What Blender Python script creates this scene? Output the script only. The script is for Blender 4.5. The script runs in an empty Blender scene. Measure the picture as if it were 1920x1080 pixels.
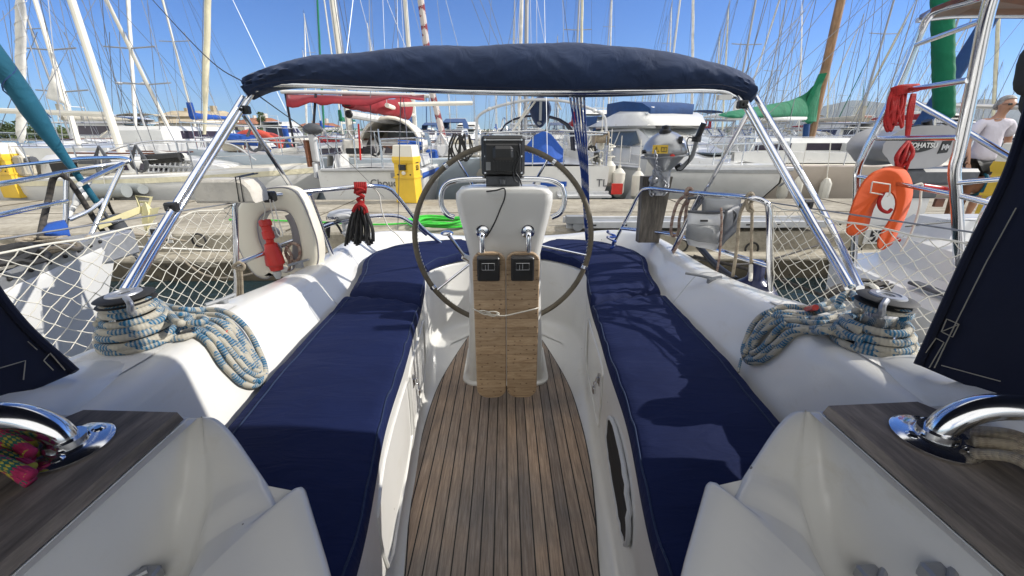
import bpy, math, random
from math import sin, cos, pi, radians, tan, atan2, sqrt
from mathutils import Vector, Matrix
V = Vector
random.seed(7)
C = bpy.context.scene.collection
# ---------------------------------------------------------------- camera
F = 760.0; P = radians(20.9); YAW = radians(0.9)
RT = V((cos(YAW), -sin(YAW), 0)); FW = V((sin(YAW)*cos(P), cos(YAW)*cos(P), -sin(P))); UP = RT.cross(FW)
def ray(px, py): return FW + RT*((px-960)/F) - UP*((py-540)/F)
def PZ(px, py, z):
    r = ray(px, py); return r*(z/r.z)
def PY(px, py, y):
    r = ray(px, py); return r*(y/r.y)
def PX(px, py, x):
    r = ray(px, py); return r*(x/r.x)
cam = bpy.data.cameras.new('camera'); camo = bpy.data.objects.new('camera', cam); C.objects.link(camo)
cam.sensor_width = 36; cam.lens = F/1920*36; cam.clip_start = .02; cam.clip_end = 30000
camo.matrix_world = Matrix(((RT.x, UP.x, -FW.x, 0), (RT.y, UP.y, -FW.y, 0), (RT.z, UP.z, -FW.z, 0), (0, 0, 0, 1)))
bpy.context.scene.camera = camo
# ---------------------------------------------------------------- materials
def nt(name):
    m = bpy.data.materials.new(name); m.use_nodes = True
    t = m.node_tree; b = t.nodes['Principled BSDF']; return m, t, b
def node(t, ty, **k):
    n = t.nodes.new(ty)
    for a, v in k.items():
        if a in n.inputs: n.inputs[a].default_value = v
        else: setattr(n, a, v)
    return n
def noise(t, scale, detail=4, rough=.55, co='Object', stretch=None):
    c = t.nodes.new('ShaderNodeTexCoord'); mp = t.nodes.new('ShaderNodeMapping')
    t.links.new(c.outputs[co], mp.inputs[0])
    if stretch: mp.inputs['Scale'].default_value = stretch
    n = t.nodes.new('ShaderNodeTexNoise'); n.inputs['Scale'].default_value = scale
    n.inputs['Detail'].default_value = detail; n.inputs['Roughness'].default_value = rough
    t.links.new(mp.outputs[0], n.inputs['Vector']); return n
def ramp(t, src, stops):
    r = t.nodes.new('ShaderNodeValToRGB'); e = r.color_ramp.elements
    while len(e) < len(stops): e.new(.5)
    for i, (p, c) in enumerate(stops):
        e[i].position = p; e[i].color = (c[0], c[1], c[2], 1)
    t.links.new(src, r.inputs[0]); return r
def bump(t, b, src, strength, dist=.01, chain=None):
    n = t.nodes.new('ShaderNodeBump'); n.inputs['Strength'].default_value = strength; n.inputs['Distance'].default_value = dist
    t.links.new(src, n.inputs['Height'])
    if chain: t.links.new(chain.outputs[0], n.inputs['Normal'])
    t.links.new(n.outputs[0], b.inputs['Normal']); return n
def mat(name, col, rough=.5, metal=0, var=.12, scale=6, bmp=0, bscale=40, coat=0, spec=None, stretch=None, dirt=None, alpha=None, trans=0, sheen=0):
    m, t, b = nt(name)
    b.inputs['Roughness'].default_value = rough; b.inputs['Metallic'].default_value = metal
    n = noise(t, scale, 5, stretch=stretch)
    lo = [c*(1-var) for c in col]; hi = [min(1, c*(1+var)) for c in col]
    r = ramp(t, n.outputs[0], [(.3, lo), (.7, hi)])
    out = r.outputs[0]
    if dirt:
        n3 = noise(t, scale*2.3, 8, .7); rr = ramp(t, n3.outputs[0], [(dirt[1], (0, 0, 0)), (dirt[1]+.12, (1, 1, 1))])
        mx = t.nodes.new('ShaderNodeMix'); mx.data_type = 'RGBA'
        t.links.new(rr.outputs[0], mx.inputs[0]); t.links.new(out, mx.inputs[6]); mx.inputs[7].default_value = (*dirt[0], 1); out = mx.outputs[2]
    t.links.new(out, b.inputs['Base Color'])
    if bmp:
        n2 = noise(t, bscale, 3); bump(t, b, n2.outputs[0], bmp, .004)
    if coat: b.inputs['Coat Weight'].default_value = coat; b.inputs['Coat Roughness'].default_value = .12
    if alpha is not None: b.inputs['Alpha'].default_value = alpha
    if trans: b.inputs['Transmission Weight'].default_value = trans
    if sheen: b.inputs['Sheen Weight'].default_value = sheen
    m.diffuse_color = (*col, 1); return m
def gelcoat():
    m, t, b = nt('gelcoat')
    n = noise(t, 2.5, 6); r = ramp(t, n.outputs[0], [(.3, (.66, .655, .625)), (.75, (.72, .715, .685))])
    v = node(t, 'ShaderNodeTexVoronoi', Scale=9.0); v.feature = 'F1'
    c = t.nodes.new('ShaderNodeTexCoord'); t.links.new(c.outputs['Object'], v.inputs['Vector'])
    n2 = noise(t, 3.1, 2); th = node(t, 'ShaderNodeMath', operation='LESS_THAN'); t.links.new(v.outputs['Distance'], th.inputs[0]); th.inputs[1].default_value = .034
    g = node(t, 'ShaderNodeMath', operation='GREATER_THAN'); t.links.new(n2.outputs[0], g.inputs[0]); g.inputs[1].default_value = .48
    mu = node(t, 'ShaderNodeMath', operation='MULTIPLY'); t.links.new(th.outputs[0], mu.inputs[0]); t.links.new(g.outputs[0], mu.inputs[1])
    mx = t.nodes.new('ShaderNodeMix'); mx.data_type = 'RGBA'; t.links.new(mu.outputs[0], mx.inputs[0]); t.links.new(r.outputs[0], mx.inputs[6]); mx.inputs[7].default_value = (.16, .14, .12, 1)
    n4 = noise(t, 5, 8, .75, stretch=(1, 1, 2.5)); r4 = ramp(t, n4.outputs[0], [(.56, (1, 1, 1)), (.75, (.90, .875, .82))])
    m2 = t.nodes.new('ShaderNodeMix'); m2.data_type = 'RGBA'; m2.blend_type = 'MULTIPLY'; m2.inputs[0].default_value = 1
    t.links.new(mx.outputs[2], m2.inputs[6]); t.links.new(r4.outputs[0], m2.inputs[7]); t.links.new(m2.outputs[2], b.inputs['Base Color'])
    b.inputs['Roughness'].default_value = .30; b.inputs['Coat Weight'].default_value = .6; b.inputs['Coat Roughness'].default_value = .10
    n5 = noise(t, 14, 3); bump(t, b, n5.outputs[0], .06, .01)
    return m
def teakdeck():
    m, t, b = nt('teak_deck')
    c = t.nodes.new('ShaderNodeTexCoord'); s = t.nodes.new('ShaderNodeSeparateXYZ'); t.links.new(c.outputs['Object'], s.inputs[0])
    d = node(t, 'ShaderNodeMath', operation='DIVIDE'); t.links.new(s.outputs[0], d.inputs[0]); d.inputs[1].default_value = .0455
    fr = node(t, 'ShaderNodeMath', operation='FRACT'); t.links.new(d.outputs[0], fr.inputs[0])
    fl = node(t, 'ShaderNodeMath', operation='FLOOR'); t.links.new(d.outputs[0], fl.inputs[0])
    a = node(t, 'ShaderNodeMath', operation='SUBTRACT'); t.links.new(fr.outputs[0], a.inputs[0]); a.inputs[1].default_value = .5
    ab = node(t, 'ShaderNodeMath', operation='ABSOLUTE'); t.links.new(a.outputs[0], ab.inputs[0])
    seam = node(t, 'ShaderNodeMath', operation='GREATER_THAN'); t.links.new(ab.outputs[0], seam.inputs[0]); seam.inputs[1].default_value = .447
    wn = t.nodes.new('ShaderNodeTexWhiteNoise'); wn.noise_dimensions = '1D'; t.links.new(fl.outputs[0], wn.inputs['W'])
    n = noise(t, 7, 9, .72, stretch=(22, 1.1, 10)); r = ramp(t, n.outputs[0], [(.25, (.15, .113, .088)), (.5, (.325, .262, .212)), (.75, (.54, .455, .38))])
    n2 = noise(t, 2.2, 5, .6); r2 = ramp(t, n2.outputs[0], [(.35, (.62, .66, .72)), (.7, (1.2, 1.08, .95))])
    m2 = t.nodes.new('ShaderNodeMix'); m2.data_type = 'RGBA'; m2.blend_type = 'MULTIPLY'; m2.inputs[0].default_value = 1
    t.links.new(r.outputs[0], m2.inputs[6]); t.links.new(r2.outputs[0], m2.inputs[7])
    r3 = ramp(t, wn.outputs['Value'], [(0, (.72, .74, .78)), (1, (1.2, 1.14, 1.06))])
    m3 = t.nodes.new('ShaderNodeMix'); m3.data_type = 'RGBA'; m3.blend_type = 'MULTIPLY'; m3.inputs[0].default_value = 1
    t.links.new(m2.outputs[2], m3.inputs[6]); t.links.new(r3.outputs[0], m3.inputs[7])
    mx = t.nodes.new('ShaderNodeMix'); mx.data_type = 'RGBA'; t.links.new(seam.outputs[0], mx.inputs[0]); t.links.new(m3.outputs[2], mx.inputs[6]); mx.inputs[7].default_value = (.008, .007, .006, 1)
    t.links.new(mx.outputs[2], b.inputs['Base Color']); b.inputs['Roughness'].default_value = .62
    mh = node(t, 'ShaderNodeMath', operation='SUBTRACT'); t.links.new(n.outputs[0], mh.inputs[0]); t.links.new(seam.outputs[0], mh.inputs[1])
    bump(t, b, mh.outputs[0], .5, .004); return m
def wood(name, cols, sc=6, stretch=(1, 14, 14), rough=.6, bm=.3):
    m, t, b = nt(name)
    n = noise(t, sc, 9, .7, stretch=stretch); r = ramp(t, n.outputs[0], [(.28, cols[0]), (.5, cols[1]), (.74, cols[2])])
    n2 = noise(t, 3, 4); r2 = ramp(t, n2.outputs[0], [(.3, (.7, .7, .7)), (.7, (1.2, 1.2, 1.2))])
    m2 = t.nodes.new('ShaderNodeMix'); m2.data_type = 'RGBA'; m2.blend_type = 'MULTIPLY'; m2.inputs[0].default_value = 1
    t.links.new(r.outputs[0], m2.inputs[6]); t.links.new(r2.outputs[0], m2.inputs[7]); t.links.new(m2.outputs[2], b.inputs['Base Color'])
    b.inputs['Roughness'].default_value = rough; bump(t, b, n.outputs[0], bm, .004); return m
def tablewood():
    # short cross boards with dark flecks
    m, t, b = nt('table_teak')
    c = t.nodes.new('ShaderNodeTexCoord'); s = t.nodes.new('ShaderNodeSeparateXYZ'); t.links.new(c.outputs['Object'], s.inputs[0])
    d = node(t, 'ShaderNodeMath', operation='DIVIDE'); t.links.new(s.outputs[2], d.inputs[0]); d.inputs[1].default_value = .0475
    fr = node(t, 'ShaderNodeMath', operation='FRACT'); t.links.new(d.outputs[0], fr.inputs[0])
    fl = node(t, 'ShaderNodeMath', operation='FLOOR'); t.links.new(d.outputs[0], fl.inputs[0])
    gx = node(t, 'ShaderNodeMath', operation='GREATER_THAN'); t.links.new(s.outputs[0], gx.inputs[0]); gx.inputs[1].default_value = 0
    ad = node(t, 'ShaderNodeMath', operation='MULTIPLY_ADD'); t.links.new(gx.outputs[0], ad.inputs[0]); ad.inputs[1].default_value = 37; t.links.new(fl.outputs[0], ad.inputs[2])
    wn = t.nodes.new('ShaderNodeTexWhiteNoise'); wn.noise_dimensions = '1D'; t.links.new(ad.outputs[0], wn.inputs['W'])
    seam = node(t, 'ShaderNodeMath', operation='LESS_THAN'); t.links.new(fr.outputs[0], seam.inputs[0]); seam.inputs[1].default_value = .045
    n = noise(t, 10, 8, .7, stretch=(1, 4, 7)); n.inputs['Distortion'].default_value = 1.2
    r = ramp(t, n.outputs[0], [(.3, (.29, .19, .11)), (.5, (.44, .32, .20)), (.72, (.56, .43, .29))])
    r3 = ramp(t, wn.outputs['Value'], [(0, (.86, .84, .82)), (1, (1.12, 1.1, 1.08))])
    m3 = t.nodes.new('ShaderNodeMix'); m3.data_type = 'RGBA'; m3.blend_type = 'MULTIPLY'; m3.inputs[0].default_value = 1
    t.links.new(r.outputs[0], m3.inputs[6]); t.links.new(r3.outputs[0], m3.inputs[7])
    # flecks: rows of small dark dashes
    mp = t.nodes.new('ShaderNodeMapping'); t.links.new(c.outputs['Object'], mp.inputs[0]); mp.inputs['Scale'].default_value = (31, 1, 42)
    v = node(t, 'ShaderNodeTexVoronoi', Scale=1.0, Randomness=.32); t.links.new(mp.outputs[0], v.inputs['Vector'])
    mp.inputs['Scale'].default_value = (31, .01, 42)
    th = ramp(t, v.outputs['Distance'], [(.08, (1, 1, 1)), (.2, (0, 0, 0))])
    mx = t.nodes.new('ShaderNodeMix'); mx.data_type = 'RGBA'; t.links.new(th.outputs[0], mx.inputs[0]); t.links.new(m3.outputs[2], mx.inputs[6]); mx.inputs[7].default_value = (.16, .095, .055, 1)
    m4 = t.nodes.new('ShaderNodeMix'); m4.data_type = 'RGBA'; t.links.new(seam.outputs[0], m4.inputs[0]); t.links.new(mx.outputs[2], m4.inputs[6]); m4.inputs[7].default_value = (.22, .14, .08, 1)
    t.links.new(m4.outputs[2], b.inputs['Base Color']); b.inputs['Roughness'].default_value = .5; bump(t, b, n.outputs[0], .15, .003); return m
def canvas(name, col, wr=.5, sc=9, var=.18, stretch=(1, 1, 1), sheen=.08, spec=.5):
    m, t, b = nt(name)
    n = noise(t, 3.5, 6, .6); r = ramp(t, n.outputs[0], [(.3, [c*(1-var) for c in col]), (.7, [c*(1+var) for c in col])])
    t.links.new(r.outputs[0], b.inputs['Base Color']); b.inputs['Roughness'].default_value = .85
    n2 = noise(t, sc, 4, .5, stretch=stretch); n2.inputs['Distortion'].default_value = .8
    n3 = noise(t, 420, 2, .5); b1 = bump(t, b, n2.outputs[0], wr, .02); bump(t, b, n3.outputs[0], .12, .001, b1)
    b.inputs['Sheen Weight'].default_value = sheen; b.inputs['Specular IOR Level'].default_value = spec; b.inputs['Sheen Roughness'].default_value = .4
    return m
def ropemat(name, base, fleck, per=.10, duty=.45, nu=9, step=.0085, mixc=None):
    m, t, b = nt(name)
    c = t.nodes.new('ShaderNodeTexCoord'); s = t.nodes.new('ShaderNodeSeparateXYZ'); t.links.new(c.outputs['UV'], s.inputs[0])
    def M(op, a, bb=None, cc=None):
        n = node(t, 'ShaderNodeMath', operation=op)
        for i, x in enumerate((a, bb, cc)):
            if x is None: continue
            if isinstance(x, (int, float)): n.inputs[i].default_value = x
            else: t.links.new(x, n.inputs[i])
        return n.outputs[0]
    u, v = s.outputs[0], s.outputs[1]
    vv = M('ADD', v, M('MULTIPLY', M('SINE', M('MULTIPLY', u, 12.566)), per*.10))
    band = M('LESS_THAN', M('FRACT', M('DIVIDE', vv, per)), duty)
    du = M('MULTIPLY_ADD', u, nu, M('DIVIDE', v, step*2)); dv = M('SUBTRACT', M('DIVIDE', v, step*2), M('MULTIPLY', u, nu))
    ck = M('MULTIPLY', M('SINE', M('MULTIPLY', du, 6.283)), M('SINE', M('MULTIPLY', dv, 6.283)))
    n6 = noise(t, 45, 2); fl = M('MULTIPLY', band, M('GREATER_THAN', ck, M('MULTIPLY_ADD', n6.outputs[0], 2.4, -1.35)))
    n = noise(t, 60, 3); r = ramp(t, n.outputs[0], [(.3, [x*.85 for x in base]), (.7, base)])
    mx = t.nodes.new('ShaderNodeMix'); mx.data_type = 'RGBA'; t.links.new(fl, mx.inputs[0]); t.links.new(r.outputs[0], mx.inputs[6]); mx.inputs[7].default_value = (*fleck, 1)
    out = mx.outputs[2]
    if mixc:
        b2 = M('LESS_THAN', M('FRACT', M('DIVIDE', v, per*1.7)), .5); m5 = t.nodes.new('ShaderNodeMix'); m5.data_type = 'RGBA'
        f2 = M('MULTIPLY', b2, M('LESS_THAN', ck, .1)); t.links.new(f2, m5.inputs[0]); t.links.new(out, m5.inputs[6]); m5.inputs[7].default_value = (*mixc, 1); out = m5.outputs[2]
    t.links.new(out, b.inputs['Base Color']); b.inputs['Roughness'].default_value = .8
    bump(t, b, ck, .55, .0015); return m
def concrete():
    m, t, b = nt('quay_concrete')
    n = noise(t, 1.1, 10, .7, stretch=(.8, 1.3, 1)); r = ramp(t, n.outputs[0], [(.28, (.20, .18, .145)), (.5, (.36, .33, .27)), (.72, (.52, .485, .41))])
    n2 = noise(t, 9, 10, .8); r2 = ramp(t, n2.outputs[0], [(.35, (.6, .57, .52)), (.6, (1.05, 1.04, 1.0))])
    m2 = t.nodes.new('ShaderNodeMix'); m2.data_type = 'RGBA'; m2.blend_type = 'MULTIPLY'; m2.inputs[0].default_value = .8
    t.links.new(r.outputs[0], m2.inputs[6]); t.links.new(r2.outputs[0], m2.inputs[7]); t.links.new(m2.outputs[2], b.inputs['Base Color'])
    b.inputs['Roughness'].default_value = .9; bump(t, b, n2.outputs[0], .5, .02); return m
def glass(name, col, a=.45):
    m = mat(name, col, .08, 0, .1, 3, alpha=a); return m
MT = {}
def M_(k): return MT[k]
MT['gel'] = gelcoat()
MT['gelgrip'] = mat('nonskid_gelcoat', (.74, .73, .70), .6, bmp=.8, bscale=300)
MT['teak'] = teakdeck()
MT['teaktrim'] = wood('weathered_teak', [(.07, .062, .055), (.20, .17, .145), (.38, .325, .27)], 5, (7, 1, 7), .7, .5)
MT['table'] = tablewood()
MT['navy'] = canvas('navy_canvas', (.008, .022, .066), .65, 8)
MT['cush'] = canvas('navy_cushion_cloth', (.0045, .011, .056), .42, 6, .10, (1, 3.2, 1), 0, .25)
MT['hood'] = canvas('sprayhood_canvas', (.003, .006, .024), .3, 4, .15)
MT['chrome'] = mat('stainless_steel', (.72, .73, .75), .13, 1, .06, 12)
MT['chrome2'] = mat('stainless_tube', (.62, .63, .65), .22, 1, .1, 12)
MT['black'] = mat('black_plastic', (.012, .012, .013), .38, 0, .2, 20)
MT['blackr'] = mat('black_rubber', (.02, .02, .02), .7, 0, .2, 20)
MT['dark'] = mat('dark_grey_plastic', (.07, .075, .085), .5, 0, .2, 20)
MT['grey'] = mat('mid_grey_paint', (.25, .26, .27), .5, 0, .12, 8)
MT['lgrey'] = mat('light_grey_paint', (.5, .51, .52), .45, 0, .1, 8)
MT['leather'] = mat('taupe_leather', (.12, .102, .072), .62, 0, .2, 30, bmp=.5, bscale=160)
MT['white'] = mat('white_paint', (.64, .64, .62), .3, 0, .08, 2, coat=.3, dirt=((.40, .37, .31), .62))
MT['white2'] = mat('cream_paint', (.72, .68, .58), .4, 0, .08, 2, dirt=((.42, .38, .3), .62))
MT['beigehull'] = mat('beige_hull_paint', (.47, .41, .35), .3, 0, .06, 2, coat=.3)
MT['bluegrey'] = mat('blue_grey_hull_paint', (.36, .42, .47), .3, 0, .06, 2, coat=.3)
MT['pvc'] = mat('cream_pvc_cloth', (.70, .66, .55), .5, 0, .06, 3, bmp=.3, bscale=14)
MT['pvcg'] = mat('grey_pvc_cloth', (.28, .27, .29), .55, 0, .1, 3, bmp=.3, bscale=14)
MT['foam'] = mat('weathered_foam', (.54, .51, .45), .85, 0, .12, 9, bmp=.8, bscale=60, dirt=((.4, .37, .33), .62))
MT['red'] = mat('red_plastic', (.55, .028, .02), .35, 0, .15, 9)
MT['redcloth'] = canvas('red_cloth', (.24, .012, .02), .5, 6)
MT['redrope'] = ropemat('red_rope', (.42, .012, .012), (.30, .01, .01), .05)
MT['redraft'] = mat('red_raft_cloth', (.55, .07, .04), .5, 0, .2, 4, bmp=.4, bscale=10)
MT['orange'] = canvas('orange_cloth', (.62, .085, .012), .35, 6, .1)
MT['yellow'] = mat('yellow_paint', (.72, .47, .035), .42, 0, .10, 3, coat=.15, dirt=((.42, .26, .05), .66))
MT['green'] = canvas('green_canvas', (.0, .14, .065), .6, 8)
MT['greenhose'] = mat('green_hose', (.045, .52, .04), .35, 0, .12, 20)
MT['teal'] = canvas('teal_canvas', (.004, .085, .14), .6, 9)
MT['blue'] = canvas('blue_canvas', (.01, .07, .33), .6, 8)
MT['bluedk'] = canvas('dark_blue_canvas', (.008, .045, .15), .5, 7)
MT['beigecloth'] = canvas('beige_sailcloth', (.40, .37, .30), .6, 7)
MT['creamcloth'] = canvas('cream_sailcloth', (.62, .58, .42), .5, 9)
MT['whitecloth'] = canvas('white_sailcloth', (.72, .70, .64), .5, 9)
MT['alu'] = mat('aluminium_mast', (.36, .36, .36), .45, .5, .1, 3)
MT['mastw'] = mat('white_mast_paint', (.72, .69, .60), .4, 0, .08, 2)
MT['mastwood'] = wood('varnished_mast_wood', [(.14, .07, .03), (.27, .15, .07), (.38, .24, .13)], 3, (8, 8, 1), .4, .1)
MT['greywood'] = wood('weathered_grey_wood', [(.05, .045, .04), (.14, .125, .105), (.25, .225, .19)], 7, (9, 9, 1), .85, .6)
MT['brown'] = wood('brown_wood', [(.07, .022, .010), (.14, .05, .022), (.22, .09, .045)], 4, (1, 6, 6), .4, .1)
MT['wire'] = mat('rigging_wire', (.20, .21, .23), .45, .5, .1, 5)
MT['wirel'] = mat('pale_rope', (.62, .60, .54), .8, 0, .1, 30)
MT['wiredk'] = mat('dark_cord', (.03, .03, .04), .8, 0, .1, 30)
MT['net'] = mat('white_net_cord', (.62, .60, .53), .8, 0, .08, 50)
MT['ropeL'] = ropemat('white_blue_braid', (.50, .47, .39), (.012, .13, .26), .085, .56)
MT['ropeB'] = ropemat('beige_braid', (.40, .34, .25), (.28, .23, .17), .05)
MT['ropeP'] = ropemat('pink_yellow_braid', (.42, .02, .10), (.42, .36, .05), .05, .5, 6, .012, (.02, .12, .09))
MT['ropeW'] = ropemat('brown_white_braid', (.42, .32, .26), (.25, .13, .10), .04)
MT['ropeBlue'] = ropemat('blue_white_cord', (.02, .07, .34), (.6, .62, .66), .16, .35, 5, .006)
MT['ropeDk'] = ropemat('dark_mooring_rope', (.06, .052, .045), (.02, .02, .02), .04)
MT['glassd'] = mat('dark_window', (.035, .028, .045), .08, 0, .2, 2)
MT['glassb'] = mat('tinted_window', (.08, .10, .11), .06, 0, .2, 2)
MT['void'] = mat('dark_opening', (.006, .006, .008), .75, 0, .1, 5)
MT['clear'] = glass('clear_vinyl', (.7, .72, .72), .32)
MT['clearh'] = glass('hood_window_vinyl', (.8, .8, .8), .06)
MT['clear2'] = glass('milky_vinyl', (.62, .66, .68), .6)
MT['quay'] = concrete()
MT['quaydk'] = mat('wet_stone', (.085, .07, .045), .8, 0, .45, 4, bmp=.9, bscale=9, dirt=((.02, .02, .015), .55))
MT['skin'] = mat('skin', (.44, .24, .16), .5, 0, .08, 12)
MT['hair'] = mat('grey_hair', (.30, .29, .28), .7, 0, .35, 60, bmp=.8, bscale=120)
MT['tshirt'] = canvas('white_tshirt_cloth', (.60, .57, .64), .7, 9, .06)
MT['dogfur'] = mat('brown_fur', (.15, .062, .028), .75, 0, .3, 10, bmp=.6, bscale=140)
MT['dogdark'] = mat('dark_fur', (.012, .011, .010), .75, 0, .3, 10, bmp=.6, bscale=140)
MT['fender'] = mat('white_fender_vinyl', (.62, .60, .53), .4, 0, .06, 5, dirt=((.35, .33, .28), .66))
MT['navyf'] = mat('navy_fender_vinyl', (.012, .018, .07), .3, 0, .1, 5)
MT['inflat'] = mat('grey_inflatable', (.26, .28, .28), .5, 0, .1, 5)
MT['engine'] = mat('silver_engine_paint', (.42, .43, .44), .28, .55, .06, 4)
MT['wheelgrey'] = mat('galvanised_steel', (.38, .39, .41), .42, .6, .15, 12)
# ---------------------------------------------------------------- mesh helper
def catmull(pts, n=8, closed=False):
    pts = [V(p) for p in pts]; out = []; N = len(pts)
    if N < 3 and not closed: return [pts[0].lerp(pts[1], i/n) for i in range(n+1)]
    rng = range(N if closed else N-1)
    for i in rng:
        if closed: a, b, c, d = pts[i-1], pts[i], pts[(i+1) % N], pts[(i+2) % N]
        else:
            b, c = pts[i], pts[i+1]
            a = pts[i-1] if i else b*2-c
            d = pts[i+2] if i+2 < N else c*2-b
        for k in range(n):
            s = k/n; out.append(.5*((2*b)+(c-a)*s+(2*a-5*b+4*c-d)*s*s+(3*b-a-3*c+d)*s**3))
    if not closed: out.append(pts[-1])
    return out
class MB:
    def __init__(s): s.v = []; s.f = []; s.m = []; s.uv = {}; s.mi = 0
    def add(s, vs, fs, uvs=None):
        o = len(s.v); s.v += [tuple(v) for v in vs]
        for k, f in enumerate(fs):
            if uvs: s.uv[len(s.f)] = uvs[k]
            s.f.append(tuple(i+o for i in f)); s.m.append(s.mi)
        return s
    def box(s, lo, hi, mtx=None, bev=0):
        x0, y0, z0 = lo; x1, y1, z1 = hi
        if bev:
            b = bev; vs = []; 
            for z, k in ((z0, b), (z0+b, 0), (z1-b, 0), (z1, b)):
                for (x, y) in ((x0+b, y0+k), (x1-b, y0+k), (x1-k, y0+b), (x1-k, y1-b), (x1-b, y1-k), (x0+b, y1-k), (x0+k, y1-b), (x0+k, y0+b)): vs.append(V((x, y, z)))
            fs = [tuple(range(7, -1, -1)), tuple(range(24, 32))]
            for r in range(3):
                for i in range(8): fs.append((r*8+i, r*8+(i+1) % 8, (r+1)*8+(i+1) % 8, (r+1)*8+i))
        else:
            vs = [V(p) for p in ((x0, y0, z0), (x1, y0, z0), (x1, y1, z0), (x0, y1, z0), (x0, y0, z1), (x1, y0, z1), (x1, y1, z1), (x0, y1, z1))]
            fs = [(3, 2, 1, 0), (4, 5, 6, 7), (0, 1, 5, 4), (1, 2, 6, 5), (2, 3, 7, 6), (3, 0, 4, 7)]
        if mtx is not None: vs = [mtx @ v for v in vs]
        return s.add(vs, fs)
    def tube(s, pts, r, n=8, closed=False, caps=True, taper=None, flat=None):
        pts = [V(p) for p in pts]; N = len(pts)
        if N < 2: return s
        tang = []
        for i in range(N):
            a = pts[(i-1) % N] if (closed or i) else pts[i]; b = pts[(i+1) % N] if (closed or i < N-1) else pts[i]
            d = b-a; tang.append(d.normalized() if d.length > 1e-9 else V((0, 0, 1)))
        t0 = tang[0]; ref = V((0, 0, 1)) if abs(t0.z) < .9 else V((1, 0, 0))
        nrm = (ref-t0*ref.dot(t0)).normalized(); vs = []; L = 0; Ls = []
        for i in range(N):
            t = tang[i]; nrm = nrm-t*nrm.dot(t); nrm = nrm.normalized() if nrm.length > 1e-6 else t.orthogonal().normalized()
            bn = t.cross(nrm); rr = r if not taper else (taper(i/(N-1)) if callable(taper) else r+(taper-r)*i/(N-1))
            for k in range(n):
                a = 2*pi*k/n; vs.append(pts[i]+nrm*cos(a)*rr+bn*sin(a)*rr*(flat or 1))
            if i: L += (pts[i]-pts[i-1]).length
            Ls.append(L)
        fs = []; uv = []; rg = N if closed else N-1
        for i in range(rg):
            j = (i+1) % N; l1 = Ls[j] if j else L+(pts[0]-pts[-1]).length
            for k in range(n):
                fs.append((i*n+k, i*n+(k+1) % n, j*n+(k+1) % n, j*n+k))
                uv.append(((k/n, Ls[i]), ((k+1)/n, Ls[i]), ((k+1)/n, l1), (k/n, l1)))
        if caps and not closed:
            fs.append(tuple(range(n-1, -1, -1))); uv.append([(0, 0)]*n); fs.append(tuple((N-1)*n+k for k in range(n))); uv.append([(0, L)]*n)
        return s.add(vs, fs, uv)
    def lathe(s, prof, mtx=None, n=20):
        vs = []; fs = []; K = len(prof)
        for (r, z) in prof:
            for k in range(n): vs.append(V((r*cos(2*pi*k/n), r*sin(2*pi*k/n), z)))
        for i in range(K-1):
            for k in range(n): fs.append((i*n+k, i*n+(k+1) % n, (i+1)*n+(k+1) % n, (i+1)*n+k))
        if prof[0][0] > 1e-5: fs.append(tuple(range(n-1, -1, -1)))
        if prof[-1][0] > 1e-5: fs.append(tuple((K-1)*n+k for k in range(n)))
        if mtx is not None: vs = [mtx @ v for v in vs]
        return s.add(vs, fs)
    def grid(s, rows, closed_u=False, closed_v=False, cap=False):
        R = len(rows); K = len(rows[0]); vs = [V(p) for r in rows for p in r]; fs = []
        for i in range(R if closed_v else R-1):
            for k in range(K if closed_u else K-1):
                fs.append((i*K+k, i*K+(k+1) % K, ((i+1) % R)*K+(k+1) % K, ((i+1) % R)*K+k))
        if cap: fs.append(tuple(range(K-1, -1, -1))); fs.append(tuple((R-1)*K+k for k in range(K)))
        return s.add(vs, fs)
    def prism(s, outline, thick, mtx=None, bev=0):
        """outline in local XZ plane, extruded along local Y by thick"""
        n = len(outline); cx = sum(p[0] for p in outline)/n; cz = sum(p[1] for p in outline)/n
        def ring(y, k):
            o = []
            for i in range(n):
                a = V((outline[i-1][0], outline[i-1][1])); b = V(outline[i]); c = V(outline[(i+1) % n])
                d = (c-a); nn = V((d.y, -d.x)); nn = nn.normalized() if nn.length > 1e-9 else V((0, 0))
                if nn.dot(b-V((cx, cz))) < 0 and False: nn = -nn
                o.append(V((b.x-nn.x*k, y, b.y-nn.y*k)))
            return o
        if bev: rows = [ring(0, bev), ring(bev, 0), ring(thick-bev, 0), ring(thick, bev)]
        else: rows = [ring(0, 0), ring(thick, 0)]
        if mtx is not None: rows = [[mtx @ v for v in r] for r in rows]
        return s.grid(rows, closed_u=True, cap=True)
    def ell(s, c, r, n=16, m=10, mtx=None, fn=None):
        rows = []
        for i in range(m+1):
            a = -pi/2+pi*i/m; rows.append([V((cos(a)*cos(2*pi*k/n), cos(a)*sin(2*pi*k/n), sin(a))) for k in range(n)])
        R = []
        for row in rows:
            rr = []
            for v in row:
                if fn: v = fn(v)
                w = V((v.x*r[0], v.y*r[1], v.z*r[2]))
                if mtx is not None: w = mtx @ w
                rr.append(w+V(c))
            R.append(rr)
        return s.grid(R, closed_u=True)
    def build(s, name, mats, parent=None, smooth=True, angle=35, sub=0):
        me = bpy.data.meshes.new(name); me.from_pydata(s.v, [], s.f)
        if not isinstance(mats, (list, tuple)): mats = [mats]
        for m in mats: me.materials.append(MT[m] if isinstance(m, str) else m)
        if len(mats) > 1: me.polygons.foreach_set('material_index', s.m)
        if s.uv:
            uvl = me.uv_layers.new(name='UVMap')
            for p in me.polygons:
                u = s.uv.get(p.index)
                if u:
                    for k, li in enumerate(p.loop_indices): uvl.data[li].uv = u[k]
        me.validate(); me.update()
        if smooth:
            me.polygons.foreach_set('use_smooth', [True]*len(me.polygons))
            try: me.set_sharp_from_angle(angle=radians(angle))
            except Exception: pass
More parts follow.
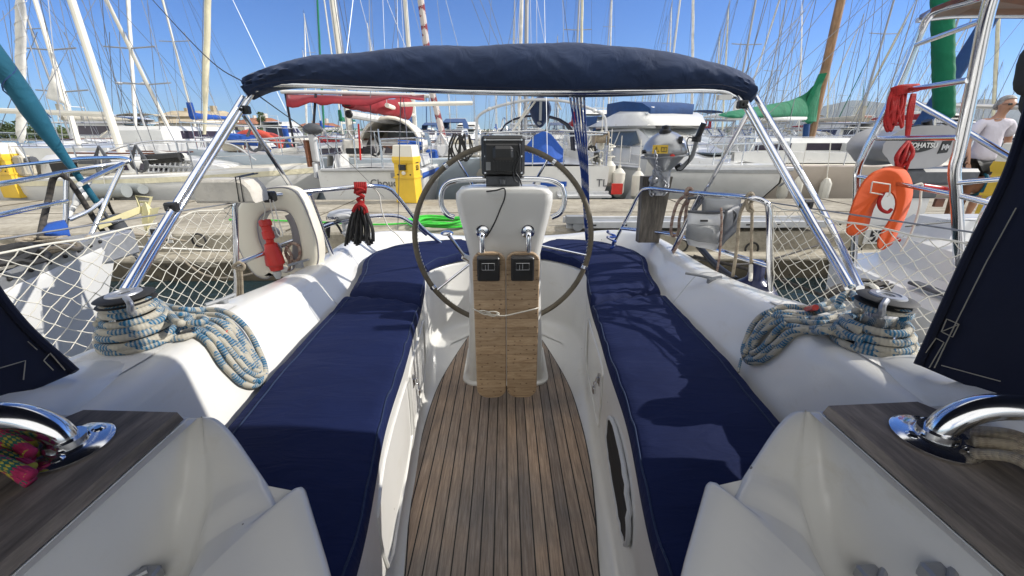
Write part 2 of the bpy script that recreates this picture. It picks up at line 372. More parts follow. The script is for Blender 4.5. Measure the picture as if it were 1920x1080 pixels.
        o = bpy.data.objects.new(name, me); C.objects.link(o)
        if parent: 
            o.parent = parent; o.matrix_parent_inverse = parent.matrix_world.inverted() if parent.type == 'EMPTY' and PARENT_WORLD else Matrix()
        if sub:
            md = o.modifiers.new('sub', 'SUBSURF'); md.levels = md.render_levels = sub
        return o
PARENT_WORLD = False
def tag(o, label=None, cat=None, group=None, kind=None):
    if label: o['label'] = label
    if cat: o['category'] = cat
    if group: o['group'] = group
    if kind: o['kind'] = kind
    return o
def empty(name, loc=(0, 0, 0), rz=0, label=None, cat=None, group=None):
    o = bpy.data.objects.new(name, None); C.objects.link(o); o.location = loc; o.rotation_euler.z = rz; o.empty_display_size = .1
    return tag(o, label, cat, group)
def world_parts(root):
    """parts were modelled in world coordinates: shift them so the root's base carries them"""
    L = V(root.location)
    for ch in root.children:
        ch.location = -L
def kids(o): return [c for c in bpy.data.objects if c.parent == o]
def copy_tree(o, parent=None, _k=None):
    if _k is None:
        _k = {}
        for c in bpy.data.objects:
            if c.parent: _k.setdefault(c.parent.name, []).append(c)
    c = o.copy(); C.objects.link(c); c.parent = parent
    for ch in _k.get(o.name, []): copy_tree(ch, c, _k)
    return c
def text_mesh(s, size, ext=.002, bold=0):
    cu = bpy.data.curves.new('t', 'FONT'); cu.body = s; cu.size = size; cu.extrude = ext; cu.align_x = 'CENTER'; cu.align_y = 'CENTER'; cu.offset = bold
    o = bpy.data.objects.new('t', cu); C.objects.link(o); dg = bpy.context.evaluated_depsgraph_get(); me = bpy.data.meshes.new_from_object(o.evaluated_get(dg))
    bpy.data.objects.remove(o); return me
def text_obj(name, s, size, pos, mtx3, m, parent=None, ext=.002, bold=0, sx=1):
    me = text_mesh(s, size, ext, bold); me.materials.clear(); me.materials.append(MT[m])
    M4 = Matrix.Translation(pos) @ mtx3.to_4x4() @ Matrix.Diagonal((sx, 1, 1, 1)); me.transform(M4)
    me.name = name; o = bpy.data.objects.new(name, me); C.objects.link(o); o.parent = parent; return o
FACE_US = Matrix(((1, 0, 0), (0, 0, -1), (0, 1, 0)))   # text lying in XY -> faces -Y
def rotm(ax, ang): return Matrix.Rotation(radians(ang), 4, ax)
def tr(p): return Matrix.Translation(V(p))
def frame_to(p, d, up=(0, 0, 1)):
    """matrix at p whose Z axis points along d"""
    z = V(d).normalized(); x = V(up).cross(z)
    x = x.normalized() if x.length > 1e-6 else V((1, 0, 0)); y = z.cross(x)
    return Matrix(((x.x, y.x, z.x, p[0]), (x.y, y.y, z.y, p[1]), (x.z, y.z, z.z, p[2]), (0, 0, 0, 1)))
# ================================================================ OUR YACHT
from mathutils.bvhtree import BVHTree
from mathutils import noise as mn
yacht = empty('sailing_yacht', label='white sailing yacht whose open cockpit with teak sole fills the foreground', cat='sailing yacht')
Z0 = -1.33; ZS = -.84
L0 = [(.33,-.1),(.33,.3),(.34,.6),(.375,.95),(.40,1.3),(.43,1.6),(.45,1.85),(.48,2.15),(.51,2.4),(.46,2.58),(.30,2.72),(.14,2.78),(0,2.79)]
L1 = [(.31,-.1),(.31,.3),(.315,.6),(.37,.98),(.39,1.3),(.415,1.6),(.43,1.83),(.465,2.14),(.51,2.42),(.46,2.59),(.30,2.74),(.14,2.79),(0,2.80)]
L2 = [(.8,-.1),(.8,.3),(.8,.6),(.81,.96),(.83,1.25),(.835,1.6),(.84,1.95),(.88,2.3),(.95,2.6),(.9,2.85),(.72,3.04),(.4,3.13),(0,3.15)]
L3 = [(.9,-.1,-.52),(.9,.3,-.52),(.89,.6,-.55),(.90,.96,-.57),(.94,1.3,-.585),(.955,1.6,-.61),(.96,1.95,-.65),(.99,2.3,-.67),(1.03,2.65,-.68),(.98,2.95,-.69),(.79,3.14,-.72),(.42,3.22,-.78),(0,3.24,-.80)]
L4 = [(1.2,-.1,-.5),(1.2,.3,-.5),(1.2,.6,-.53),(1.2,.96,-.56),(1.13,1.3,-.58),(1.10,1.6,-.62),(1.10,1.95,-.66),(1.12,2.3,-.69),(1.13,2.7,-.70),(1.05,3.05,-.705),(.82,3.25,-.735),(.43,3.33,-.79),(0,3.35,-.81)]
L5 = [(1.3,-.1,-.68),(1.3,.3,-.68),(1.29,.6,-.70),(1.28,.96,-.72),(1.2,1.3,-.73),(1.17,1.6,-.75),(1.17,1.95,-.77),(1.18,2.3,-.79),(1.17,2.75,-.80),(1.09,3.12,-.80),(.86,3.31,-.82),(.44,3.39,-.85),(0,3.41,-.86)]
L6 = [(1.66,-.1,-.72),(1.64,.3,-.72),(1.61,.6,-.74),(1.57,.96,-.76),(1.51,1.3,-.77),(1.45,1.6,-.78),(1.38,1.95,-.79),(1.31,2.3,-.80),(1.22,2.8,-.81),(1.15,3.18,-.82),(.88,3.36,-.84),(.45,3.44,-.87),(0,3.46,-.88)]
def lift(L, z): return [(p[0], p[1], z) for p in L]
S0 = [(max(0, x-.13), min(y, 2.75)-(.1 if y > 2.5 else 0), Z0) for x, y in L0]
L7 = [(x*.9, y-.02, -1.95) for x, y, z in L6]
LN = [S0, lift(L0, Z0), lift(L1, ZS), lift(L2, ZS), L3, L4, L5, L6, L7]
RR = [0, .07, .025, .03, .05, .045, .03, .02, 0]
def fillet(poly, rad, n=4):
    out = []
    for i, p in enumerate(poly):
        if rad[i] == 0: out.append(p); continue
        a, b = poly[i-1], poly[i+1]
        da = a-p; db = b-p; r1 = min(rad[i], da.length*.45); r2 = min(rad[i], db.length*.45)
        A = p+da.normalized()*r1; B = p+db.normalized()*r2
        for k in range(n+1):
            s = k/n; out.append(A*(1-s)**2+p*2*s*(1-s)+B*s*s)
    return out
dense = [catmull(L, 7) for L in LN]
def section(i): return fillet([d[i] for d in dense], RR)
NS = len(dense[0])
rowsR = [section(i) for i in range(NS)]
def mir(p): return V((-p[0], p[1], p[2]))
rows = rowsR + [[mir(p) for p in r] for r in rowsR[-2::-1]]
m = MB(); m.grid(rows); deck = m.build('cockpit_moulding', 'gel', yacht, angle=60)
# sole under the teak (gelcoat) and teak planking
m = MB(); m.add([(-.6,-.6,Z0-.006),(.6,-.6,Z0-.006),(.6,2.85,Z0-.006),(-.6,2.85,Z0-.006)], [(0,1,2,3)]); m.build('cockpit_sole', 'gel', yacht, smooth=False)
tk = [(.27,-.5),(.28,.5),(.30,.85),(.337,1.1),(.365,1.35),(.372,1.65),(.355,1.95),(.29,2.3),(.20,2.68)]
tk2 = catmull([(x, y, 0) for x, y in tk], 6)
out = [(p.x-.012, p.y) for p in tk2]+[(-p.x-.022, p.y) for p in reversed(tk2)]
m = MB(); n = len(out); m.add([(x, y, Z0+.012) for x, y in out]+[(x, y, Z0-.002) for x, y in out], [tuple(range(n))]+[(i+n, (i+1) % n+n, (i+1) % n, i) for i in range(n)])
m.build('teak_sole', 'teak', yacht, smooth=False)
def edge_line(): 
    mm = MB(); mm.tube([(x, y, Z0+.008) for x, y in out], .0045, 5, closed=True); return mm
edge_line().build('sole_caulking', 'blackr', yacht)
# moulded recess lines, hatches, hasps in the bench fronts
def bench_x(y, side):
    best = min(range(NS), key=lambda i: abs(dense[2][i].y-y)); a = dense[1][best].x; b = dense[2][best].x
    return lambda z: side*(a+(b-a)*(z-Z0)/(ZS-Z0))
for side in (-1, 1):
    m = MB()
    for loop in ([(.86,-.93),(1.34,-.915),(1.40,-.99),(1.40,-1.16),(1.33,-1.22),(.9,-1.24),(.82,-1.15),(.8,-1.0)], [(1.5,-.93),(1.93,-.93),(2.0,-.99),(2.0,-1.17),(1.93,-1.24),(1.52,-1.24),(1.46,-1.18),(1.45,-.99)]):
        if side == 1 and loop[0][0] < 1: continue
        pts = catmull([(0, y, z) for y, z in loop], 4, True)
        pts = [V((bench_x(p.y, side)(p.z)-side*.002, p.y, p.z)) for p in pts]
        m.tube(pts, .006, 6, closed=True)
    m.build('locker_rim', 'gel', yacht)
    yy, zz = (1.47, -.99); bx = bench_x(yy, side)(zz)-side*.012
    m = MB(); m.box((bx-.006, yy-.02, zz-.015), (bx+.006, yy+.02, zz+.03), bev=.002); m.tube([(bx-side*.012, yy, zz+.02), (bx-side*.016, yy, zz-.03)], .005, 6)
    h = m.build('locker_hasp', 'chrome', yacht)
    m = MB(); m.box((bx-side*.02-.006, yy-.013, zz-.06), (bx-side*.02+.006, yy+.013, zz-.028), bev=.003)
    m.tube(catmull([(bx-side*.02, yy-.008, zz-.03), (bx-side*.02, yy-.008, zz-.008), (bx-side*.02, yy+.008, zz-.008), (bx-side*.02, yy+.008, zz-.03)], 4), .0025, 6); m.build('padlock', 'chrome', h)
# port light on the starboard bench front
m = MB(); cy, cz = 1.03, -1.055; pts = []; inn = []
for k in range(40):
    a = 2*pi*k/40; ex = .21*(abs(cos(a))**.75)*(1 if cos(a) >= 0 else -1); ez = .098*(abs(sin(a))**.8)*(1 if sin(a) >= 0 else -1)
    y, z = cy+ex, cz+ez+ex*.10; pts.append(V((bench_x(y, 1)(z)-.008, y, z)))
m.tube(pts, .0085, 8, closed=True); pl = m.build('port_light', 'lgrey', yacht)
m = MB(); c0 = sum(pts, V((0, 0, 0)))/40+V((-.001, 0, 0)); m.add([c0]+[p+V((-.004, 0, 0)) for p in pts], [(0, k+1, (k+1) % 40+1) for k in range(40)]); m.build('pane', 'void', pl)
# winch platforms (non-skid)
for side in (-1, 1):
    r = []
    for i in range(NS):
        a, b = dense[4][i], dense[5][i]
        if .78 < a.y < 1.42: r.append([V((side*(a.x+(b.x-a.x)*s), a.y+(b.y-a.y)*s, a.z+(b.z-a.z)*s+.0035)) for s in (.22, .5, .8)])
    m = MB(); m.grid(r); m.build('nonskid_panel', 'gelgrip', yacht)
# raised coaming shoulders forward of the winches
for side in (-1, 1):
    R = []
    for i in range(13):
        y = .98-i*.09; h = .075*min(1, (i/3.0))**.6; w = .15*min(1, .5+i/5); c = 1.07
        R.append([V((side*(c+w*cos(a)), y, -.575+i*.004+h*sin(a))) for a in [pi*k/10 for k in range(11)]])
    m = MB(); m.grid(R, cap=True); m.build('coaming_shoulder', 'gel', yacht, angle=60)
# cabin end either side of the companionway
CE = {}
def polyround(pts, rads, n=4):
    return fillet(pts, rads, n)
def resample(pts, N):
    L = [0]
    for i in range(1, len(pts)): L.append(L[-1]+(pts[i]-pts[i-1]).length)
    out = []; j = 0
    for k in range(N):
        t = L[-1]*k/(N-1)
        while j < len(L)-2 and L[j+1] < t: j += 1
        out.append(pts[j].lerp(pts[j+1], (t-L[j])/max(1e-9, L[j+1]-L[j])))
    return out
def cabin_end(side):
    A0, A, B, N_, E_, C_, D_, F_ = V((.60,.66,-.513)), V((.556,.66,-.513)), V((.432,.565,-.585)), V((.392,.524,-.601)), V((.368,.565,-.585)), V((.27,.43,-.66)), V((.16,.2,-.75)), V((.12,-.3,-.80))
    sil = polyround([A0, A, B, N_, E_, C_, D_, F_], [0, .075, .008, .009, .014, .05, .1, 0], 6)
    segs = [];
    for i in range(len(sil)-1):
        n = max(1, int((sil[i+1]-sil[i]).length/.012)); segs += [sil[i].lerp(sil[i+1], k/n) for k in range(n)]
    segs.append(sil[-1]); NN = len(segs)
    tot = [0]
    for i in range(1, NN): tot.append(tot[-1]+(segs[i]-segs[i-1]).length)
    G = resample(catmull([V((.590,.655,-.516)), V((.575,.62,-.545)), V((.556,.57,-.60)), V((.540,.50,-.655)), V((.526,.40,-.70)), V((.516,.28,-.73)), V((.50,.1,-.77)), V((.49,-.5,-.84))], 8), NN)
    base2 = polyround([A0, A, B.lerp(C_, .0), C_, D_, F_], [0, .075, .03, .05, .1, 0], 6); L2_ = [0]
    for i in range(1, len(base2)): L2_.append(L2_[-1]+(base2[i]-base2[i-1]).length)
    bd = [base2[i].lerp(base2[i+1], k/6) for i in range(len(base2)-1) for k in range(6)]+[base2[-1]]
    def q2f(q): return min(bd, key=lambda p: (p-q).length)
    R = []
    for i, q in enumerate(segs):
        f = tot[i]/tot[-1]; q2 = q2f(q)+(V((G[i].x, G[i].y, 0))-V((q.x, q.y, 0))).normalized()*.010; yt = .652-1.1*f*(.35+.65*f); g = G[i]; dp = min(1, f*6); t = V((.618, yt, -.515)); u = V((.609, yt-.004, -.515-.125*dp)); dr = (V((g.x, g.y, 0))-V((q.x, q.y, 0))).normalized(); row = [q+dr*.06+V((0, 0, -.6)), q+dr*.012+V((0, 0, -.06)), q+dr*.002+V((0, 0, -.020)), q+V((0, 0, -.011)), q+dr*.003+V((0, 0, -.004))]; lip = q+dr*.010; q0 = q; q = lip
        for c in range(15):
            w = c/14; sm = max(0, (w-.62)/.38); sm = sm*sm*(3-2*sm); gz = g.z; qq = q.lerp(q2, min(1, w/.22)); p = qq.lerp(V((g.x, g.y, qq.z+(gz-qq.z)*.25)), w); p.z = p.z*(1-sm)+gz*sm+.006*sin(pi*min(1, w*1.6))*dp; row.append(p)
        for c in range(1, 11):
            w = c/10; row.append(V((g.x+(t.x-g.x)*w**.62, g.y+(t.y-g.y)*w, g.z+(t.z-g.z)*w**1.9-.008*sin(pi*w)*dp)))
        R.append(row)
    R = [[V((side*p.x, p.y, p.z)) for p in r] for r in R]
    m = MB(); m.grid(R); CE[side] = (list(m.v), list(m.f)); m.add([V((side*p.x, p.y, p.z)) for p in (B+V((.004, -.004, -.006)), N_+V((.002, -.002, -.006)), E_+V((.016, -.012, -.011)))], [(0, 1, 2)]); m.build('cabin_end', 'gel', yacht, angle=85)
    # aft face outboard part
    m = MB(); m.add([(side*.63,.655,-.52),(side*.92,.675,-.52),(side*.92,.66,-1.2),(side*.63,.64,-1.2)], [(0,1,2,3)]); m.add([(side*.60,.655,-.5165),(side*.92,.675,-.52),(side*.95,-.3,-.52),(side*.62,-.3,-.5165)], [(0,1,2,3)]); m.build('bulkhead', 'gel', yacht)
    # teak plank on top
    P4 = [(.618,.645),(.81,.655),(.83,.62),(.84,.3),(.84,-.5),(.618,-.5)]
    lo = [V((side*x, y, -.512)) for x, y in P4]; hi = [V((side*(x+(.004 if x < .7 else -.004)), y-(.004 if y > .6 else 0), -.492)) for x, y in P4]
    m = MB(); n = 6; m.add(lo+hi, [tuple(range(n, 2*n))]+[(i, (i+1) % n, (i+1) % n+n, i+n) for i in range(n)]); m.build('teak_trim', 'teaktrim', yacht, smooth=False)
    # grab rail
    sx = side; c = PZ(1752, 822, -.49) if side == 1 else PZ(128, 838, -.49)
    m = MB(); m.lathe([(.060, 0), (.060, .003), (.053, .007), (.03, .009), (.028, .02), (0, .02)], tr(c), 32)
    for k in (40, 160, 280):
        a = radians(k+20); m.lathe([(.010, .006), (.010, .009), (.006, .012), (0, .012)], tr(c+V((.041*cos(a), .041*sin(a), 0))), 12)
    pts = catmull([c+V((0, 0, .0)), c+V((sx*.012, 0, .035)), c+V((sx*.05, -.006, .066)), c+V((sx*.11, -.02, .078)), c+V((sx*.22, -.04, .08)), c+V((sx*.36, -.07, .06))], 8)
    m.tube(pts, .0215, 20, caps=True); m.build('grab_rail', 'chrome', yacht)
for s in (-1, 1): cabin_end(s)
for k, (px, py, z) in enumerate([(1640, 1086, -.66), (1766, 1084, -.66), (268, 1088, -.66)]):
    sd0 = 1 if px > 960 else -1; bvc = BVHTree.FromPolygons([V(v) for v in CE[sd0][0]], CE[sd0][1]); hh_ = bvc.ray_cast(V((0, 0, 0)), ray(px, py-8).normalized()); c = (hh_[0] if hh_[0] else PZ(px, py, z))+V((0, 0, .006)); m = MB(); m.box((c.x-.026, c.y-.03, c.z-.02), (c.x+.026, c.y+.012, c.z+.006), bev=.004); m.tube([c+V((-.012, -.02, .008)), c+V((.012, .0, .008))], .006, 8); m.build('latch_plate', 'wheelgrey', yacht)
for sg in (-1, 1):
    q = section(41)[8:-12]; m = MB(); m.tube([V((sg*p.x, p.y, p.z+.0005)) for p in q], .0022, 4); m.build('moulding_joint', 'lgrey', yacht)
# ---- steering pedestal
CX = -.005
m = MB()
def prow(z, hw, y0, y1, r=.05, n=6):
    pts = []
    for (sx, yy) in ((-1, y0), (1, y0), (1, y1), (-1, y1)):
        for k in range(n):
            a = {(-1, y0): pi, (1, y0): 1.5*pi, (1, y1): 0, (-1, y1): .5*pi}[(sx, yy)]+(pi/2)*k/(n-1)
            cyy = y0+r if yy == y0 else y1-r; pts.append(V((CX+sx*(hw-r)+r*cos(a), cyy+r*sin(a), z)))
    return pts
R = [prow(z, hw, y0, y1, r) for z, hw, y0, y1, r in [(Z0+.012,.245,1.92,2.4,.08),(Z0+.022,.245,1.92,2.4,.08),(Z0+.032,.232,1.935,2.39,.075),(Z0+.07,.212,1.93,2.33,.06),(Z0+.3,.197,1.90,2.26,.05),(Z0+.55,.182,1.87,2.16,.05),(Z0+.76,.172,1.83,2.07,.05),(Z0+.82,.165,1.80,2.05,.05)]]
m.grid(R, closed_u=True, cap=True); ped = m.build('steering_pedestal', 'gel', yacht, angle=50)
prof = [(-.625,.150),(-.56,.158),(-.50,.170),(-.42,.186),(-.34,.204),(-.28,.214),(-.245,.212),(-.228,.195),(-.221,.15)]
R = []
for z, hw in prof:
    k = (z+.625)/.4; yf = 1.785-.015*k; rr = min(.04, hw*.4); R.append(prow(z, hw, yf, yf+.13+.05*k, rr))
m = MB(); m.grid(R, closed_u=True, cap=True); m.build('instrument_pod', 'gel', yacht, angle=50)
# folded table leaves
def leaf(x0, x1):
    r = .055; zt, zb = -.487, -1.247; o = []
    for (cx, cz, a0) in ((x1-r, zb+r, -pi/2), (x1-r*.8, zt-r*.8, 0), (x0+r*.8, zt-r*.8, pi/2), (x0+r, zb+r, pi)):
        for k in range(6):
            a = a0+pi/2*k/5; rr = r if cz < -1 else r*.8; o.append((cx+rr*cos(a), cz+rr*sin(a)))
    mm = MB(); mm.prism(o, .02, tr((0, 1.712, 0)), bev=.004); return mm
t1 = leaf(-.148, -.0025).build('table_leaf', 'table', yacht, angle=40)
t2 = leaf(.0015, .150).build('table_leaf', 'table', yacht, angle=40)
for i, (x0, x1, tl) in enumerate([(-.125, -.027, t1), (.022, .122, t2)]):
    m = MB(); z0, z1 = -.605, -.497; m.box((x0, 1.662, z0), (x1, 1.7115, z1), bev=.006); m.box((x0+.018, 1.6605, z1-.06), (x1-.018, 1.663, z1-.02)); pk = m.build('cup_pocket', 'black', tl)
    m = MB(); a, b = x0+.022, x1-.022; zz = z1-.024
    m.tube([(a, 1.660, zz), (b, 1.660, zz), (b, 1.660, zz-.03), (a, 1.660, zz-.03)], .0010, 4, closed=True); m.tube([((a+b)/2, 1.66, zz), ((a+b)/2, 1.66, zz-.03)], .001, 4); m.tube([(a+.015, 1.66, zz-.008), (a+.015, 1.66, zz-.03)], .0008, 4)
    m.build('pocket_marking', 'lgrey', pk)
for x in (CX-.098, CX+.104):
    m = MB(); m.lathe([(.030, 0), (.030, .005), (.018, .010), (.0, .010)], frame_to((x, 1.772, -.408), (0, -1, 0)), 20)
    m.tube(catmull([(x, 1.775, -.408), (x, 1.735, -.412), (x, 1.725, -.44), (x, 1.725, -.50)], 6), .0125, 12); m.build('table_hinge', 'chrome', yacht)
# ---- guard hoop round pod
def loop3(pl, y): return [PY(a, b, y) for a, b in pl]
hp = loop3([(852,408),(838,402),(828,385),(828,362),(838,345),(862,338),(905,336),(945,336),(985,336),(1028,338),(1050,347),(1058,365),(1057,385),(1049,400),(1034,408)], 1.86)
m = MB(); m.tube(catmull(hp, 6), .0125, 12); hoop = m.build('guard_hoop', 'chrome', yacht)
# ---- wheel
WC = PY(943.5, 446, 2.08); tilt = radians(8)
wx = V((1, 0, 0)); wz = V((0, sin(tilt), cos(tilt))); wr = .462
def wp(a, r, off=0): return WC+wx*(cos(a)*r)+wz*(sin(a)*r)+wx.cross(wz)*off
m = MB(); m.tube([wp(2*pi*k/96, wr) for k in range(96)], .0140, 12, closed=True); rim = m.build('wheel_rim', 'leather', yacht)
m = MB()
for k in range(150):
    a = 2*pi*k/150; m.tube([wp(a, wr-.0165, -.004), wp(a+.022, wr-.0165, .004)], .0016, 4)
m.build('stitching', 'wirel', rim)
m = MB(); m.lathe([(.04, -.04), (.045, 0), (.04, .03), (0, .035)], frame_to(WC, wx.cross(wz)), 20)
m.build('wheel_hub', 'chrome', yacht)
for a in (-12, 90, 218, 205-60-25):
    if a in (90,): a = 60
    a = radians(a); m = MB(); m.tube([wp(a, .03), wp(a, wr-.01)], .0075, 10, taper=.0065); m.build('wheel_spoke', 'chrome', yacht)
for a in (56, 128, -20, 215):
    a = radians(a); m = MB(); m.tube([wp(a-.018, wr), wp(a+.018, wr)], .0172, 12); m.build('rim_clip', 'chrome2', yacht)
# throttle lever with disc knob
m = MB(); k = PY(838, 437, 1.95); m.ell(k, (.032, .032, .012), 20, 8); m.tube([k, PY(850, 452, 1.95), PY(880, 493, 1.98)], .008, 10); m.tube([PY(868, 480, 1.97), PY(884, 488, 1.98)], .017, 12); m.build('throttle_lever', 'chrome', yacht)
# chart plotter
D = 1.86
def PB(px, py, d=0): return PY(px, py, D+d)
a, b = PB(904, 330), PB(984, 254)
m = MB(); m.box((a.x, D-.03, a.z), (b.x, D+.05, b.z), bev=.012); pl = m.build('chart_plotter', 'black', yacht)
m = MB(); m.box((a.x+.016, D-.044, a.z+.020), (b.x-.016, D-.0305, b.z-.032), bev=.006); m.box((a.x+.05, D-.075, a.z+.07), (b.x-.05, D-.0435, b.z-.04), bev=.012)
for i in range(7):
    x = a.x+.05+i*.014; m.box((x, D-.052, a.z+.024), (x+.005, D-.0435, a.z+.066))
m.build('rear_cover', 'black', pl)
m = MB(); m.box((a.x+.02, D-.046, a.z+.028), (a.x+.040, D-.0425, a.z+.062)); m.build('type_plate', 'grey', pl)
m = MB(); m.tube([(a.x+.012, D-.032, b.z-.018), (b.x-.012, D-.032, b.z-.018)], .002, 6); m.build('edge_line', 'lgrey', pl)
m = MB()
for (px, py) in ((910, 262), (978, 262), (910, 324), (978, 324), (910, 293), (978, 293)): m = MB(); m.lathe([(.005, 0), (.004, .004), (0, .004)], frame_to(PB(px, py, -.0305), (0, -1, 0)), 10); m.build('case_screw', 'chrome2', pl)
c1, c2 = PB(912, 352), PB(975, 330)
m = MB(); m.box((c1.x, D-.02, c1.z), (c2.x, D+.04, c2.z+.004), bev=.004); m.box((c1.x+.008, D-.026, c1.z+.018), (c2.x-.008, D-.0205, c2.z)); m.tube([PB(942, 345, -.03), PB(942, 336, -.03)], .014, 10); m.build('plotter_bracket', 'dark', yacht)
m = MB(); m.tube(catmull([PB(970, 283, -.055), PB(972, 300, -.05), PB(966, 320, -.05), PB(974, 335, -.045), PB(978, 348, -.04)], 6), .0032, 6)
m.tube(catmull([PB(972, 268, -.046), PB(975, 290, -.05), PB(962, 312, -.05), PB(964, 335, -.04), PB(970, 342, -.03)], 6), .0035, 6)
m.ell(PB(978, 354, -.04), (.007, .007, .008), 10, 6); m.build('plotter_cable', 'black', yacht)
m = MB(); m.tube(catmull([PB(912, 359, -.09), PB(930, 357, -.10), PB(946, 354, -.10), PB(946, 372, -.105), PB(938, 392, -.11), PB(930, 412, -.115), PB(918, 435, -.10), PB(909, 446, -.09)], 6), .0032, 6); m.build('loose_cable', 'black', yacht)
# bungee round the table
tc = [PY(886, 578, 1.715), PY(893, 582, 1.700), PY(905, 586, 1.70), PY(925, 590, 1.70), PY(945, 592, 1.700), PY(970, 587, 1.70), PY(1000, 580, 1.70), PY(1009, 577, 1.715)]
m = MB(); m.tube(catmull(tc, 8), .0032, 8); m.tube(catmull([PY(899, 583, 1.694), PY(910, 583, 1.692), PY(920, 588, 1.692), PY(910, 590, 1.692), PY(900, 586, 1.694)], 5, True), .0028, 8)
m.tube(catmull([PY(912, 586, 1.694), PY(926, 584, 1.692), PY(936, 588, 1.692), PY(926, 593, 1.692), PY(914, 590, 1.694)], 5, True), .0028, 8); m.ell(PY(933, 590, 1.692), (.009, .006, .008), 10, 6)
tag(m.build('tie_cord', 'net', None), 'thin white cord knotted round the two folded wooden table leaves', 'cord')
# ---- bimini frame and rolled canopy
BY = 2.07
rail = [PY(a, b, y) for a, b, y in ((1592,540,1.27),(1505,392,1.72),(1393,192,BY),(1375,180,BY),(1340,170,BY),(1200,171,BY),(945,173,BY),(700,165,BY),(540,158,BY),(500,160,BY),(480,168,BY),(466,184,BY),(335,395,1.66),(246,545,1.25))]
m = MB(); m.tube(catmull(rail, 8), .0125, 12)
for dx, rr in ((13, .0125), (-13, .0)):
    if rr: m.tube(catmull([PY(1592+dx+8, 540, 1.30), PY(1545, 400, 1.75), PY(1408+dx-3, 182, BY+.05)], 8), rr, 12)
m.tube(catmull([PY(1597, 537, 1.24), PY(1500+12, 392, 1.66), PY(1400, 192, BY-.03)], 8), .011, 12)
m.tube(catmull([PY(232, 545, 1.22), PY(322, 395, 1.62), PY(456, 182, BY-.02)], 8), .0125, 12)
m.tube([PY(1402, 212, BY), PY(1262, 470, 2.55)], .011, 10); m.tube([PY(457, 215, BY), PY(598, 430, 2.4)], .011, 10)
bf = m.build('bimini_frame', 'chrome', yacht)
for (a, b, y) in ((1512, 383, 1.69), (1392, 196, 2.04), (322, 388, 1.63), (459, 206, 2.04), (262+1000, 468, 2.54), (598, 428, 2.38)):
    c = PY(a, b, y); m = MB(); m.box(c-V((.022, .018, .018)), c+V((.022, .018, .018)), bev=.006); m.tube([c-V((0, .03, 0)), c+V((0, .03, 0))], .007, 8); m.build('frame_clamp', 'black', bf)
cv = [(466,152,186),(480,140,176),(520,126,166),(600,107,163),(720,95,169),(850,86,175),(960,84,178),(1068,81,181),(1180,90,179),(1280,104,174),(1350,122,172),(1392,142,184),(1412,160,192)]
R = []; cvd = catmull([(a, b, c) for a, b, c in cv], 22)
for i, q in enumerate(cvd):
    B = PY(q.x, q.z, BY); T = PY(q.x, q.y, BY+.06); h = (T.z-B.z)/2; cz = (T.z+B.z)/2; cx = (B.x+T.x)/2; s = min(1, i/12, (len(cvd)-1-i)/12); ring = []
    dp = .10*(.45+.55*s)
    for k in range(36):
        a = 2*pi*k/36; w = mn.noise(V((cx*4, a*.7, 3)))*.020*s; tp = 1-.8*max(0, sin(a)); w += (mn.noise(V((cx*36+5*sin(a), a*.5, 9)))*.010+abs(mn.noise(V((cx*10+3*a, a*.8, 21))))*.028-.006)*s*tp
        rr = 1+w/max(h, .03)*.55
        ring.append(V((cx+(mn.noise(V((cx*6, a, 1)))*.01), BY+.05+cos(a)*dp*rr, cz+sin(a)*h*(rr if sin(a) > -.5 else 1))))
    R.append(ring)
m = MB(); m.grid(R, closed_u=True, cap=True); bc = m.build('bimini_canopy', 'navy', yacht, angle=70)
m = MB(); m.tube(catmull([PY(q.x, q.z-13, BY-.055-.0) for q in cvd[10:-10:6]], 3), .0016, 5)
m.build('canopy_seam', 'hood', bc)
m = MB(); m.box(PY(1372, 187, BY-.02), PY(1345, 178, BY+.0), bev=0); m.build('canopy_label', 'white', bc)
# ---- pushpit rails
def tubes(name, paths, r, mt='chrome', par=yacht, n=12, k=8):
    mm = MB()
    for p in paths: mm.tube(catmull(p, k) if len(p) > 2 else p, r, n)
    return mm.build(name, mt, par)
tubes('pushpit_rail', [[PY(445,568,1.92), PY(443,480,1.92), PY(441,390,1.92), PY(446,374,1.94), PY(470,370,2.0), PY(560,361,2.2), PY(640,353,2.4), PY(690,349,2.5), PY(725,352,2.62), PY(748,372,2.7), PY(790,425,2.85), PY(832,460,3.0)],
  [PY(445,494,1.92), PY(550,452,2.2), PY(640,414,2.55), PY(735,404,2.8), PY(775,420,2.85), PY(800,440,2.9)], [PY(581,365,2.25), PY(622,478,2.35)]], .0125)
tubes('pushpit_rail', [[PY(1443,572,1.92), PY(1442,480,1.92), PY(1441,396,1.92), PY(1432,378,1.94), PY(1400,370,2.0), PY(1330,364,2.2), PY(1260,357,2.45), PY(1218,353,2.6), PY(1200,362,2.7), PY(1180,400,2.85), PY(1150,458,3.0)],
  [PY(1443,500,1.92), PY(1350,470,2.2), PY(1262,440,2.55), PY(1165,428,2.88)], [PY(1312,365,2.25), PY(1262,470,2.4)]], .0125)
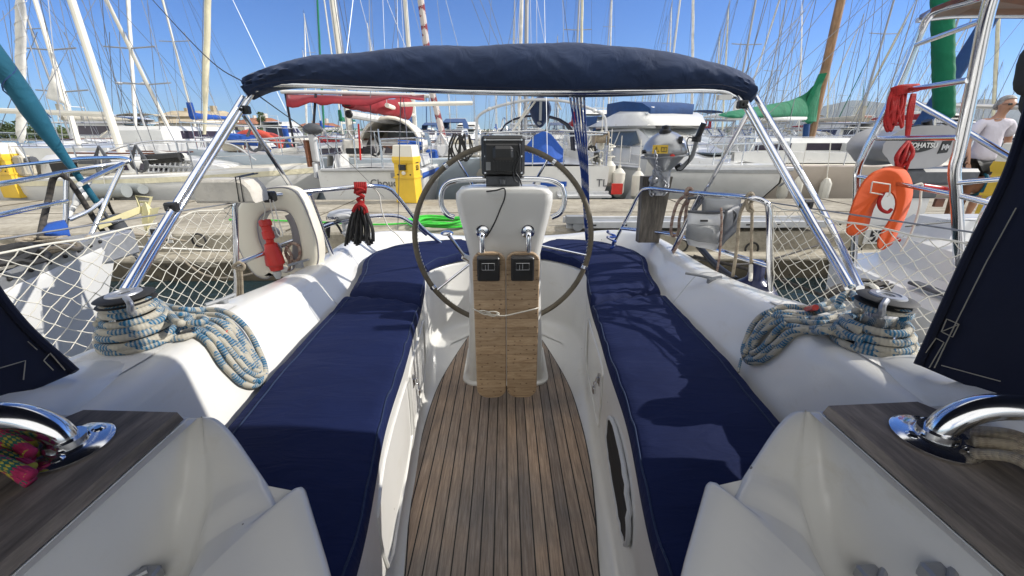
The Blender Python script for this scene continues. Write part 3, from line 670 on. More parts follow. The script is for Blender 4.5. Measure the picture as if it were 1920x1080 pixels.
# winches
for side, (px, py) in ((-1, (266, 640)), (1, (1632, 645))):
    c = PZ(px, py, -.568); w = MB(); w.lathe([(.078, 0), (.078, .02), (.070, .026), (.0, .03)], tr(c), 28); wo = w.build('winch_base', 'black', yacht)
    w = MB(); w.lathe([(.055, .026), (.055, .036), (.042, .05), (.038, .09), (.046, .118), (0, .12)], tr(c), 28); w.build('winch_drum', 'chrome', wo)
    w = MB(); tilt_m = tr(c+V((0, 0, .12))) @ rotm('Y', side*3)
    w.lathe([(.045, 0), (.062, .004), (.069, .007), (.064, .010), (.046, .012), (.046, .018), (.064, .020), (.069, .023), (.062, .027), (.045, .030), (0, .030)], tilt_m, 28); w.build('winch_jaws', 'blackr', wo)
    w = MB(); w.lathe([(.042, .030), (.040, .034), (.028, .036), (.026, .033), (.015, .033), (.014, .026), (0, .026)], tilt_m, 24); w.tube(catmull([c+V((-side*.035, -.035, .152)), c+V((-side*.055, -.05, .140)), c+V((-side*.052, -.052, .118)), c+V((-side*.045, -.03, .105))], 6), .008, 8); w.build('winch_cap', 'wheelgrey', wo)
# small cleats on the coamings
for pl_ in ([(1285,512),(1310,516),(1335,522),(1352,519)], [(385,572),(415,562),(440,552)], [(540,498),(560,492),(580,486)]):
    z = -.655 if pl_[0][0] > 600 else (-.60 if pl_[0][0] < 500 else -.66)
    m = MB(); p = [PZ(a, b, z+.022) for a, b in pl_]; m.tube(p, .007, 8); q = p[len(p)//2]; m.box(q-V((.018, .012, .03)), q+V((.018, .012, 0)), bev=.003); m.build('deck_cleat', 'grey', yacht)
# ---- sprayhood over the companionway
eR = [PZ(1722, 684, -.505), V((1.06,.88,-.28)), V((1.165,.957,-.045)), V((1.18,1.02,.2)), V((1.05,1.08,.42)), V((.6,1.12,.52)), V((0,1.13,.54))]
eL = [PZ(140, 697, -.505), V((-1.08,.83,-.38)), V((-1.17,.88,-.24)), V((-1.25,.95,0)), V((-1.2,1.0,.22)), V((-1.05,1.08,.42)), V((-.6,1.12,.52))]
arch = catmull(eR+[p for p in reversed(eL)], 8)
R = []; RW = []
for i, p in enumerate(arch):
    ci = cos(pi*i/(len(arch)-1)); f = V((ci*1.22, -.25, max(-.52, p.z-.05))); g = V((ci*1.0, -1.1, max(-.52, p.z*.5-.15)))
    mid = p.lerp(f, .5)+V((.04*(1 if p.x > 0 else -1)*(1-abs(p.z)), 0, .01)); R.append([p, p.lerp(mid, .12), mid, f]); RW.append([f, f.lerp(g, .5), g])
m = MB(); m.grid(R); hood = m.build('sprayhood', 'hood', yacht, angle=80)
sd = hood.modifiers.new('t', 'SOLIDIFY'); sd.thickness = .006
m = MB(); m.grid(RW); m.build('hood_window', 'clearh', hood, angle=80)
m = MB(); m.box((-1.2, -2.6, -.56), (1.2, -.62, -.50), bev=.04); m.build('coachroof', 'gel', yacht)
m = MB(); m.tube(arch, .009, 8); m.build('hood_edge', 'hood', hood)
bv = BVHTree.FromPolygons([V(v.co) for v in hood.data.vertices], [tuple(p.vertices) for p in hood.data.polygons])
def onhood(px, py):
    d = ray(px, py).normalized(); h = bv.ray_cast(V((0, 0, 0)), d); return (h[0]-d*.006) if h[0] else None
def stitch(paths, rr=.0011):
    mm = MB()
    for pth in paths:
        q = [onhood(a, b) for a, b in pth]; q = [x for x in q if x]
        if len(q) > 1:
            qq = []
            for i in range(len(q)-1): qq += [q[i].lerp(q[i+1], s/5) for s in range(5)]
            qq.append(q[-1]); mm.tube(qq, rr, 4)
    if mm.v: mm.build('seam_stitching', 'beigecloth', hood)
stitch([[(1752,690),(1790,610),(1850,490),(1905,390)], [(1765,622),(1775,598),(1798,608),(1786,632),(1765,622),(1798,608)], [(1728,672),(1755,634),(1770,642),(1742,690)], [(1765,685),(1820,700),(1876,715)]])
stitch([[(52,640),(68,624),(86,642),(70,656),(52,640),(86,642)], [(82,676),(94,662),(122,694)], [(82,676),(100,694)], [(0,690),(48,676),(44,712)]])
# ================================================================ CUSHIONS
def cushion(i0, i1, side, name, label, seedv, th=.058):
    R = []; K = i1-i0; idx = [i0+(i1-i0)*k/72 for k in range(73)]
    def at(L, f):
        a = int(f); s = f-a; a2 = min(a+1, len(L)-1); return L[a].lerp(L[a2], s)
    for j, f in enumerate(idx):
        a = at(dense[2], f); b = at(dense[3], f); d = (b-a); a = a-d.normalized()*.008; b = b-d.normalized()*.012
        e = min(j/3, (72-j)/3, 1); h = th*(.25+.75*sqrt(max(0, 1-(1-e)**2))); ring = []
        prof = [(0, 0), (-.004, .35), (0, .72), (.012, .92), (.035, 1.0)]+[(.035+(.93)*k/14, 1.0) for k in range(1, 14)]+[(.975, .96), (.995, .7), (1, 0)]
        for (u, t) in prof:
            p = a.lerp(b, u); z = ZS+.006+h*t
            if t > .9:
                w = mn.noise(V((p.x*3+seedv, p.y*11, 2)))*.006+mn.noise(V((p.x*9+seedv, p.y*30, 5)))*.0012
                puff = .012*sin(pi*min(1, max(0, u))); edge = .006*sin(p.y*37+mn.noise(p*6)*3)*(1-min(1, u*5)) if u < .2 else 0
                near = max(0, 1-j/9) if i0 > 30 else max(0, 1-(72-j)/9)
                z += w+puff+edge+near*.006*sin(p.x*70+seedv)+.0045*max(0, 1-abs(p.y-1.75)/.35)*sin(p.y*85+p.x*14+2*mn.noise(p*5))*sin(pi*u)
            ring.append(V((side*p.x, p.y, z)))
        R.append(ring)
    m = MB(); m.grid(R); m.add(R[0], [tuple(range(len(R[0])))]); m.add(R[-1], [tuple(range(len(R[-1])-1, -1, -1))])
    o = m.build(name, 'cush', None, angle=50); tag(o, label, 'cushion', 'navy cockpit cushions')
    m = MB()
    for q in (3, -4):
        m.tube([r[q]+V((0, 0, .001)) for r in R[2:-2]], .0028, 5)
    m.build('piping', 'navy', o); return o
cushion(6, 42.6, -1, 'bench_cushion', 'long navy seat cushion lying on the left bench, sunlit at its far end', 1.3)
cushion(6, 42.6, 1, 'bench_cushion', 'long navy seat cushion lying on the right bench above the oval port light', 5.1)
cushion(43, 78.5, -1, 'bench_cushion', 'curved navy cushion at the stern left of the steering wheel', 9.4)
cushion(43, 77.5, 1, 'bench_cushion', 'curved navy cushion at the stern right of the steering wheel', 14.2)
# ================================================================ WINCH ROPES
def strand(m, pts, r=.0100, k=8, n=10):
    m.tube(catmull(pts, k), r, n)
def lz(px, py, off=0):     # left coaming top / inner face height
    x = px
    if x < 395: z = -.552
    else: z = -.552-min(.21, (x-395)*.0022)
    return z+off
def coam_hit(px, py, off, side):
    d = ray(px, py).normalized(); h = bvdeck.ray_cast(V((0, 0, 0)), d)
    return h[0]-d*off*1.3 if h[0] else None
dk = deck.data; bvdeck = BVHTree.FromPolygons([V(v.co) for v in dk.vertices], [tuple(p.vertices) for p in dk.polygons])
def l2(loc): return [(180+a/4.909, 520+b/4.909) for a, b in loc]
def r2(loc): return [(1360+a/4.909, 500+b/4.909) for a, b in loc]
mr = MB(); rng = random.Random(3)
Lc = PZ(266, 640, -.568)
LS = [([(560,215),(650,262),(850,300),(1100,300),(1250,350),(1390,480),(1480,640),(1540,780),(1555,900),(1490,965)], 3),
      ([(560,330),(700,340),(900,345),(1120,350),(1230,410),(1330,540),(1430,680),(1500,800),(1510,890)], 2),
      ([(640,400),(820,430),(960,400),(1120,400),(1250,470),(1300,560),(1360,650),(1420,740),(1470,830),(1490,900)], 2),
      ([(100,575),(250,585),(450,590),(620,588),(760,560),(900,525),(1000,570),(1070,650),(1150,780),(1250,890),(1340,970),(1430,1000),(1500,985),(1540,950)], 1),
      ([(95,520),(300,548),(550,560),(780,520),(930,480),(1040,530),(1140,640),(1230,760),(1320,870),(1400,940),(1480,950)], 2),
      ([(90,460),(260,500),(480,520),(740,485),(900,450),(1040,470),(1140,560),(1230,670),(1320,780),(1400,870),(1480,900),(1560,890)], 3),
      ([(110,405),(280,450),(500,470),(700,440),(880,415),(1040,430),(1160,510),(1240,600),(1330,720),(1420,830),(1500,870)], 4),
      ([(105,350),(300,385),(480,390),(650,400),(820,395),(1000,385),(1150,420),(1280,520),(1400,680),(1500,840)], 5), ([(90,540),(300,570),(600,575),(830,545),(960,500),(1080,560),(1200,720),(1330,880),(1460,960)], 3), ([(1300,560),(1340,640),(1390,720),(1430,790),(1460,850)], 4), ([(1140,400),(1220,500),(1310,640),(1390,760),(1450,840)], 5)]
for loc, lay in LS:
    pts = []
    for (px, py) in catmull([(a, b, 0) for a, b in l2(loc)], 2) and [(p.x, p.y) for p in catmull([(a, b, 0) for a, b in l2(loc)], 2)]:
        h = coam_hit(px, py, .010+.006*lay, -1)
        if h is None or px < 265: h = PZ(px, py, -.548+.004*lay)
        pts.append(h)
    # tie into the winch at its left end
    if pts[0].x < -.98 or loc[0][0] < 600:
        pts = [p for p in pts]
    strand(mr, pts, .0096, 4)
for j, zz in enumerate((.004, .024, .044, .062, .078, .095, .111)):
    rr = (.086, .088, .082, .074, .062, .058, .055)[j]; a0 = rng.random()*6
    mr.tube([Lc+V((rr*cos(a0+t*.28), rr*sin(a0+t*.28), zz+.0024*t*.28)) for t in range(24)], .0105, 10)
strand(mr, [PZ(a, b, -.50) for a, b in l2([(430,215),(500,195),(600,260),(680,340),(740,405),(790,425)])], .0105)
strand(mr, [PZ(a, b, -.525) for a, b in l2([(820,430),(860,390),(940,370),(1000,380),(985,410),(900,425),(850,430)])], .0105)
o = mr.build('coiled_rope', 'ropeL', None, angle=180); tag(o, 'cream and blue rope coil wrapped on the left winch and hanging over the coaming', 'rope', 'rope coils on the cockpit winches')
m = MB(); q = [(lambda h: h)(coam_hit(a, b, .036, -1) or PZ(a, b, -.5)) for a, b in l2([(1195,490),(1255,550)])]; m.tube(q, .0095, 10); m.build('whipping', 'red', o)
mr = MB(); Rc = PZ(1632, 645, -.568)
RSt = [([(1100,250),(1000,300),(900,350),(780,380),(640,370),(520,370),(420,410),(320,460),(240,560),(190,680),(165,770),(180,830)], 3),
       ([(1080,360),(900,400),(740,440),(600,430),(480,430),(380,500),(300,590),(230,680),(185,770)], 2),
       ([(1440,350),(1250,400),(1050,450),(860,480),(680,465),(560,450),(440,500),(350,590),(290,680),(240,760),(190,820)], 2),
       ([(1470,410),(1300,450),(1050,500),(850,520),(650,500),(520,500),(400,560),(300,650),(230,720)], 3),
       ([(1480,480),(1330,500),(1150,540),(950,555),(780,570),(640,550),(540,560),(450,640),(380,720),(300,790),(220,840)], 2),
       ([(1470,540),(1330,560),(1150,580),(950,570),(800,590),(680,600),(600,640),(520,720),(420,810),(320,870),(220,880),(180,840)], 1),
       ([(1500,480),(1530,560),(1500,630),(1400,670),(1250,660),(1100,640),(980,600),(800,600),(700,580)], 2),
       ([(1460,380),(1250,420),(1000,470),(800,490),(600,475),(450,460),(340,540),(260,640),(200,760)], 4), ([(1490,520),(1300,545),(1100,560),(900,585),(720,580),(600,600),(500,680),(400,760),(280,850),(200,850)], 3), ([(560,520),(470,590),(400,680),(320,760),(240,800)], 4), ([(420,430),(340,520),(270,620),(220,720),(180,800)], 4)]
for loc, lay in RSt:
    pts = []
    for p in catmull([(a, b, 0) for a, b in r2(loc)], 2):
        px, py = p.x, p.y; h = coam_hit(px, py, .010+.006*lay, 1)
        if h is None or px > 1530: h = PZ(px, py, -.55+.005*lay)
        pts.append(h)
    strand(mr, pts, .0096, 4)
for j, zz in enumerate((.002, .022, .042, .060, .108)):
    rr = (.090, .086, .078, .066, .056)[j]; a0 = 2+rng.random()*6
    mr.tube([Rc+V((rr*cos(a0+t*.28), rr*sin(a0+t*.28), zz+.0024*t*.28)) for t in range(24)], .0105, 10)
strand(mr, [PZ(a, b, z) for a, b, z in [(1604,560,-.50),(1596,548,-.5),(1580,556,-.51),(1572,568,-.53)]], .0105)
strand(mr, [PZ(1390,672,-.74), PZ(1388,680,-.75), PZ(1384,698,-.77)], .0045)
strand(mr, [PZ(1668,610,-.55), PZ(1690,640,-.56), PZ(1716,665,-.57), PZ(1735,690,-.57)], .0105)
o = mr.build('coiled_rope', 'ropeL', None, angle=180); tag(o, 'cream and blue rope coil on the right winch drooping over the shaded coaming', 'rope', 'rope coils on the cockpit winches')
m = MB(); q = [(coam_hit(a, b, .030, 1) or PZ(a, b, -.52)) for a, b in r2([(755,392),(830,375)])]; m.tube(q, .0095, 10); m.build('whipping', 'red', o)
# rope bunches behind the grab rails
def bunch(name, matk, label, px, z, side, rows):
    m = MB(); rg = random.Random(rows)
    for k in range(rows):
        a = PZ(px[0][0], px[0][1]+k*px[2], z+.012*(k % 3)); b = PZ(px[1][0], px[1][1]+k*px[2]*1.15, z+.012*((k+1) % 3))
        mid = a.lerp(b, .5)+V((0, .01*rg.random(), .02)); m.tube(catmull([a, mid, b], 8), .0085, 10)
    return tag(m.build(name, matk, None, angle=180), label, 'rope')
bunch('rope_bunch', 'ropeP', 'pink, yellow and green rope bunch under the left chrome grab rail', [(-60, 824), (58, 836), 12], -.485, -1, 6)
bunch('rope_bunch', 'ropeB', 'thick beige rope bunch under the right chrome grab rail', [(1824, 806), (2010, 884), 11], -.492, 1, 5)
# ================================================================ NETS (lashed to the lifelines)
def net(name, label, A, B, Cc, Dd, nu, nv, ext=None):
    # A top-aft, B top-fore, C bottom-fore, D bottom-aft ; diamonds
    m = MB(); rg = random.Random(nu)
    def S(u, v):
        t = A.lerp(B, u); b = Dd.lerp(Cc, u); p = t.lerp(b, v); sag = sin(pi*u)*.03*(1-v)
        p = p+V((0, 0, -sag)); p += V((mn.noise(V((u*13, v*9, 1)))*.013, mn.noise(V((u*11, v*7, 5)))*.014, mn.noise(V((u*12, v*8, 9)))*.014))
        return p
    g = {}
    for i in range(2*nu+1):
        for j in range(2*nv+1): g[i, j] = S(i/(2*nu), j/(2*nv))
    for i in range(2*nu):
        for j in range(2*nv):
            if (i+j) % 2 == 0: m.tube([g[i, j], g[i, j].lerp(g[i+1, j+1], .5)+V((rg.gauss(0, .0015), 0, -.002)), g[i+1, j+1]], .0017, 4, caps=False)
            else: m.tube([g[i+1, j], g[i+1, j].lerp(g[i, j+1], .5)+V((rg.gauss(0, .0015), 0, -.002)), g[i, j+1]], .0017, 4, caps=False)
    for i in range(0, 2*nu+1):
        for j in range(0, 2*nv+1):
            if (i+j) % 2 == 0: m.ell(g[i, j], (.0028, .0028, .0028), 5, 3)
    m.tube([g[i, 0] for i in range(2*nu+1)], .0034, 6); m.tube([g[i, 2*nv] for i in range(2*nu+1)], .0028, 6)
    m.tube([g[0, j]+V((0, 0, 0)) for j in range(2*nv+1)], .003, 6)
    return tag(m.build(name, 'net', None, angle=180), label, 'net', 'safety nets along the guard rails')
net('safety_net', 'white knotted safety net on the left guard rail beside the horseshoe lifebuoy', PY(437,384,1.92), V((-1.56,.35,-.26)), V((-1.62,.35,-.74)), PY(440,566,1.92), 25, 8)
net('safety_net', 'white knotted safety net on the right guard rail in front of the concrete quay', PY(1449,384,1.92), V((1.60,.35,-.26)), V((1.62,.35,-.74)), PY(1450,570,1.92), 25, 8)
tubes('lifeline', [[PY(440,380,1.92), V((-1.55,.35,-.25))]], .003, 'wire'); tubes('lifeline', [[PY(1446,380,1.92), V((1.59,.35,-.25))]], .003, 'wire')
# ================================================================ THINGS ON THE PUSHPIT
def horseshoe(T, depth, mt, matin, name, label, cat, out, inn, bevel=.02, group=None):
    """out/inn: local XZ outlines (open at bottom) traced once round the shape"""
    ol = catmull([(a, 0, b) for a, b in out], 5, True); o = [(p.x, p.z) for p in ol]
    return o
# white horseshoe lifebuoy
def ring_shape(outline, hole, y0, th, M4, bev):
    """ring body between two closed outlines with equal point counts"""
    m = MB(); n = len(outline)
    def pt(p, y): return M4 @ V((p[0], y, p[1]))
    def inset(o, k, sgn):
        r = []
        for i in range(n):
            a = V(o[i-1]); c = V(o[(i+1) % n]); d = (c-a).normalized(); nn = V((d.y, -d.x))*sgn; r.append((o[i][0]-nn.x*k, o[i][1]-nn.y*k))
        return r
    rows = []
    for (o, sgn, seq) in ((outline, 1, [(bev, 0), (bev*.3, bev*.3), (0, bev), (0, th-bev), (bev*.3, th-bev*.3), (bev, th)]), (hole, -1, [(bev, th), (bev*.3, th-bev*.3), (0, th-bev), (0, bev), (bev*.3, bev*.3), (bev, 0)])):
        for k, y in seq: rows.append([pt(p, y0+y) for p in inset(o, k, sgn)])
    m.grid(rows, closed_u=True, closed_v=True); return m
def samp(pts, N):
    c = catmull([(a, 0, b) for a, b in pts], 10, True); L = [0]
    for i in range(1, len(c)+1): L.append(L[-1]+(c[i % len(c)]-c[i-1]).length)
    out = []; j = 0
    for k in range(N):
        t = L[-1]*k/N
        while L[j+1] < t: j += 1
        s = (t-L[j])/(L[j+1]-L[j]); p = c[j].lerp(c[(j+1) % len(c)], s); out.append((p.x, p.z))
    return out
Yb = 2.12
def loc2(px, py): p = PY(px, py, Yb); return (p.x, p.z)
outl = samp([loc2(*q) for q in [(520,352),(470,362),(445,385),(437,420),(445,465),(470,510),(495,524),(515,515),(560,520),(592,500),(594,460),(582,420),(565,380),(548,358)]], 90)
hole = samp([loc2(*q) for q in [(520,395),(496,399),(481,418),(484,450),(497,480),(507,505),(530,512),(548,505),(562,480),(560,450),(552,420),(540,400)]], 90)
m = ring_shape(outl, hole, 0, .12, tr((0, Yb, 0)), .02)
lb = m.build('horseshoe_lifebuoy', 'pvc', None, angle=50); tag(lb, 'cream horseshoe lifebuoy hanging on the left stern rail around a red light', 'lifebuoy')
m = MB(); a = [V((p[0], Yb+.05, p[1])) for p in hole]; c0 = sum(a, V((0, 0, 0)))/len(a); idx = [i for i, p in enumerate(a) if p.x > c0.x+.012]
m.tube([V((p.x, Yb+.06, p.z)) for p in catmull([(PY(540,402,Yb)), PY(552,425,Yb), PY(558,460,Yb), PY(556,500,Yb), PY(560,520, Yb)], 6)], .055, 8, flat=.4); m.build('inner_lining', 'pvcg', lb)
m = MB()
for o_ in (outl, hole): m.tube([V((p[0], Yb+.012, p[1])) for p in o_], .0035, 5, closed=True)
m.build('edge_piping', 'pvcg', lb)
# red floating light
def seg(a, b, prof, n=18):
    d = b-a; M4 = frame_to(a, d); L = d.length; mm = MB(); mm.lathe([(r, z*L) for r, z in prof], M4, n); return mm
A, B = PY(496,412,2.07), PY(521,512,2.05)
rl = seg(A, B, [(0,0),(.026,.0),(.030,.03),(.030,.10),(.024,.12),(.024,.2),(.028,.22),(.028,.34),(.020,.36),(.018,.42),(.030,.44),(.032,.50),(.044,.70),(.046,.82),(.034,.86),(.030,.94),(0,.95)]).build('floating_light', 'red', None)
tag(rl, 'red floating emergency light hanging upside down inside the cream lifebuoy', 'lifebuoy light')
seg(PY(519,508,2.05), PY(522,522,2.05), [(.020,0),(.020,.5),(.012,1),(0,1)]).build('lens', 'clear2', rl)
m = MB(); m.tube(catmull([PY(490,374,1.99), PY(497,392,2.0), PY(494,412,2.03)], 6), .003, 6); m.tube(catmull([PY(506,374,1.99), PY(510,400,2.0), PY(520,438,2.0), PY(530,440,2.0), PY(521,410,2.0), PY(512,376,2.0)], 6), .003, 6); m.build('lanyard', 'wirel', rl)
m = MB(); c = PY(514, 436, 2.14); m.lathe([(.0, 0), (.032, 0), (.032, .01), (.0, .01)], frame_to(c, (0, -1, 0)), 18)
for k in range(6): m.tube([c+V((.018*cos(k), -.012, .018*sin(k))), c+V((.018*cos(k), -.02, .018*sin(k)))], .004, 6)
m.tube(catmull([PY(520,455,2.1), PY(528,470,2.1), PY(522,490,2.1), PY(532,505,2.1)], 5), .006, 6); m.build('bracket', 'wheelgrey', rl)
m = MB(); c = PY(503, 367, 2.04); m.box(c-V((.018, .03, .03)), c+V((.03, .03, .02)), bev=.008); m.tube([c+V((-.03, -.01, .01)), c+V((.03, -.02, .012))], .012, 8); m.build('rail_clamp', 'black', lb)
# white foam block on the rail
a, b = PY(392, 376, 1.97), PY(488, 333, 1.97); w = b.x-a.x; h = b.z-a.z
o = [(0, 0), (w, 0), (w+.004, h*.45), (w*.97, h*.72), (w*.88, h*.95), (w*.75, h), (w*.12, h), (.02, h*.93), (0, h*.7)]
m = MB(); m.prism([(a.x+p[0], a.z+p[1]) for p in o], .13, tr((0, 1.88, 0)), bev=.012); fb = m.build('foam_block', 'foam', None); tag(fb, 'weathered white foam block strapped on top of the left stern rail', 'foam block')
m = MB()
for px in (448, 456):
    p = PY(px, 376, 1.875); q = PY(px-6, 333, 1.875); m.tube([p+V((0, .15, 0)), p+V((0, 0, -.004)), q+V((0, -.002, .002)), q+V((0, .14, .006))], .0032, 6)
m.build('strap', 'black', fb)
# pinkish rope tied on the left mid rail, and one on the corner post
m = MB(); yy = 2.15
m.tube(catmull([PY(a, b, yy) for a, b in [(536,478),(543,492),(541,510),(532,528)]], 8), .0085, 8)
m.tube(catmull([PY(a, b, yy-.03) for a, b in [(540,462),(536,475),(552,490),(562,480),(560,462),(548,456),(538,464)]], 6, True), .0085, 8); m.tube(catmull([PY(a, b, yy-.05) for a, b in [(536,462),(546,478),(544,495)]], 6), .008, 8)
tag(m.build('tied_rope', 'ropeW', None, angle=180), 'pinkish brown rope knotted on the left stern rail beside the red light', 'rope')
m = MB(); m.tube(catmull([PY(a, b, 1.88) for a, b in [(437,500),(448,492),(458,498),(454,506),(440,502)]], 6, True), .007, 8)
for k in (0, 1, 2): m.tube(catmull([PY(444+4*k, 500, 1.88), PY(446+4*k, 530, 1.88), PY(445+5*k, 566, 1.88)], 6), .0055, 8)
tag(m.build('tied_rope', 'ropeB', None, angle=180), 'beige rope hitched round the left corner post below the foam block', 'rope')
# antenna
c = PY(645, 404, 2.6); m = MB(); m.lathe([(0, 0), (.05, .0), (.098, .004), (.10, .016), (.085, .034), (.04, .046), (0, .048)], tr(c-V((0, 0, .01))), 24); an = m.build('satellite_antenna', 'lgrey', None); tag(an, 'white mushroom shaped antenna on a short stem at the left stern rail', 'antenna')
m = MB(); m.lathe([(.045, 0), (.022, -.03), (.02, -.09), (.03, -.10), (.012, -.13), (0, -.13)], tr(c-V((0, 0, .01))), 16); m.build('stem', 'lgrey', an)
text_obj('maker_mark', 'EURO', .03, c+V((-.035, -.10, .0)), FACE_US, 'navyf', an, .001)
m = MB(); m.tube(catmull([PY(604,428,2.62), PY(612,418,2.65), PY(630,420,2.62), PY(642,438,2.6)], 6), .007, 8); m.tube([PY(615,420,2.62), PY(614,445,2.62)], .016, 10); m.build('antenna_cable', 'blackr', an)
# black cable coil hung with red cord
m = MB(); yy = 2.5
for k in range(16):
    s = (k/15-.5)*2; a0 = PY(676, 382, yy); m.tube(catmull([a0+V((.012*s, .012*sin(k*2.3), 0)), PY(675+14*s, 400, yy+.02*sin(k*1.7)), PY(674+24*s+rng.random()*3, 430, yy+.04*sin(k*2.1)), PY(674+27*s, 456+5*cos(k), yy+.03*sin(k))], 6), .0075, 7)
cc = m.build('cable_coil', 'blackr', None, angle=180); tag(cc, 'bundle of black cable hung by red cord from the left stern rail', 'cable coil')
m = MB()
for k in range(6): a0 = 665+4*k; m.tube(catmull([PY(a0, 342, 2.46), PY(a0+1, 352, 2.44), PY(a0, 362, 2.46)], 4), .007, 6)
m.tube(catmull([PY(668,352,2.44), PY(683,356,2.43), PY(668,362,2.43), PY(682,368,2.44), PY(670,374,2.45), PY(681,380,2.45)], 5), .009, 6)
m.tube(catmull([PY(672,372,2.46), PY(672,388,2.47), PY(674,394,2.48)], 4), .005, 6); m.tube(catmull([PY(682,370,2.46), PY(682,392,2.47), PY(684,402,2.48)], 4), .005, 6)
m.tube(catmull([PY(662,396,2.45), PY(668,386,2.44), PY(676,383,2.44), PY(684,388,2.45), PY(688,398,2.46)], 4), .012, 6); m.build('red_cord', 'redrope', cc)
# white line hoop on left stern rail
tag(tubes('curved_line', [[PY(a, b, 2.55) for a, b in [(638,366),(652,352),(672,344),(690,346),(710,364),(716,395),(728,425),(745,440),(758,456)]]], .004, 'wirel', None, 6, 6), 'thin white line looped over the left stern rail above the antenna', 'line')
# -------- right side of the stern
# outboard motor on its wooden post
pc = PY(1213, 440, 2.72); pt = PY(1222, 340, 2.68)
m = MB(); R = []
for s in range(9):
    f = s/8; py = 452-f*122; w0 = PY(1192+f*9, py, 2.7); w1 = PY(1232+f*26, py, 2.7); R.append([w0, w0+V((.004, .02, 0)), w1+V((-.004, .02, 0)), w1, w1+V((-.004, -.045, 0)), w0+V((.004, -.045, 0))])
m.grid(R, closed_u=True, cap=True); wb = m.build('mounting_board', 'greywood', yacht, smooth=False)
eng = empty('outboard_motor', label='silver outboard motor with a yellow warning sticker chained above the grey wooden board', cat='outboard motor')
ec = PY(1247, 283, 2.62); ec2 = ec
def headfn(v):
    w = V(v); w.x *= 1-.10*max(0, v.z); w.z = w.z*(.85 if v.z > 0 else 1.0)
    if v.z < 0: f = 1-.45*(-v.z); w.x *= f; w.y *= f
    return w
m = MB(); m.ell(ec, (.135, .12, .135), 28, 18, fn=headfn); m.build('cowling', 'engine', eng)
m = MB(); R = []
for k in range(28):
    a = 2*pi*k/28; R.append(ec+V((.138*cos(a), .123*sin(a), -.03+.012*cos(a))))
m.tube(R, .006, 6, closed=True); m.build('cowl_seam', 'grey', eng)
m = MB(); m.lathe([(.0, 0), (.036, 0), (.036, .02), (.026, .026), (.024, .045), (0, .05)], tr(PY(1247, 251, 2.6)), 16); m.box(ec+V((.035, -.11, .045)), ec+V((.058, -.085, .085)), bev=.004); m.build('fuel_cap', 'black', eng)
a = PY(1238, 280, 2.495); s0 = frame_to(a, (-.05, -1, .12))
m = MB(); m.add([s0 @ V((x, y, 0)) for x, y in ((-.045, -.024), (.045, -.024), (.045, .024), (-.045, .024))], [(0, 1, 2, 3)]); st = m.build('warning_sticker', 'yellow', eng, smooth=False)
m = MB()
for tri in ([(-.036, -.014), (-.008, -.014), (-.022, .014)],): 
    q = [s0 @ V((x, y, .002)) for x, y in tri]; m.tube(q, .0018, 4, closed=True); m.tube([s0 @ V((-.022, -.002, .002)), s0 @ V((-.022, .007, .002))], .0014, 4); m.tube([s0 @ V((-.022, -.008, .002)), s0 @ V((-.022, -.0065, .002))], .0014, 4)
m.tube([s0 @ V(p) for p in ((.006, -.011, .002), (.022, -.013, .002), (.038, -.011, .002), (.038, .011, .002), (.022, .009, .002), (.006, .011, .002))], .0016, 4, closed=True); m.tube([s0 @ V((.022, -.012, .002)), s0 @ V((.022, .008, .002))], .0014, 4)
m.build('warning_symbol', 'black', st)
m = MB(); m.tube(catmull([PY(1272,318,2.6), PY(1285,308,2.58), PY(1297,294,2.56), PY(1303,276,2.54), PY(1306,262,2.52)], 8), .013, 10); hd = m.build('tiller_arm', 'grey', eng)
m = MB(); m.tube([PY(1305, 266, 2.52), PY(1307, 256, 2.52)], .026, 12); m.tube([PY(1307, 260, 2.52), PY(1320, 231, 2.5)], .017, 12); m.build('tiller_grip', 'black', hd)
m = MB(); m.tube(catmull([PY(1304, 262, 2.5), PY(1292, 258, 2.5), PY(1288, 270, 2.5), PY(1292, 288, 2.5), PY(1290, 305, 2.5), PY(1278, 319, 2.52), PY(1268, 318, 2.56)], 8), .0035, 6); m.tube([PY(1268, 316, 2.62), PY(1278, 310, 2.6)], .02, 8); m.tube(catmull([PY(1204, 285, 2.6), PY(1212, 284, 2.6)], 3), .012, 8); m.build('control_cable', 'black', eng)
m = MB(); m.box(ec+V((-.05, -.03, -.27)), ec+V((.05, .06, -.10)), bev=.02); m.tube([PY(1225, 330, 2.62), PY(1250, 332, 2.6)], .02, 8); m.tube([PY(1235, 345, 2.6), PY(1238, 325, 2.6)], .014, 8); m.ell(PY(1225, 337, 2.6), (.03, .03, .025), 10, 8); m.build('clamp_bracket', 'wheelgrey', eng)
m = MB(); m.ell(PY(1261, 293, 2.50), (.016, .008, .012), 10, 6); m.build('stop_button', 'red', eng)
# chain
m = MB()
def chain(m, pts, r=.014, w=.0032):
    c = catmull(pts, 12); L = 0; i = 0; last = c[0]; k = 0
    for p in c:
        if (p-last).length > r*1.35:
            d = (p-last).normalized(); M4 = frame_to((p+last)/2, d, (0, 1, 0)); ring = []
            for q in range(12):
                a = 2*pi*q/12; lx = cos(a)*r*.6; lz = sin(a)*r*1.05; ring.append(M4 @ (V((lx, 0, lz)) if k % 2 else V((0, lx, lz))))
            m.tube(ring, w, 5, closed=True); last = p; k += 1
chain(m, [PY(1228, 283, 2.46), PY(1230, 300, 2.45), PY(1229, 320, 2.5), PY(1222, 345, 2.6)]); chain(m, [PY(1232, 310, 2.5), PY(1240, 325, 2.55), PY(1246, 345, 2.58), PY(1250, 362, 2.55)])
chain(m, [PY(1246, 340, 2.6), PY(1252, 350, 2.58), PY(1244, 366, 2.56), PY(1238, 350, 2.6)]); chain(m, [PY(1219, 345, 2.62), PY(1218, 358, 2.6), PY(1224, 368, 2.58)])
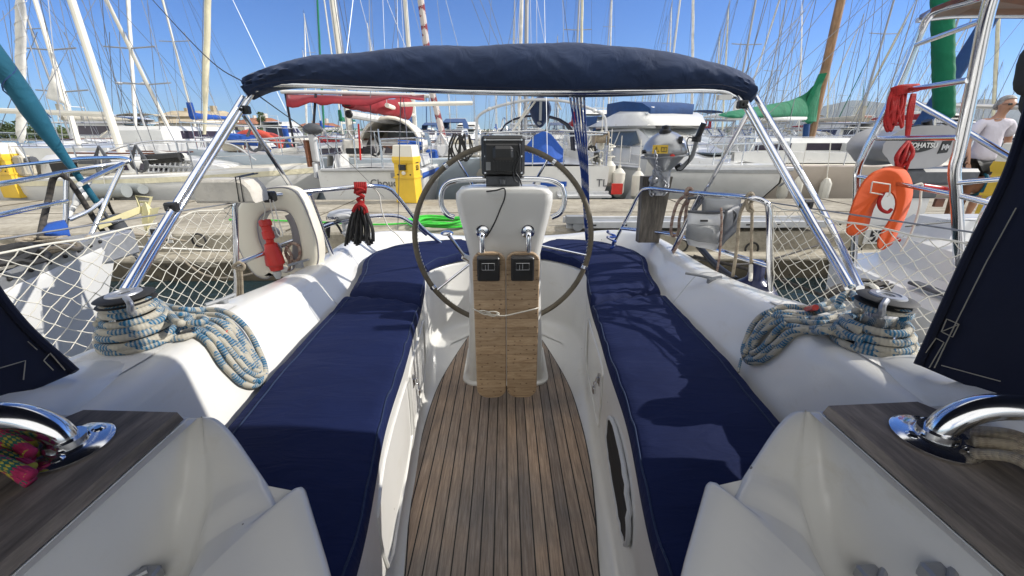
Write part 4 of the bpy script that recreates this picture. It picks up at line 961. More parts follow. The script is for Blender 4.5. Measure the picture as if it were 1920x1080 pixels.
tag(m.build('steel_chain', 'wheelgrey', None, angle=180), 'galvanised chain draped from the silver outboard down to the right stern rail', 'chain')
# rope coil on right rail
m = MB()
m.tube(catmull([PY(a, b, 2.38) for a, b in [(1292,362),(1272,378),(1262,405),(1258,432),(1262,442),(1272,436),(1274,410),(1282,385),(1294,368)]], 8), .0095, 8)
m.tube(catmull([PY(a, b, 2.36) for a, b in [(1296,366),(1288,385),(1285,410),(1282,430),(1274,452),(1262,474)]], 8), .0095, 8); m.tube(catmull([PY(a, b, 2.33) for a, b in [(1286,366),(1288,355),(1296,354),(1300,364),(1290,372)]], 6, True), .0095, 8)
tag(m.build('hanging_rope', 'ropeW', None, angle=180), 'pinkish brown rope looped over the right stern rail beside the silver outboard', 'rope')
# grey folding seat bag hung on the rail
sb = empty('seat_bag', label='grey fabric seat bag with a mesh pocket hanging on the right stern rail', cat='bag')
yy = 2.2
def sheet(corners, nx=8, nz=8, bulge=.03, f=None):
    R = []
    for j in range(nz+1):
        v = j/nz; r = []
        for i in range(nx+1):
            u = i/nx; p = corners[0].lerp(corners[1], u).lerp(corners[3].lerp(corners[2], u), v)+V((0, -bulge*sin(pi*u)*sin(pi*v), 0))
            p += V((mn.noise(p*14)*.008, mn.noise(p*12+V((4, 0, 0)))*.012, mn.noise(p*14+V((8, 0, 0)))*.006)); r.append(p)
        R.append(r)
    return R
def cloth(corners, name, mt, par, th=.006, **k):
    mm = MB(); mm.grid(sheet(corners, **k)); o = mm.build(name, mt, par, angle=80); md = o.modifiers.new('t', 'SOLIDIFY'); md.thickness = th; return o
cloth([PY(1318,372,2.28), PY(1388,374,2.28), PY(1384,405,2.25), PY(1314,402,2.25)], 'back_flap', 'grey', sb)
cloth([PY(1291,397,2.16), PY(1358,399,2.16), PY(1352,425,2.12), PY(1288,423,2.12)], 'top_panel', 'lgrey', sb, bulge=.02)
cloth([PY(1288,421,2.12), PY(1352,423,2.12), PY(1346,458,2.14), PY(1284,446,2.14)], 'mesh_pocket', 'grey', sb, bulge=.035)
cloth([PY(1284,444,2.14), PY(1348,456,2.14), PY(1340,468,2.18), PY(1292,458,2.18)], 'bottom_panel', 'lgrey', sb, bulge=.01)
cloth([PY(1358,396,2.15), PY(1392,380,2.3), PY(1384,430,2.3), PY(1344,466,2.16)], 'side_gusset', 'dark', sb, bulge=.02)
m = MB(); m.box(PY(1314, 416, 2.09), PY(1326, 412, 2.10)); m.build('sewn_label', 'black', sb)
m = MB(); m.tube(catmull([PY(1290, 397, 2.16), PY(1325, 398, 2.14), PY(1358, 398, 2.16)], 5), .009, 6); m.tube(catmull([PY(1370, 392, 2.2), PY(1380, 402, 2.2), PY(1372, 420, 2.2), PY(1352, 440, 2.16)], 5), .006, 6); m.tube(catmull([PY(1296,402,2.2), PY(1318,372,2.26), PY(1290,372,2.26)], 5), .008, 6); m.build('piping', 'dark', sb)
# vertical lines and fender beside it
for (pl_, mt, r, lab) in (([(1352,390,2.1),(1353,420,2.1),(1350,470,2.1),(1344,512,2.1)], 'ropeW', .006, 'thin speckled line hanging in front of the grey seat bag'),
                     ([(1404,372,2.02),(1394,386,2.02),(1386,410,2.02),(1382,460,2.02),(1374,518,2.02)], 'ropeB', .0085, 'slack beige line falling from the right stern corner'),
                     ([(1408,374,2.0),(1410,400,2.0),(1409,450,2.0),(1408,500,2.0)], 'ropeB', .0075, 'straight beige line holding the navy fender')):
    m = MB(); m.tube(catmull([PY(a, b, y) for a, b, y in pl_], 6), r, 8); tag(m.build('hanging_line', mt, None, angle=180), lab, 'line')
m = MB(); m.tube(catmull([PY(a, b, 1.99) for a, b in [(1400,370),(1408,362),(1414,372),(1406,384),(1412,396),(1402,392)]], 6, True), .008, 8); tag(m.build('rail_knot', 'ropeB', None, angle=180), 'beige knot tied on the right stern rail corner', 'knot')
c = PY(1408, 555, 2.0); fd = MB(); fd.lathe([(0, -.02), (.07, 0), (.115, .04), (.125, .08), (.10, .12), (.05, .155), (.04, .17), (.036, .24), (.022, .26), (0, .262)], tr(c-V((0, 0, .06))), 26); fo = fd.build('ball_fender', 'navyf', None); tag(fo, 'navy ball fender hanging outside the right coaming', 'fender')
m = MB(); m.tube([PY(1408,496,1.98), PY(1408,512,1.97), PY(1407,525,1.93)], .010, 8); m.build('rope_eye', 'wirel', fo)
# blue cord knot on right mid rail
m = MB(); rg = random.Random(4)
m.tube(catmull([PY(1146+rg.uniform(-9, 9), 435+k*3.2+rg.uniform(-3, 3), 2.75+rg.uniform(-.03, .03)) for k in range(11)], 6), .009, 7); tag(m.build('blue_knot', 'ropeBlue', None, angle=180), 'small bundle of blue cord on the right stern rail', 'cord')
# five blue white lines
m = MB()
for k in range(5):
    m.tube([PY(1069+k*6.5, 182, BY+.02*k), PY(1090+k*3.0, 320, 2.5), PY(1099+k*1.7, 452, 2.95)], .0055, 6)
tag(m.build('tackle_lines', 'ropeBlue', None), 'five parallel blue and white lines running down behind the wheel', 'ropes')
# dark gangway tube behind the seat bag
tag(tubes('boarding_pole', [[PY(1310,462,2.9), PY(1345,500,2.6), PY(1380,525,2.4)]], .022, 'black', None), 'black pole lying outside the right stern rail below the seat bag', 'pole')
tubes('stern_stay', [[PY(746,430,2.9), PY(748,338,2.6), PY(751,200,2.3), PY(752,182,2.2)]], .0022, 'wire')
tubes('guy_line', [[PY(466,160,BY), PY(380,100,2.6), PY(250,-40,4)], [PY(480,176,BY), PY(650,300,5.0), PY(720,370,7.5)]], .0028, 'wiredk')
# ================================================================ WATER AND QUAY
WL = -1.85
def water_mat():
    m, t, b = nt('harbour_water'); b.inputs['Base Color'].default_value = (.012, .028, .034, 1); b.inputs['Roughness'].default_value = .06
    n = noise(t, 1.6, 6, .6, stretch=(1, 1.6, 1)); n2 = noise(t, 9, 4); a = bump(t, b, n.outputs[0], .5, .12); bump(t, b, n2.outputs[0], .35, .03, a); return m
MT['water'] = water_mat()
def mountmat():
    return mat('mountain_slopes', (.10, .12, .10), .9, 0, .3, .002)
m = MB(); Rw = []
for y in [-60, -10, 0, 3, 8, 30, 100, 400, 1500, 6000, 15000]: Rw.append([(x, y, WL) for x in [-15000, -3000, -300, -40, -8, 0, 8, 40, 300, 3000, 15000]])
m.grid(Rw); tag(m.build('water', 'water', None, smooth=False), kind='structure')
m = MB()
prof = [(8.32, WL-.6), (8.32, -1.26), (8.30, -1.25), (7.0, -1.245), (5.72, -1.25), (5.70, -1.262), (5.48, -1.27), (5.46, -1.30), (5.46, -1.52), (5.22, -1.55), (5.20, -1.58), (5.20, WL-.6)]
xs = [x*.5 for x in range(-90, 91)]; R = []
for x in xs:
    r = []
    for k, (y, z) in enumerate(prof):
        w = .012*mn.noise(V((x*1.3, y*2, z*3)))+(.02*mn.noise(V((x*4, y*3, z*5))) if 4 < k < 11 else 0); r.append((x, y+w*1.5, z+w*.5))
    R.append(r)
m.grid(R); q = m.build('quay', 'quay', None, angle=28); tag(q, kind='structure')
m = MB(); R = []
for i, x in enumerate([x*.18 for x in range(-230, 230)]): R.append([V((x, 5.185-.03*abs(mn.noise(V((x*3, z*5, 0)))), z)) for z in (-1.60, -1.68, -1.76, -1.84, -2.3)])
m.grid(R); tag(m.build('quay_footing', 'quaydk', None), kind='structure')
m = MB()
for x in (-9.2, -6.1, -3.0, .1, 3.3, 6.4, 9.6): m.box((x-.008, 5.5, -1.252), (x+.008, 8.29, -1.2395))
m.box((-40, 6.82, -1.252), (40, 6.826, -1.2395))
tag(m.build('quay_joints', 'quaydk', None, smooth=False), kind='structure')
# ================================================================ YELLOW SERVICE POSTS
def post(px, py, s, rz, label):
    b = PZ(px, py, -1.24); r = empty('service_post', b, rz, label, 'service post', 'yellow service posts on the quay')
    def sec(z, w, d, y0=0): return [(-w, y0-d, z), (w, y0-d, z), (w, y0+d, z), (-w, y0+d, z)]
    h = s
    def lo(rows, mt, nm, par=r, bev=0):
        mm = MB(); mm.grid([[V(p)*h for p in rr] for rr in rows], closed_u=True, cap=True); return mm.build(nm, mt, par, angle=20)
    lo([sec(0, .23, .16), sec(.50, .215, .16)], 'yellow', 'lower_body')
    lo([sec(.50, .235, .185), (sec(.53, .235, .185))], 'yellow', 'shelf')
    lo([sec(.53, .215, .16), sec(.86, .215, .15, .0), ], 'yellow', 'socket_panel')
    lo([sec(.80, .222, .172, 0), sec(.86, .235, .19, 0), sec(.93, .235, .175, 0)], 'yellow', 'socket_hood')
    lo([sec(.93, .225, .17, .0), sec(1.14, .205, .155, .01), sec(1.155, .19, .14, .01)], 'white2', 'lamp_cap')
    mm = MB(); mm.box(V((-.10, -.20, .66))*h, V((.06, -.158, .78))*h, bev=.012*h); o = mm.build('socket_cover', 'black', r)
    mm = MB(); mm.box(V((-.12, -.19, .645))*h, V((.08, -.157, .66))*h); mm.box(V((-.12, -.19, .78))*h, V((.08, -.157, .795))*h); mm.build('socket_frame', 'yellow', r)
    mm = MB(); mm.lathe([(0, 0), (.045*h, 0), (.04*h, .03*h), (0, .04*h)], frame_to(V((.0, -.16, .61))*h, (0, -1, 0)), 16); mm.build('tap_knob', 'white2', r)
    mm = MB()
    mm.lathe([(0, 0), (.016*h, 0), (.012*h, .015*h), (0, .016*h)], frame_to(V((-.14, -.16, .575))*h, (0, -1, 0)), 10); mm.build('bolt', 'blackr', r)
    mm = MB(); mm.lathe([(0, 0), (.016*h, 0), (.012*h, .015*h), (0, .016*h)], frame_to(V((.14, -.16, .575))*h, (0, -1, 0)), 10); mm.build('bolt', 'blackr', r)
    side = Matrix(((0, 0, 1), (1, 0, 0), (0, 1, 0)))
    text_obj('painted_number', '52', .13*h, V((.225, .02, .84))*h, side, 'black', r, .001, .004); text_obj('painted_number', '53', .13*h, V((.221, .02, .70))*h, side, 'black', r, .001, .004)
    return r
post(769, 378, .90, radians(-14), 'yellow service post with white cap standing beside the stern of the arched doghouse sloop')
post(40, 369, .92, radians(-10), 'yellow service post with white cap beside the planter at the far left')
pr = post(1865, 440, .98, radians(8), 'yellow service post with white cap in front of the person in the white T-shirt')
for sgn, z in ((-1, .86), (-1, .72)):
    m = MB(); m.lathe([(0, 0), (.05, 0), (.055, .03), (.04, .07), (0, .08)], frame_to(V((-.235, -.05, z-.02)), (-1, -.3, 0)), 14); m.build('tap', 'wheelgrey', pr)
# planter
b = PZ(118, 368, -1.24); m = MB(); m.grid([[V(p)+b for p in r] for r in ([(-.3, -.14, 0), (.3, -.14, 0), (.3, .14, 0), (-.3, .14, 0)], [(-.38, -.18, .24), (.38, -.18, .24), (.38, .18, .24), (-.38, .18, .24)])], closed_u=True, cap=True)
pt_ = m.build('planter', 'white2', None, smooth=False); tag(pt_, 'low pale planter box with a dry tuft of grass beside the left yellow post', 'planter')
m = MB(); rg = random.Random(2)
for k in range(90):
    a = b+V((rg.uniform(-.33, .1), rg.uniform(-.12, .12), .22)); d = V((rg.uniform(-.14, .14), rg.uniform(-.1, .1), rg.uniform(.1, .26))); m.add([a, a+V((.012, 0, 0)), a+d], [(0, 1, 2)])
MT['drygrass'] = mat('dry_grass', (.22, .17, .07), .8, 0, .3, 9); m.build('dry_grass', 'drygrass', pt_)
# green hose, gangway, rolled grey inflatable, numbers
m = MB(); c = PZ(822, 421, -1.22); rg = random.Random(5)
for k in range(9):
    rx = .42-.03*(k % 4)+rg.uniform(-.02, .02); ox, oy = rg.uniform(-.05, .05), rg.uniform(-.04, .04)
    m.tube([c+V((ox+rx*cos(2*pi*t/28), oy+rx*.62*sin(2*pi*t/28), .012+.016*(k//2)+.012*sin(t*.7+k))) for t in range(28)], .0135, 7, closed=True)
m.tube(catmull([c+V((-.4, .1, 0)), PZ(700, 421, -1.22), PZ(610, 417, -1.22), PZ(500, 413, -1.22), PZ(430, 412, -1.22)], 8), .0135, 7)
tag(m.build('garden_hose', 'greenhose', None), 'bright green hose coiled on the quay left of the steering pedestal', 'hose')
gA, gB = PZ(1062, 428, -1.21), PZ(1600, 440, -1.21); gB = V((gB.x, gA.y+.02, gA.z)); gw = empty('gangway', label='long low aluminium gangway with small wheels lying on the quay right of the wheel', cat='gangway')
m = MB(); m.box((gA.x, gA.y-.02, gA.z), (gB.x, gA.y+.02, gA.z+.09), bev=.006); m.build('side_beam', 'lgrey', gw)
m = MB(); m.box((gA.x, gA.y+.35, gA.z), (gB.x, gA.y+.39, gA.z+.09), bev=.006); m.build('side_beam', 'lgrey', gw)
m = MB(); m.box((gA.x+.05, gA.y+.02, gA.z+.04), (gB.x, gA.y+.35, gA.z+.06)); m.build('tread', 'grey', gw)
for k in range(9):
    m = MB(); x = gA.x+.35+k*.42; m.box((x, gA.y-.026, gA.z+.035), (x+.05, gA.y-.0205, gA.z+.055)); m.build('slot_plate', 'blackr', gw)
m = MB(); m.lathe([(0, -.03), (.07, -.03), (.07, .03), (0, .03)], frame_to(gA+V((.14, -.06, .05)), (0, 1, 0)), 18); m.build('wheel', 'grey', gw)
m = MB(); m.box(gA+V((-.02, -.1, .08)), gA+V((.26, .02, .18)), bev=.004); m.build('end_bracket', 'grey', gw)
def sign52(px, py, y, label):
    c = PY(px, py, y); m = MB(); m.box(c+V((-.16, 0, -.10)), c+V((.16, .012, .10))); s = m.build('number_plate', 'white', None, smooth=False); tag(s, label, 'number plate')
    text_obj('number', '52', .22, c+V((0, -.004, 0)), FACE_US, 'black', s, .001, .006)
sign52(298, 442, 5.42, 'white plate with black number 52 on the quay edge below the cream anchor')
sign52(1643, 444, 5.42, 'white plate with black number 52 on the quay edge beside the orange lifebuoy')
tb = empty('inflatable_dinghy', label='deflated grey inflatable lying on the quay edge behind the left pulpit', cat='dinghy')
a = PZ(190, 358, -1.08); m = MB(); m.tube([a+V((-.5, .1, 0)), a, a+V((.5, 0, 0))], .15, 16, taper=.13); m.build('tube', 'inflat', tb)
m = MB(); m.tube([a+V((-.1, .3, .02)), a+V((.55, .28, .0)), a+V((.66, .2, .0))], .14, 16, taper=.09); m.build('tube', 'inflat', tb)
# iron mooring rings with ropes on the near quay edge
for k, (px, py) in enumerate([(375, 450), (1276, 460), (1408, 466), (1600, 470)]):
    c = PY(px, py, 5.42); m = MB(); m.tube([c+V((.09*cos(t*.5), -.02, .09*sin(t*.5))) for t in range(13)], .014, 8, closed=True); tag(m.build('mooring_ring', 'blackr', None), ['dark iron ring on the quay face below the foam block', 'dark iron ring on the quay face right of the wooden board', 'dark iron ring on the quay face above the navy fender', 'dark iron ring on the quay face below the orange lifebuoy'][k], 'mooring ring', 'mooring rings on the quay face')
# ================================================================ mooring lines
def line(name, pts, r, mt, label, cat='mooring line', n=7):
    m = MB(); m.tube(catmull(pts, 8), r, n); return tag(m.build(name, mt, None, angle=180), label, cat)
line('mooring_line', [V((-1.3, 3.1, -.85)), PY(400, 520, 4.2), PY(300, 445, 5.3)], .011, 'ropeB', 'beige mooring line running to the quay below plate 52')
line('mooring_line', [V((1.2, 3.1, -.86)), PY(1400, 495, 4.2), PY(1560, 452, 5.4)], .012, 'ropeDk', 'dark mooring line from the right stern corner to the quay')
line('mooring_line', [PY(1300, 480, 3.0), PY(1420, 510, 2.8), PY(1560, 560, 2.4)], .012, 'ropeDk', 'dark line crossing under the right safety net')
# ================================================================ LEFT NEIGHBOUR (bow towards the quay)
ln = empty('neighbour_sailboat', label='white bow of the neighbouring sailboat with steel pulpit at the left edge', cat='sailboat')
T = PZ(212, 452, -.62); hd = V((-.13, -1, 0)).normalized(); sdv = V((1, -.13, 0)).normalized()
Rp = []; Rk = []
for d, hb, wl in [(0, .015, .01), (.25, .14, .05), (.55, .28, .12), (.9, .43, .22), (1.4, .62, .38), (2.2, .86, .62), (3.5, 1.15, .95), (6, 1.4, 1.25), (9, 1.3, 1.15)]:
    c = T+hd*d+V((0, 0, -.012*d)); k = c+hd*(.38*(1-min(1, d/1.2)))
    pts = [c-sdv*(hb*.96)+V((0, 0, .0)), c-sdv*hb+V((0, 0, -.03)), k-sdv*(wl+(hb-wl)*.35)+V((0, 0, -.75)), k-sdv*wl*.8+V((0, 0, -1.5)), k+sdv*wl*.8+V((0, 0, -1.5)), k+sdv*(wl+(hb-wl)*.35)+V((0, 0, -.75)), c+sdv*hb+V((0, 0, -.03)), c+sdv*(hb*.96)]
    Rp.append(pts); Rk.append([c-sdv*hb*.95+V((0, 0, .0)), c+V((0, 0, .02+.01*hb)), c+sdv*hb*.95])
m = MB(); m.grid(Rp); m.build('hull', 'white', ln, angle=40); m = MB(); m.grid(Rk); m.build('deck', 'white2', ln)
m = MB()
for s in (-1, 1):
    q = [r[0 if s < 0 else 2]+V((0, 0, .02)) for r in Rk]
    m.grid([[p+V((0, 0, -.03)), p+V((0, 0, .045)), p+sdv*.012*-s+V((0, 0, .045)), p+sdv*.012*-s+V((0, 0, -.03))] for p in catmull(q, 5)])
tr_ = m.build('toe_rail', 'wheelgrey', ln)
m = MB()
for i, p in enumerate(catmull([r[2] for r in Rk], 9)[2:60:3]): m.ell(p+V((0, 0, .035))+sdv*.006, (.010, .010, .010), 8, 6)
tag(m.build('rail_holes', 'blackr', ln), kind='stuff')
m = MB(); m.box(T+V((-.08, -.5, -.1)), T+V((.06, .10, .05)), bev=.01); m.build('bow_roller', 'wheelgrey', ln)
tubes('pulpit', [[PY(-60, 352, 1.7), PY(0,345,2.1), PY(60,335,2.4), PY(125,322,2.65), PY(190,311,2.85), PY(232,305,2.95), PY(242,300,3.0), PY(222,296,3.15), PY(150,298,3.4), PY(70,306,3.7), PY(-40,318,3.9)],
   [PY(-60,412,1.7), PY(0,403,2.05), PY(60,390,2.35), PY(125,377,2.6)], [PY(125,322,2.65), PY(124,400,2.6), PY(120,452,2.55)], [PY(229,312,2.95), PY(200,375,2.8), PY(168,448,2.6)], [PY(232,306,2.95), PY(180,330,2.6), PY(150, 345, 2.4)], [PY(195,374,2.8), PY(165,396,2.7), PY(130,412,2.6)]], .0135, 'chrome', ln)
m = MB(); s0, s1 = PY(187, 388, 2.8), V(T)+V((-.45, -.0, 0)); top = s0+V((-.35, -1.9, 6.9)); c = [s0.lerp(top, i/60) for i in range(61)]
R = []
for i, p in enumerate(c):
    f = min(1, max(.35, (i-1)/4)); r0 = .054*f; ring = []
    for k in range(14):
        a = 2*pi*k/14; rr = r0*(1+.10*sin(a+i*1.1)+.05*sin(3*a+i*.6)); ring.append(p+V((rr*cos(a), rr*sin(a), 0)))
    R.append(ring)
m.grid(R, closed_u=True, cap=True); fs = m.build('furled_sail', 'teal', ln, angle=60)
m = MB(); m.tube([s0.lerp(top, i/300)+V((.057*cos(i*.55), .057*sin(i*.55), 0)) for i in range(24, 300)], .0035, 4); m.build('wrap_line', 'bluedk', fs)
m = MB(); m.lathe([(0, -.05), (.05, -.05), (.06, 0), (.05, .03), (.05, .09), (.07, .10), (.07, .12), (0, .13)], frame_to(s0+V((.015, .08, -.2)), top-s0), 16); m.tube([s0, s0+V((.03, .15, -.5))], .012, 8); m.build('furling_drum', 'dark', ln)
tag(tubes('boat_hook', [[PY(168,338,2.9), PY(140,385,2.75), PY(118,425,2.6), PY(90,482,2.4)]], .015, 'white', None, 10), 'white boat hook leaning on the left pulpit', 'boat hook')
m = MB(); m.tube(catmull([PY(163, 348, 2.86), PY(152, 366, 2.8), PY(140, 386, 2.74)], 5), .03, 12, taper=lambda t: .012+.02*sin(pi*t)); tag(m.build('small_fender', 'white', None), 'slim white float on the boat hook at the left pulpit', 'float')
# anchor, ropes, cloth on its bow
an = empty('bow_anchor', label='cream painted anchor on the bow of the left neighbour boat', cat='anchor')
MT['cream'] = mat('cream_anchor_paint', (.66, .60, .34), .5, 0, .1, 6, dirt=((.4, .33, .15), .62))
m = MB(); A, B = PY(188, 424, 2.75), PY(266, 393, 2.95); 
m.grid([[p+V((0, 0, h)) + V((0, e, 0)) for h, e in ((-.02, -.012), (.025, -.012), (.025, .012), (-.02, .012))] for p in (A, B)], closed_u=True, cap=True); m.build('shank', 'cream', an, smooth=False)
m = MB(); R = []
for p3 in ([(262,392,2.95),(272,378,2.95),(284,392,2.98),(272,402,2.95)], [(268,412,2.92),(278,398,2.92),(294,400,2.96),(282,414,2.92)], [(274,440,2.88),(276,432,2.88),(279,433,2.9),(277,441,2.88)]): R.append([PY(*q) for q in p3])
m.grid(R, closed_u=True, cap=True); m.add([PY(266,394,2.94), PY(300,388,2.94), PY(292,408,2.9), PY(272,432,2.88), PY(266,418,2.9)], [(0,1,2,3,4)]); m.build('fluke', 'cream', an)
m = MB(); m.tube([PY(256,368,2.98), PY(284,370,2.98), PY(276,392,2.96), PY(262,392,2.96)], .010, 6, closed=True); m.tube([PY(260,378,2.98), PY(280,380,2.98)], .008, 6); m.build('stock', 'cream', an)
m = MB(); cl = sheet([PY(84,420,2.5), PY(122,414,2.55), PY(134,442,2.5), PY(78,446,2.45)], 8, 6, .06); m.grid(cl); o = m.build('blue_cloth', 'blue', None); o.modifiers.new('t', 'SOLIDIFY').thickness = .006; tag(o, 'crumpled blue cloth hanging on the left neighbour bow rail', 'cloth')
line('mooring_rope', [PY(112,325,2.6), PY(100,335,2.6), PY(92,370,2.6), PY(82,410,2.5), PY(74,450,2.4)], .016, 'ropeDk', 'thick dark twisted rope hanging straight down from the left pulpit', 'rope')
line('mooring_rope', [PY(112,325,2.6), PY(128,338,2.65), PY(148,365,2.7), PY(170,400,2.75), PY(190,430,2.8), PY(230,480,3.2)], .016, 'ropeDk', 'thick dark twisted rope slanting right from the left pulpit', 'rope')
line('mooring_rope', [PY(200,372,2.9), PY(208,392,3.0), PY(225,420,3.3), PY(240,440,3.6)], .010, 'ropeDk', 'dark chain-like rope below the tip of the left pulpit', 'rope')
m = MB(); rg = random.Random(9)
for k in range(6):
    c = PZ(18+rg.uniform(-25, 25), 480+rg.uniform(-12, 22), -.60+.02*k); m.tube([c+V((.10*cos(t*.5)*(1+.2*sin(k)), .13*sin(t*.5), .014*sin(t*.9+k))) for t in range(13)], .013, 7, closed=True)
tag(m.build('black_rope_heap', 'blackr', None), 'heap of black rope on the deck at the left edge', 'rope')
m = MB()
for k in range(5):
    c = PZ(70+rg.uniform(-40, 60), 455+rg.uniform(-8, 14), -.60+.015*k); m.tube([c+V((.16*cos(t*.5)*(1+.2*sin(k)), .10*sin(t*.5), .014*sin(t*.9+k))) for t in range(13)], .010, 7, closed=True)
tag(m.build('pale_rope_heap', 'ropeB', None), 'heap of pale rope on the left neighbour foredeck behind the net', 'rope')
line('mooring_line', [PY(205,440,2.7), PY(260,440,4), PY(350,452,5.3)], .012, 'ropeB', 'pale mooring line from the left neighbour bow to the quay')
line('mooring_line', [PY(205,446,2.7), PY(250,462,4), PY(430,470,5.3)], .010, 'wirel', 'thin white mooring line from the left neighbour bow to the quay')
# ================================================================ RIGHT NEIGHBOUR (stern to the quay)
rn = empty('neighbour_yacht', label='white stern of the neighbouring yacht with steel arch and ladder at the right edge', cat='yacht')
SX = 2.08; R = []; RD = []
for y, l, r_, zz in [(2.75, 2.45, 5.2, -.80), (2.6, 2.2, 5.4, -.79), (2.2, 2.12, 5.5, -.78), (1.2, 2.0, 5.6, -.76), (-1, 1.95, 5.7, -.70), (-5, 2.4, 5.3, -.6)]:
    R.append([V((l+.25, y, WL-.1)), V((l+.06, y, zz-.45)), V((l, y, zz-.04)), V((l+.03, y, zz)), V((l+.32, y, zz+.012)), V((l+.34, y, zz+.17)), V((l+.46, y, zz+.19)), V((l+.50, y, zz-.15)), V((r_-.5, y, zz-.15)), V((r_-.46, y, zz+.19)), V((r_, y, zz)), V((r_-.2, y, WL-.1))])
m = MB(); m.grid(R); m.add(R[0], [tuple(range(12))]); m.build('hull', 'white', rn, angle=35)
m = MB(); a = R[0]; m.grid([[V((2.62, 2.70, -.62)), V((3.6, 2.70, -.62)), V((3.6, 2.3, -.60)), V((2.62, 2.3, -.60))], [V((2.70, 2.64, -.50)), V((3.5, 2.64, -.50)), V((3.5, 2.36, -.49)), V((2.70, 2.36, -.49))]], closed_u=True, cap=True); m.build('seat_box', 'lgrey', rn, angle=20)
m = MB(); m.box((2.14, .9, -.752), (2.20, 2.0, -.735), bev=.005); m.build('deck_strip', 'dark', rn)
m = MB(); m.box((2.02, -.5, -1.0), (2.035, 2.1, -.985)); m.box((2.03, -.5, -1.2), (2.045, 2.1, -1.18)); m.build('hull_stripe', 'dark', rn)
arch_t = [[PY(1900,-110,1.7), PY(1872,-40,1.72), PY(1850,30,1.75), PY(1826,150,1.8), PY(1800,275,1.85), PY(1790,318,1.87), PY(1793,370,1.88), PY(1798,470,1.9), PY(1802,600,1.92)]]
tubes('arch_leg', arch_t, .0225, 'chrome', rn, 14)
tubes('arch_leg', [[PY(1880,-20,2.0), PY(1820,0,2.1), PY(1765,15,2.2), PY(1742,30,2.25), PY(1726,62,2.28), PY(1690,150,2.3), PY(1650,230,2.32), PY(1622,285,2.34), PY(1608,320,2.35), PY(1606,360,2.36), PY(1602,450,2.38), PY(1598,540,2.4)]], .018, 'chrome', rn, 12)
for a, b, r_ in (((1718,84,2.28),(1838,40,1.76),.011), ((1680,172,2.3),(1816,150,1.8),.012), ((1645,260,2.32),(1796,258,1.84),.012), ((1700,424,2.4),(1798,415,1.9),.009), ((1606,330,2.35),(1790,365,1.88),.011)):
    tubes('ladder_rung', [[PY(*a), PY(*b)]], r_, 'chrome', rn)
tubes('guard_rail', [[PY(1712,190,2.9), PY(1800,240,2.5), PY(1912,305,2.1), PY(1990,350,1.9)]], .016, 'chrome', rn); tubes('guard_rail', [[PY(1790,343,1.87), PY(1990,326,1.6)]], .011, 'chrome', rn); tubes('guard_rail', [[PY(1792,365,1.88), PY(1900,392,1.7), PY(1990,412,1.6)]], .013, 'chrome', rn)
tubes('stern_rail', [[PY(1812,482,2.2), PY(1835,420,2.2), PY(1852,384,2.2), PY(1868,370,2.2), PY(1990,362,2.2)]], .014, 'chrome', rn); tubes('stern_rail', [[PY(1700,485,2.5), PY(1740,425,2.5), PY(1800,412,2.4), PY(1990,410,2.2)]], .010, 'chrome', rn)
# canopy frame on the arch
m = MB(); R = []
for (a, b) in (((1722,36,2.6),(1745,24,2.2)), ((1790,30,2.6),(1800,2,2.1)), ((1990,30,2.6),(1990,-60,2.0))): R.append([PY(*a), PY(*b), PY(*b)+V((0, 0, .02)), PY(*a)+V((0, 0, .02))])
m.grid(R, closed_u=True, cap=True); m.build('canopy', 'brown', rn, smooth=False); tubes('canopy_bar', [[PY(1720,38,2.6), PY(1800,30,2.6), PY(1990,30,2.6)]], .014, 'chrome2', rn)
# orange horseshoe lifebuoy
px_ = [(1584,436),(1587,412),(1597,378),(1613,345),(1635,323),(1662,318),(1684,327),(1696,352),(1695,382),(1680,423),(1660,464),(1650,470),(1642,462),(1646,442),(1666,411),(1676,384),(1669,364),(1650,365),(1627,390),(1616,420),(1611,438),(1600,443),(1589,442)]
fr = [PY(a, b, 2.12) for a, b in px_]; E = V((.100, .060, .016)); n = len(fr); m = MB()
frc = catmull(fr, 3, True); cc_ = sum(frc, V((0, 0, 0)))/len(frc)
def insr(k, off):
    o = []
    for i, p in enumerate(frc):
        a, c = frc[i-1], frc[(i+1) % len(frc)]; d = (c-a).normalized(); nn = d.cross(E.normalized()).normalized(); o.append(p+nn*k+E*off)
    return o
m.grid([insr(-.012, 0), insr(-.004, .03), insr(0, .12), insr(0, .88), insr(-.004, .97), insr(-.012, 1)], closed_u=True, cap=True); ob = m.build('horseshoe_lifebuoy', 'orange', None, angle=50); tag(ob, 'orange horseshoe lifebuoy hanging upside down on the steel arch at the right', 'lifebuoy', 'lifebuoys')
m = MB(); q = [PY(a, b, 2.095) for a, b in ((1636,341),(1669,346),(1668,366),(1664,368))]; q2 = [PY(a, b, 2.095) for a, b in ((1636,341),(1632,361),(1655,365))]; m.tube(q, .0035, 5); m.tube(q2, .0035, 5); m.build('reflective_edge', 'wirel', ob)
e1 = [PY(a, b, 2.1) for a, b in ((1700,348),(1716,345),(1714,362),(1712,388),(1703,420),(1690,450),(1676,472))]
m = MB(); m.tube(catmull([p+V((.035, .0, 0)) for p in e1], 5), .0055, 7); m.build('white_lanyard', 'wirel', ob)
m = MB(); m.tube(catmull([PY(a, b, 2.12) for a, b in ((1656,362),(1648,378),(1652,392),(1664,398),(1672,392))], 5), .009, 7); m.build('inner_cord', 'redrope', ob)
